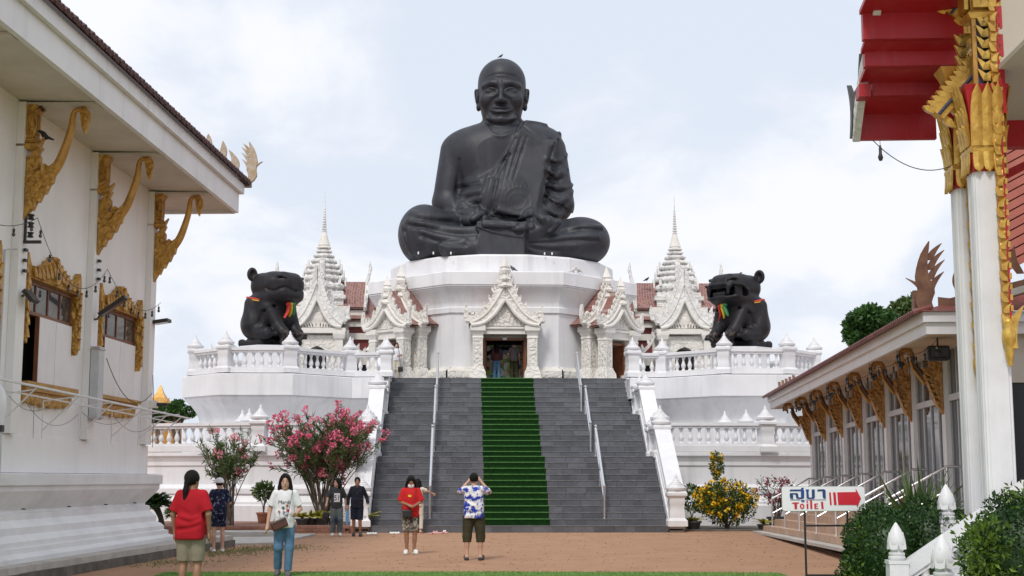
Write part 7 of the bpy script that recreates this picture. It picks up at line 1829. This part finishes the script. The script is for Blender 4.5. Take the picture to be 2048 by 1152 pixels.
def drape(shirt, verts, faces, lift, back=False, step=.006):
    """lay a flat print (x,z) on the cloth surface"""
    V = []
    for x, z in verts:
        ys = np.arange(.4, -.4, -step) if back else np.arange(-.4, .4, step); y = 0
        for yy in ys:
            i = np.round((np.array((x, yy, z)) - shirt.lo) / shirt.res).astype(int)
            if (i >= 0).all() and (i < shirt.n).all() and shirt.D[tuple(i)] < 0: y = yy; break
        V.append((x, y - lift if not back else y + lift, z))
    g = MB(); g.add(V, faces); return g
def grid_print(x0, x1, z0, z1, n=8): return [(lerp(x0, x1, i / n), lerp(z0, z1, j / n)) for j in range(n + 1) for i in range(n + 1)], [(j * (n + 1) + i, j * (n + 1) + i + 1, (j + 1) * (n + 1) + i + 1, (j + 1) * (n + 1) + i) for j in range(n) for i in range(n)]
def text_flat(txt, size):
    c = bpy.data.curves.new('lettering', 'FONT'); c.body = txt; c.size = size; c.align_x = 'CENTER'; o = bpy.data.objects.new('lettering', c); COL.objects.link(o); bpy.context.view_layer.update()
    me = bpy.data.meshes.new_from_object(o); V = [(v.co.x, v.co.y) for v in me.vertices]; F = [tuple(p.vertices) for p in me.polygons]; bpy.data.objects.remove(o); bpy.data.meshes.remove(me); return V, F
def disc(x, z, r, n=9): return [(x + r * math.cos(6.283 * i / n), z + r * math.sin(6.283 * i / n)) for i in range(n)], [tuple(range(n))]

# woman in a white printed shirt walking towards the camera
P = person((-4.62, 23.7, 0), R(4), 1.66, 'woman in white printed T-shirt and blue jeans with brown shoulder bag walking forward',
    dict(wra=v3(-.27, -.06, .84), ela=v3(-.245, .02, 1.09), elb=v3(.25, .04, 1.10), wrb=v3(.20, -.17, 1.04), hnb=v3(-1, 0, .3), kna=v3(-.09, -.06, .47), ana=v3(-.10, .10, .10), toea=v3(-.11, -.06, .04), knb=v3(.09, -.05, .46), anb=v3(.07, -.04, .07), toeb=v3(.08, -.22, .03)),
    'skin', ('c_white', .79, .74, .03, None), ('c_jeans', 1.94, .008, .98), 'bob', ('c_grey', 'shoe'), res=.009)
sh = P['shirt']; so = P['shirt_o']
V, F = text_flat('Mardi', .085); drape(sh, [(x - .005, z + 1.185) for x, z in V], F, .014).build('print', M['c_navy'], so, smooth=False)
for x, z, r, mt in ((.045, 1.155, .022, 'terracotta'), (-.02, 1.12, .024, 'c_grey'), (.062, 1.075, .024, 'c_red2'), (-.085, 1.06, .020, 'terracotta'), (.0, 1.05, .016, 'c_jeans'), (.03, 1.0, .014, 'c_grey')):
    V, F = disc(x, z, r); drape(sh, V, F, .012).build('print', M[mt], so, smooth=False)
    V, F = [(x - .003, z - r), (x + .003, z - r), (x * .7 + .003, z - r - .09), (x * .7 - .003, z - r - .09)], [(0, 1, 2, 3)]; drape(sh, V, F, .011).build('print', M['c_grey'], so, smooth=False)
k_ = 1.66 / 1.65
bag = thing('shoulder_bag', 'brown leather shoulder bag worn by the woman in white', 'bag', (-4.62, 23.7, 0), R(4)); bag.scale = (k_,) * 3
s = SDF((-.3, -.4, .7), (.3, .1, 1.0), .009); s.box((-.07, -.235, .855), (.135, .040, .078), .025, (0, -.42, .0)); s.build('pouch', M['leather'], bag)
MB().tube(spline([(.05, -.215, .95), (.085, -.18, 1.12), (.115, -.10, 1.32), (.125, .0, 1.43), (.10, .10, 1.36), (-.05, .17, 1.1), (-.16, .08, .95), (-.19, -.20, .86)], 24), .009, 6, .5).build('strap', M['black'], bag)
MB().box((-.07, -.279, .905), (.22, .006, .012), M=Matrix.Rotation(-.42, 3, 'Y')).build('zip', M['darkmetal'], bag, smooth=False)

# woman in red seen from behind
person((-5.33, 19.4, 0), R(174), 1.69, 'woman in red T-shirt and khaki shorts with black ponytail, seen from behind',
    dict(ela=v3(-.24, .05, 1.10), wra=v3(-.235, -.03, .86), elb=v3(.24, .03, 1.10), wrb=v3(.225, -.03, .86)), 'skin_dark', ('c_red', .77, .80, .045, None), ('c_khaki', .93, .022, .96), 'ponytail', ('slip_black', 'slide'), res=.010, fat=1.18, hyaw=R(-25))
# person with white cap and navy floral clothes
person((-7.1, 31.7, 0), R(200), 1.60, 'person in navy floral outfit and white cap behind the woman in red',
    dict(elb=v3(.24, -.02, 1.10), wrb=v3(.15, -.22, 1.06), ela=v3(-.24, 0, 1.1), wra=v3(-.16, -.2, 1.05)), 'skin', ('c_flower', .80, .85, .04, None), ('c_flower', .72, .02, .96), 'short', ('slip_white', 'slide'), cap='c_white', hyaw=R(-10))
# couple by the stair foot
P = person((-5.28, 40.3, 0), R(8), 1.60, 'woman in charcoal T-shirt printed 51 and wide faded jeans near the stair',
    dict(ela=v3(-.26, .0, 1.10), wra=v3(-.30, -.16, .93), elb=v3(.25, .04, 1.09), wrb=v3(.26, -.03, .86), knb=v3(.10, -.08, .46), anb=v3(.10, .0, .08)), 'skin', ('c_char', .80, .85, .035, None), ('c_jeans2', 1.95, .028, .98), 'bob', ('slip_white', 'shoe'), hyaw=R(-55))
V, F = grid_print(-.085, .085, .985, 1.24); drape(P['shirt'], V, F, .010).build('print', M['c_white'], P['shirt_o'], smooth=False)
V, F = text_flat('51', .22); drape(P['shirt'], [(x * .82, z + 1.035) for x, z in V], F, .017).build('print', M['c_char'], P['shirt_o'], smooth=False)
hb = thing('black_handbag', 'small black bag in the hand of the woman in the charcoal shirt', 'bag', (-5.56, 40.12, .58)); s = SDF((-.15, -.1, -.15), (.15, .1, .25), .012); s.box((0, 0, 0), (.09, .045, .10), .04); s.build('pouch', M['black'], hb); MB().tube([(-.05, 0, .09), (-.03, 0, .2), (.03, 0, .2), (.05, 0, .09)], .008, 5).build('handle', M['black'], hb)
P = person((-4.68, 40.0, 0), R(4), 1.63, 'man in navy half zip sweater and dark shorts near the stair',
    dict(elb=v3(.27, .05, 1.11), wrb=v3(.31, -.08, .90), ela=v3(-.25, .04, 1.09), wra=v3(-.26, -.03, .86), kna=v3(-.09, .02, .47), ana=v3(-.08, .14, .10), toea=v3(-.09, .0, .03), knb=v3(.09, -.06, .46)), 'skin_dark', ('c_navy', .80, 1.92, .03, 'c_grey'), ('c_navy2', .98, .02, .97), 'short', ('slip_black', 'slide'), fat=1.1)
V, F = [(-.02, 1.40), (.02, 1.40), (.008, 1.22), (-.008, 1.22)], [(0, 1, 2, 3)]; drape(P['shirt'], V, F, .008).build('zip', M['c_grey'], P['shirt_o'], smooth=False)
V, F = [(.05, 1.30), (.12, 1.30), (.12, 1.28), (.05, 1.28)], [(0, 1, 2, 3)]; drape(P['shirt'], V, F, .008).build('print', M['bluepaint'], P['shirt_o'], smooth=False)
cup = thing('white_cup', 'small white cup in the hand of the man in navy', 'cup', (-4.36, 39.85, .80)); MB().lathe([(.02, 0), (.03, .0), (.038, .08), (.034, .08), (.028, .01), (0, .01)], 10).build('cup_body', M['slip_white'], cup)
# masked woman in red looking down
P = person((-2.80, 30.6, 0), R(6), 1.64, 'woman in bright red shirt and face mask looking down at her hands',
    dict(ela=v3(-.225, .0, 1.12), wra=v3(-.06, -.20, 1.05), elb=v3(.225, .0, 1.12), wrb=v3(.07, -.20, 1.04), hna=v3(.2, -.5, .5), hnb=v3(-.2, -.5, .5), kna=v3(-.09, -.02, .46), ana=v3(-.07, .03, .075), toea=v3(-.11, -.13, .03), anb=v3(.08, .03, .075)), 'skin_dark', ('c_red2', .80, .86, .045, None), ('c_camo', .92, .03, .96), 'bob', ('slip_white', 'slide'), hpitch=R(28), mask=True, fat=1.08)
V, F = disc(-.02, 1.25, .028, 8); drape(P['shirt'], [(x * 1.5, z) for x, z in V], F, .008).build('print', M['rib_yellow'], P['shirt_o'], smooth=False)
bag = thing('waist_bag', 'black shoulder bag hanging in front of the masked woman', 'bag', (-2.80, 30.6, 0), R(6)); s = SDF((-.3, -.4, .7), (.2, .1, 1.0), .01); s.box((-.09, -.215, .865), (.10, .035, .085), .03); s.build('pouch', M['black'], bag)
MB().tube(spline([(.0, -.20, .93), (.05, -.185, 1.15), (.10, -.11, 1.34), (.11, .0, 1.42), (.02, .13, 1.3), (-.16, .12, 1.05), (-.19, -.1, .9)], 20), .008, 5, .5).build('strap', M['black'], bag)
# man in blue patterned shirt taking a photo, seen from behind
person((-1.45, 28.3, 0), R(176), 1.70, 'man in blue white patterned shirt and olive cargo shorts raising a phone, seen from behind',
    dict(ela=v3(-.30, -.12, 1.30), wra=v3(-.11, -.22, 1.52), elb=v3(.30, -.12, 1.30), wrb=v3(.11, -.22, 1.52), hna=v3(.6, -.6, 0), hnb=v3(-.6, -.6, 0), kna=v3(-.13, -.01, .46), ana=v3(-.13, .03, .075), toea=v3(-.16, -.13, .03), knb=v3(.13, -.01, .46), anb=v3(.13, .03, .075), toeb=v3(.16, -.13, .03), hipa=v3(-.10, 0, .86), hipb=v3(.10, 0, .86), head=v3(0, -.03, 1.535)),
    'skin', ('c_hawaii', .80, .70, .04, None), ('c_olive', 1.34, .032, .97), 'short', ('slip_black', 'slide'), fat=1.15, face=False, hpitch=R(-6))
ph = thing('mobile_phone', 'dark mobile phone held up by the man in the patterned shirt', 'phone', (-1.47, 28.58, 1.60), R(-4)); s = SDF((-.12, -.02, -.06), (.12, .02, .06), .006); s.box((0, 0, 0), (.08, .006, .04), .005); s.build('phone_case', M['black'], ph)
# person half hidden behind the masked woman, hand on the rail
person((-3.06, 42.45, 0), R(170), 1.58, 'person in cream top bending behind the masked woman, arm stretched to the rail',
    dict(ela=v3(-.30, -.10, 1.28), wra=v3(-.40, -.28, 1.22), elb=v3(.24, -.08, 1.1), wrb=v3(.22, -.2, .9)), 'skin', ('c_cream', .82, .6, .03, None), ('c_cream', 1.9, .02, .98), 'bob', None, res=.013, face=False)
# visitors at the shrine doors
person((-4.38, 54.75, FZ), R(14), 1.46, 'woman in white blouse standing in the left side porch', dict(elb=v3(.24, -.02, 1.1), wrb=v3(.10, -.18, 1.08)), 'skin', ('c_white', .86, .8, .03, None), ('c_cream', 1.95, .03, 1.0), 'bob', None, res=.014)
sbag = thing('dark_shoulder_bag', 'dark bag hanging beside the woman in white blouse', 'bag', (-4.20, 54.62, FZ + .42)); s = SDF((-.15, -.1, -.15), (.15, .1, .2), .014); s.box((0, 0, 0), (.10, .045, .10), .03); s.build('pouch', M['black'], sbag); MB().tube([(0, 0, .1), (-.03, 0, .5), (-.1, .02, .85)], .008, 5).build('strap', M['black'], sbag)
person((-.43, 55.75, FZ), R(178), 1.58, 'long haired woman in maroon top and jeans going in at the main door', dict(), 'skin', ('c_maroon', .88, 1.7, .02, None), ('c_jeans', 1.95, .012, 1.0), 'long', ('slip_black', 'shoe'), res=.014, face=False)
person((.28, 55.75, FZ), R(182), 1.62, 'man in grey shirt and olive trousers going in at the main door', dict(elb=v3(.27, .0, 1.12), wrb=v3(.22, -.16, .98)), 'skin', ('c_grey', .86, .7, .025, None), ('c_olive', 1.95, .02, 1.0), 'short', ('slip_black', 'shoe'), res=.014, face=False)
# ---------------------------------------------------------------- small things
# toilet sign on a black frame
sg = thing('toilet_sign', 'white toilet sign with Thai lettering and red arrow on a black frame', 'sign', (2.97, 18.0, 0), R(-2))
W_ = 1.07; SZ = 1.6 - (997 - 958) * 18 / 2800 * 1.0
def su(x, y): return ((x - 1005) / 1890 * W_, SZ + (360 - y) / 1890 * W_)
c_ = [(75, 120), (110, 92), (1900, 92), (1940, 120), (1950, 590), (1910, 628), (120, 632), (78, 600)]
MB().prism([su(*p) for p in c_], .03, (0, 0, 0), (1, 0, 0), (0, 0, 1)).build('board', M['sign_white'], sg, smooth=False)
e_ = [su(*p) for p in c_]; MB().tube([(x, 0, z) for x, z in e_ + e_[:1]], .008, 6).build('board_rim', M['steel_dull'], sg)
def letter(polys, mat, nm):
    g = MB()
    for pp in polys: g.prism([su(*p) for p in pp], .006, (0, -.0185, 0), (1, 0, 0), (0, 0, 1))
    g.build(nm, M[mat], sg, smooth=False)
letter([[(242, 190), (268, 152), (505, 150), (505, 188)], [(504, 150), (515, 112), (572, 112), (556, 145), (576, 185), (570, 345), (535, 362), (500, 345)], [(386, 300), (395, 345), (430, 362), (530, 362), (500, 332), (450, 328), (440, 300)],
        [(250, 245), (270, 232), (322, 232), (322, 362), (265, 355), (250, 330)], [(321, 232), (420, 232), (440, 260), (440, 302), (386, 302), (384, 265), (321, 262)], [(495, 388), (575, 388), (575, 430), (520, 432)],
        [(605, 150), (690, 150), (672, 200), (680, 332), (650, 360), (625, 340), (625, 200)], [(650, 361), (680, 331), (745, 331), (812, 333), (790, 361)], [(750, 150), (815, 150), (812, 332), (746, 332)],
        [(868, 192), (885, 150), (1030, 145), (1060, 175), (1060, 358), (1005, 350), (990, 300), (990, 188)]], 'sign_blue', 'thai_lettering')
letter([[(255, 376), (480, 379), (480, 388), (255, 386)], [(600, 378), (1060, 377), (1060, 385), (600, 386)]], 'sign_blue', 'underline')
O8 = [[(lerp(0, 1, 0) + 520 + 50 * math.cos(a), 527 + 60 * math.sin(a)), (520 + 50 * math.cos(b), 527 + 60 * math.sin(b)), (520 + 22 * math.cos(b), 527 + 36 * math.sin(b)), (520 + 22 * math.cos(a), 527 + 36 * math.sin(a))] for a, b in [(i * .5236, (i + 1) * .5236) for i in range(12)]]
letter([[(285, 466), (312, 440), (455, 440), (440, 464)], [(345, 465), (405, 465), (405, 588), (350, 588)], [(622, 470), (660, 470), (660, 582), (625, 585)], [(622, 412), (656, 412), (660, 445), (625, 447)], [(703, 392), (746, 388), (750, 583), (706, 586)],
        [(795, 466), (832, 466), (832, 588), (800, 588)], [(833, 466), (880, 462), (876, 482), (833, 484)], [(833, 515), (872, 513), (870, 531), (833, 532)], [(833, 568), (884, 566), (882, 586), (833, 588)], [(948, 428), (996, 424), (1004, 586), (958, 588)]] + O8, 'sign_red', 'english_lettering')
letter([[(1138, 216), (1176, 216), (1190, 497), (1152, 497)], [(1226, 216), (1284, 214), (1300, 497), (1243, 497)], [(1322, 214), (1745, 207), (1742, 130), (1800, 235), (1855, 350), (1805, 455), (1762, 552), (1750, 496), (1338, 496)]], 'sign_red', 'arrow')
for sx in (-.235, .31):
    MB().bx(sx - .012, sx + .012, .018, .042, 0, SZ + .14).build('leg', M['black'], sg, smooth=False)
for z in (1.6 - (1050 - 958) * 18 / 2800, 1.6 - (1147 - 958) * 18 / 2800, .08): MB().bx(-.223, .298, .02, .04, z - .012, z + .012).build('cross_bar', M['black'], sg, smooth=False)
for sx in (-.235, .31): MB().bx(sx - .012, sx + .012, -.25, .35, 0, .024).build('foot', M['black'], sg, smooth=False)

# blue posts at the stair foot
for x, lab in ((694, 'pale blue post beside the left stair newel'), (1363, 'blue post beside the right stair newel')):
    p = gnd(x, 1064); t = thing('blue_post', lab, 'post', p, 0, 'blue posts at the stair foot'); MB().tube([(0, 0, 0), (0, 0, .95)], .05, 10).build('pole', M['bluepole'], t); MB().lathe([(.055, 0), (.055, .02), (.03, .04), (0, .045)], 10, (0, 0, .95)).build('cap', M['bluepole'], t)
# slippers left at the bottom step
def slippers(x, y, mat, lab, rz=0, z=0.0, sl='slip_black'):
    p = gnd(x, y, z); t = thing('slippers', lab, 'slippers', p, rz, 'footwear left at the stair foot')
    for sx in (-1, 1):
        s = SDF((-.08, -.18, -.01), (.08, .18, .10), .009); s.cap((0, .10, .02), (0, -.09, .02), .045, .052); s.plane((0, 0, .035), (0, 0, 1)); s.cap((-.045, -.05, .03), (.045, -.05, .03), .038, k=.01); s.ell((0, -.02, .035), (.038, .07, .022), op='s'); s.plane((0, 0, .001), (0, 0, -1))
        o = s.build('sole', M[mat], t); o.location = (sx * .075, 0, 0)
        MB().tube([(sx * .075 - .048, -.04, .035), (sx * .075, -.05, .085), (sx * .075 + .048, -.04, .035)], .014, 6, 1.8).build('strap', M[sl], t)
slippers(743, 1069, 'slip_white', 'white and black slippers beside the man in navy', R(12))
slippers(790, 1068, 'slip_white', 'white slippers left of the masked woman', R(-8), 0, 'slip_black')
slippers(868, 1068, 'slip_pink', 'pink slippers at the stair foot right of the masked woman', R(60), 0, 'slip_pink')
slippers(886, 1067, 'slip_pink', 'pale pink slippers nearer the green carpet', R(75), 0, 'slip_white')
slippers(848, 1064, 'slip_white', 'grey white slippers just behind the masked woman', R(70), 0, 'slip_white')
slippers(887, 1037, 'finial_gold', 'tan slippers on the lowest stair tread', R(85), RISE * 2, 'finial_gold')

# birds
def bird(p, rz, s_, mat, lab, cat='bird', up=.35):
    t = thing('perched_bird', lab, cat, p, rz); t.scale = (s_,) * 3
    s = SDF((-.2, -.3, -.02), (.2, .35, .36), .014); s.ell((0, .02, .15), (.07, .13, .075), rot=(-up, 0, 0)); s.ell((0, -.10, .245), (.042, .05, .042), k=.05); s.cap((0, -.13, .24), (0, -.19, .23), .014, .004, k=.01); s.cap((0, .10, .11), (0, .27, .06), .045, .02, k=.04); s.build('body', M[mat], t)
    for sx in (-1, 1): MB().tube([(sx * .025, 0, .10), (sx * .03, .0, 0)], .008, 5).build('leg', M['darkmetal'], t)
bird((-.18, 59.35, 19.86), R(70), .6, 'bird_dark', 'small dark bird perched on top of the monk statue head')
bird(at(1025, 543, 55.35) , R(-60), .85, 'bird', 'grey pigeon perched on the shrine cornice right of the front gable spike')
bird(at(1147, 546, 55.6), R(60), .9, 'bird_white', 'pale pigeon perched on the shrine cornice, left of the pair')
bird(at(1156, 546, 55.6), R(-50), .9, 'bird_white', 'pale pigeon perched on the shrine cornice, right of the pair')
bird(Vector((XC + 9.02 + .1, 53.4 + .35, 6.56 + 2.84)), R(60), .7, 'bird_dark', 'dark bird perched on the head of the open mouthed animal statue')
bird(at(1294, 563, 62.4), R(60), .7, 'bird_dark', 'dark bird perched on the red roof ridge of the right pavilion')
bird(q @ Vector((.26 + .14, -7.78, 7.40)), R(-60), .65, 'bird_dark', 'dark bird sitting on the nearest gold swan bracket', up=1.0)

# floodlights on the left hall
def flood(y, z, x, lab, L, tilt, panel=True, w=.3):
    t = thing('floodlight', lab, 'lamp'); t.matrix_world = q @ Matrix.Translation((x, y, z))
    MB().tube([(-x + .01, 0, -.1), (-.05, 0, -.08), (0, 0, 0)], .02, 6).build('arm', M['darkmetal'], t); MB().bx(-x + .003, -x + .05, -.06, .06, -.2, .02).build('wall_plate', M['darkmetal'], t, smooth=False)
    m = Matrix.Rotation(tilt, 3, 'Y'); MB().box(m @ Vector((L / 2, 0, 0)), (L, w, .07), M=m).build('housing', M['darkmetal'], t, smooth=False)
    MB().box(m @ Vector((L / 2, 0, -.038)), (L * .86, w * .85, .012), M=m).build('lens', M['bulb'] if panel else M['glassdark'], t, smooth=False)
flood(-7.75, 4.78, .22, 'square white floodlight on the left hall beside the open shutter window', .24, R(50), True, .34)
flood(-4.05, 4.80, .25, 'long grey street lamp arm on the middle pilaster of the left hall', .62, R(-35), False, .2)
flood(.0, 5.1, .12, 'black floodlight panel on the far corner of the left hall', .36, R(-8), False, .34)
# insulators and service cable brackets on the near pilaster
t = thing('insulator_rack', 'black cable insulators on the nearest visible pilaster of the left hall', 'cable bracket'); t.matrix_world = q @ Matrix.Translation((.16, -7.78, 5.7))
MB().bx(-.02, .02, -.02, .02, -.05, .42).build('bar', M['darkmetal'], t, smooth=False)
for z in (.05, .22, .36): MB().lathe([(.03, -.05), (.06, -.04), (.035, 0), (.06, .04), (.03, .05)], 10, (.09, 0, z)).build('insulator', M['black'], t)
MB().bx(-.02, .28, -.03, .03, -.1, -.05).build('arm', M['darkmetal'], t, smooth=False)
for y, z0, lab in ((-7.78, 5.1, 'black clips down the nearest left pilaster'), (-4.0, 5.5, 'black clips down the middle left pilaster')):
    t = thing('cable_clip', lab, 'cable clip'); t.matrix_world = q @ Matrix.Translation((.16, y, z0))
    for k in range(3): MB().bx(0, .05, -.05, .05, .18 * k, .18 * k + .05).build('clip', M['black'], t, smooth=False)
# white conduit box and pipes
t = thing('conduit_box', 'grey metal conduit box on the pilaster between the left hall windows', 'conduit'); t.matrix_world = q @ Matrix.Translation((.16, -4.05, 2.75))
MB().bx(0, .16, -.16, .16, 0, 1.42).build('cover', M['frame_grey'], t, smooth=False); MB().bx(0, .14, .163, .22, .0, 1.4).build('side_strip', M['wood'], t, smooth=False)
for z in (.02, 1.36): MB().bx(-.01, .18, -.18, .18, z, z + .04).build('flange', M['steel_dull'], t, smooth=False)
t = thing('wall_pipe', 'thin grey pipe on the wall at the left photo edge', 'pipe'); t.matrix_world = q @ Matrix.Translation((.05, -8.35, 2.4)); MB().tube([(0, 0, 0), (0, 0, 3.0), (.1, .25, 3.05)], .022, 8).build('pipe_run', M['frame_grey'], t)
# light metal awning frame and tangled wires low on the left wall
t = thing('awning_frame', 'thin white metal awning frame along the lower left hall wall', 'frame'); t.matrix_world = q @ Matrix.Translation((0, 0, 0))
MB().tube([(.75, -10, 3.12), (.75, .9, 2.98)], .022, 6).build('long_bar', M['white_clean'], t); MB().tube([(.55, -10, 3.0), (.55, .6, 2.86)], .014, 6).build('long_bar', M['white_clean'], t)
for y in (-8.6, -6.6, -4.7, -2.8, -1.0, .1):
    MB().tube([(.16, y, 2.45), (.75, y + .1, 3.08 - .013 * (y + 9))], .013, 6).build('strut', M['white_clean'], t); MB().tube([(.16, y, 2.97), (.75, y, 3.04)], .012, 6).build('strut', M['white_clean'], t); MB().tube([(.16, y, 2.3), (.16, y, 2.98)], .012, 6).build('strut', M['white_clean'], t)
def sag(a, b, d, n=14): return [Vector(a).lerp(Vector(b), i / (n - 1)) - Vector((0, 0, d * 4 * (i / (n - 1)) * (1 - i / (n - 1)))) for i in range(n)]
def cable(pts_list, lab, nm='wire', r=.008, M_=None, cat='cable'):
    t = thing(nm, lab, cat); t.matrix_world = M_ if M_ is not None else Matrix.Identity(4)
    for p in pts_list: MB().tube(p, r, 5).build('wire_run', M['cable'], t)
    return t
cable([sag((.3, -8.5, 2.95), (.3, -6.5, 2.95), .2), sag((.2, -7.5, 2.9), (.3, -5.2, 2.8), .3), sag((.3, -5, 2.85), (.3, -2.5, 2.8), .15), sag((.2, -2.6, 2.8), (.25, 0, 2.9), .25), [(.15, -7.0, 2.9), (.16, -7.0, 2.3)]], 'tangle of dark wires hanging below the left hall windows', M_=q, r=.004)
# festoon lights along the left hall
def festoon(anchors, sags, nb, lab, M_, bulb_r=.035):
    t = thing('string_lights', lab, 'string lights'); t.matrix_world = M_
    bm_ = MB().lathe([(.012, .05), (.022, .045), (.022, .0), (.016, -.01)], 8).mesh('lamp_holder', M['black'], True); gl = MB().lathe([(.016, -.01), (bulb_r * .9, -.045), (bulb_r * .8, -.07), (0, -.085)], 8).mesh('bulb', M['bulb_dark'], True)
    for (a, b), s_, n in zip(zip(anchors[:-1], anchors[1:]), sags, nb):
        p = sag(a, b, s_, 18); MB().tube(p, .006, 4).build('cable', M['cable'], t)
        for i in range(n):
            c = sag(a, b, s_, 3 * n)[int((i + .5) * 3)]; h = link('lamp_holder', bm_, t, (c.x, c.y, c.z - .10)); link('bulb', gl, h); 
            MB().tube([c, (c.x, c.y, c.z - .05)], .004, 4).build('drop_wire', M['cable'], t)
festoon([(.45, -11.5, 5.75), (.35, -7.75, 6.05), (.35, -4.0, 5.72), (.30, -.1, 5.55)], [.3, .75, .45], [5, 8, 8], 'string of dark festoon bulbs looped along the left hall wall', q)
cable([sag((.2, -3.4, 4.0), (.2, -.2, 3.5), .5), [(.2, -.2, 3.9), (.22, -.1, 3.2), (.2, -.05, 2.4)]], 'dark cable drooping across the far shutters to the left hall corner', M_=q)
t = thing('security_camera', 'small beige security camera box on the far corner of the left hall', 'camera'); t.matrix_world = q @ Matrix.Translation((.2, -.15, 3.25)); MB().bx(-.06, .10, -.1, .1, -.08, .08).build('box', M['cream_plain'], t, smooth=False); MB().tube([(.1, 0, 0), (.32, .05, 0)], .04, 8).build('camera_body', M['darkmetal'], t)
# festoon under the glazed hall eave
an = []; sg_ = []
for i in range(7): an += [(ex + .06, .3 - SP * i - .4, 3.86), (-.62, -.5 - SP * i - 1.2, 3.86)]
festoon(an, [.16] * 13, [5] * 13, 'string of dark festoon bulbs zigzagging under the glazed hall eave', HQ, .03)
cable([sag(at(1745, 280, 17.2), at(1900, 333, 17.3), .18)], 'thin cable hanging from the red eave to the gilt column', r=.006)
lb = thing('hanging_bulb', 'single dark bulb hanging under the red eave', 'bulb', at(1761, 312, 17.2)); MB().lathe([(.01, .14), (.02, .10), (.02, .03), (.035, -.02), (.02, -.06), (0, -.065)], 8).build('bulb_body', M['black'], lb); MB().tube([(0, 0, .12), (0, 0, .2)], .004, 4).build('drop_wire', M['cable'], lb)
# white tarpaulin corner and dark post at the left edge
t = thing('tarpaulin_corner', 'crumpled white plastic sheet corner at the left photo edge', 'tarpaulin', at(-12, 830, 21.5)); s = SDF((-.3, -.2, -.6), (.3, .2, .6), .03); s.ell((0, 0, 0), (.16, .1, .50)); s.ell((.04, 0, .2), (.12, .1, .22), k=.1); s.path([(.1, -.1, .4), (.02, -.1, 0), (.12, -.1, -.4)], .03, k=.05, op='s'); s.build('sheet', M['c_white'], t)
t = thing('dark_post', 'dark grey post at the left photo edge', 'post', (at(-4, 900, 21.3).x, 21.3, 0)); MB().bx(-.04, .04, -.04, .04, 0, 2.3).build('pole', M['frame_grey'], t, smooth=False); MB().bx(-.06, .06, -.06, .06, 2.3, 2.4).build('pole_top', M['darkmetal'], t, smooth=False)
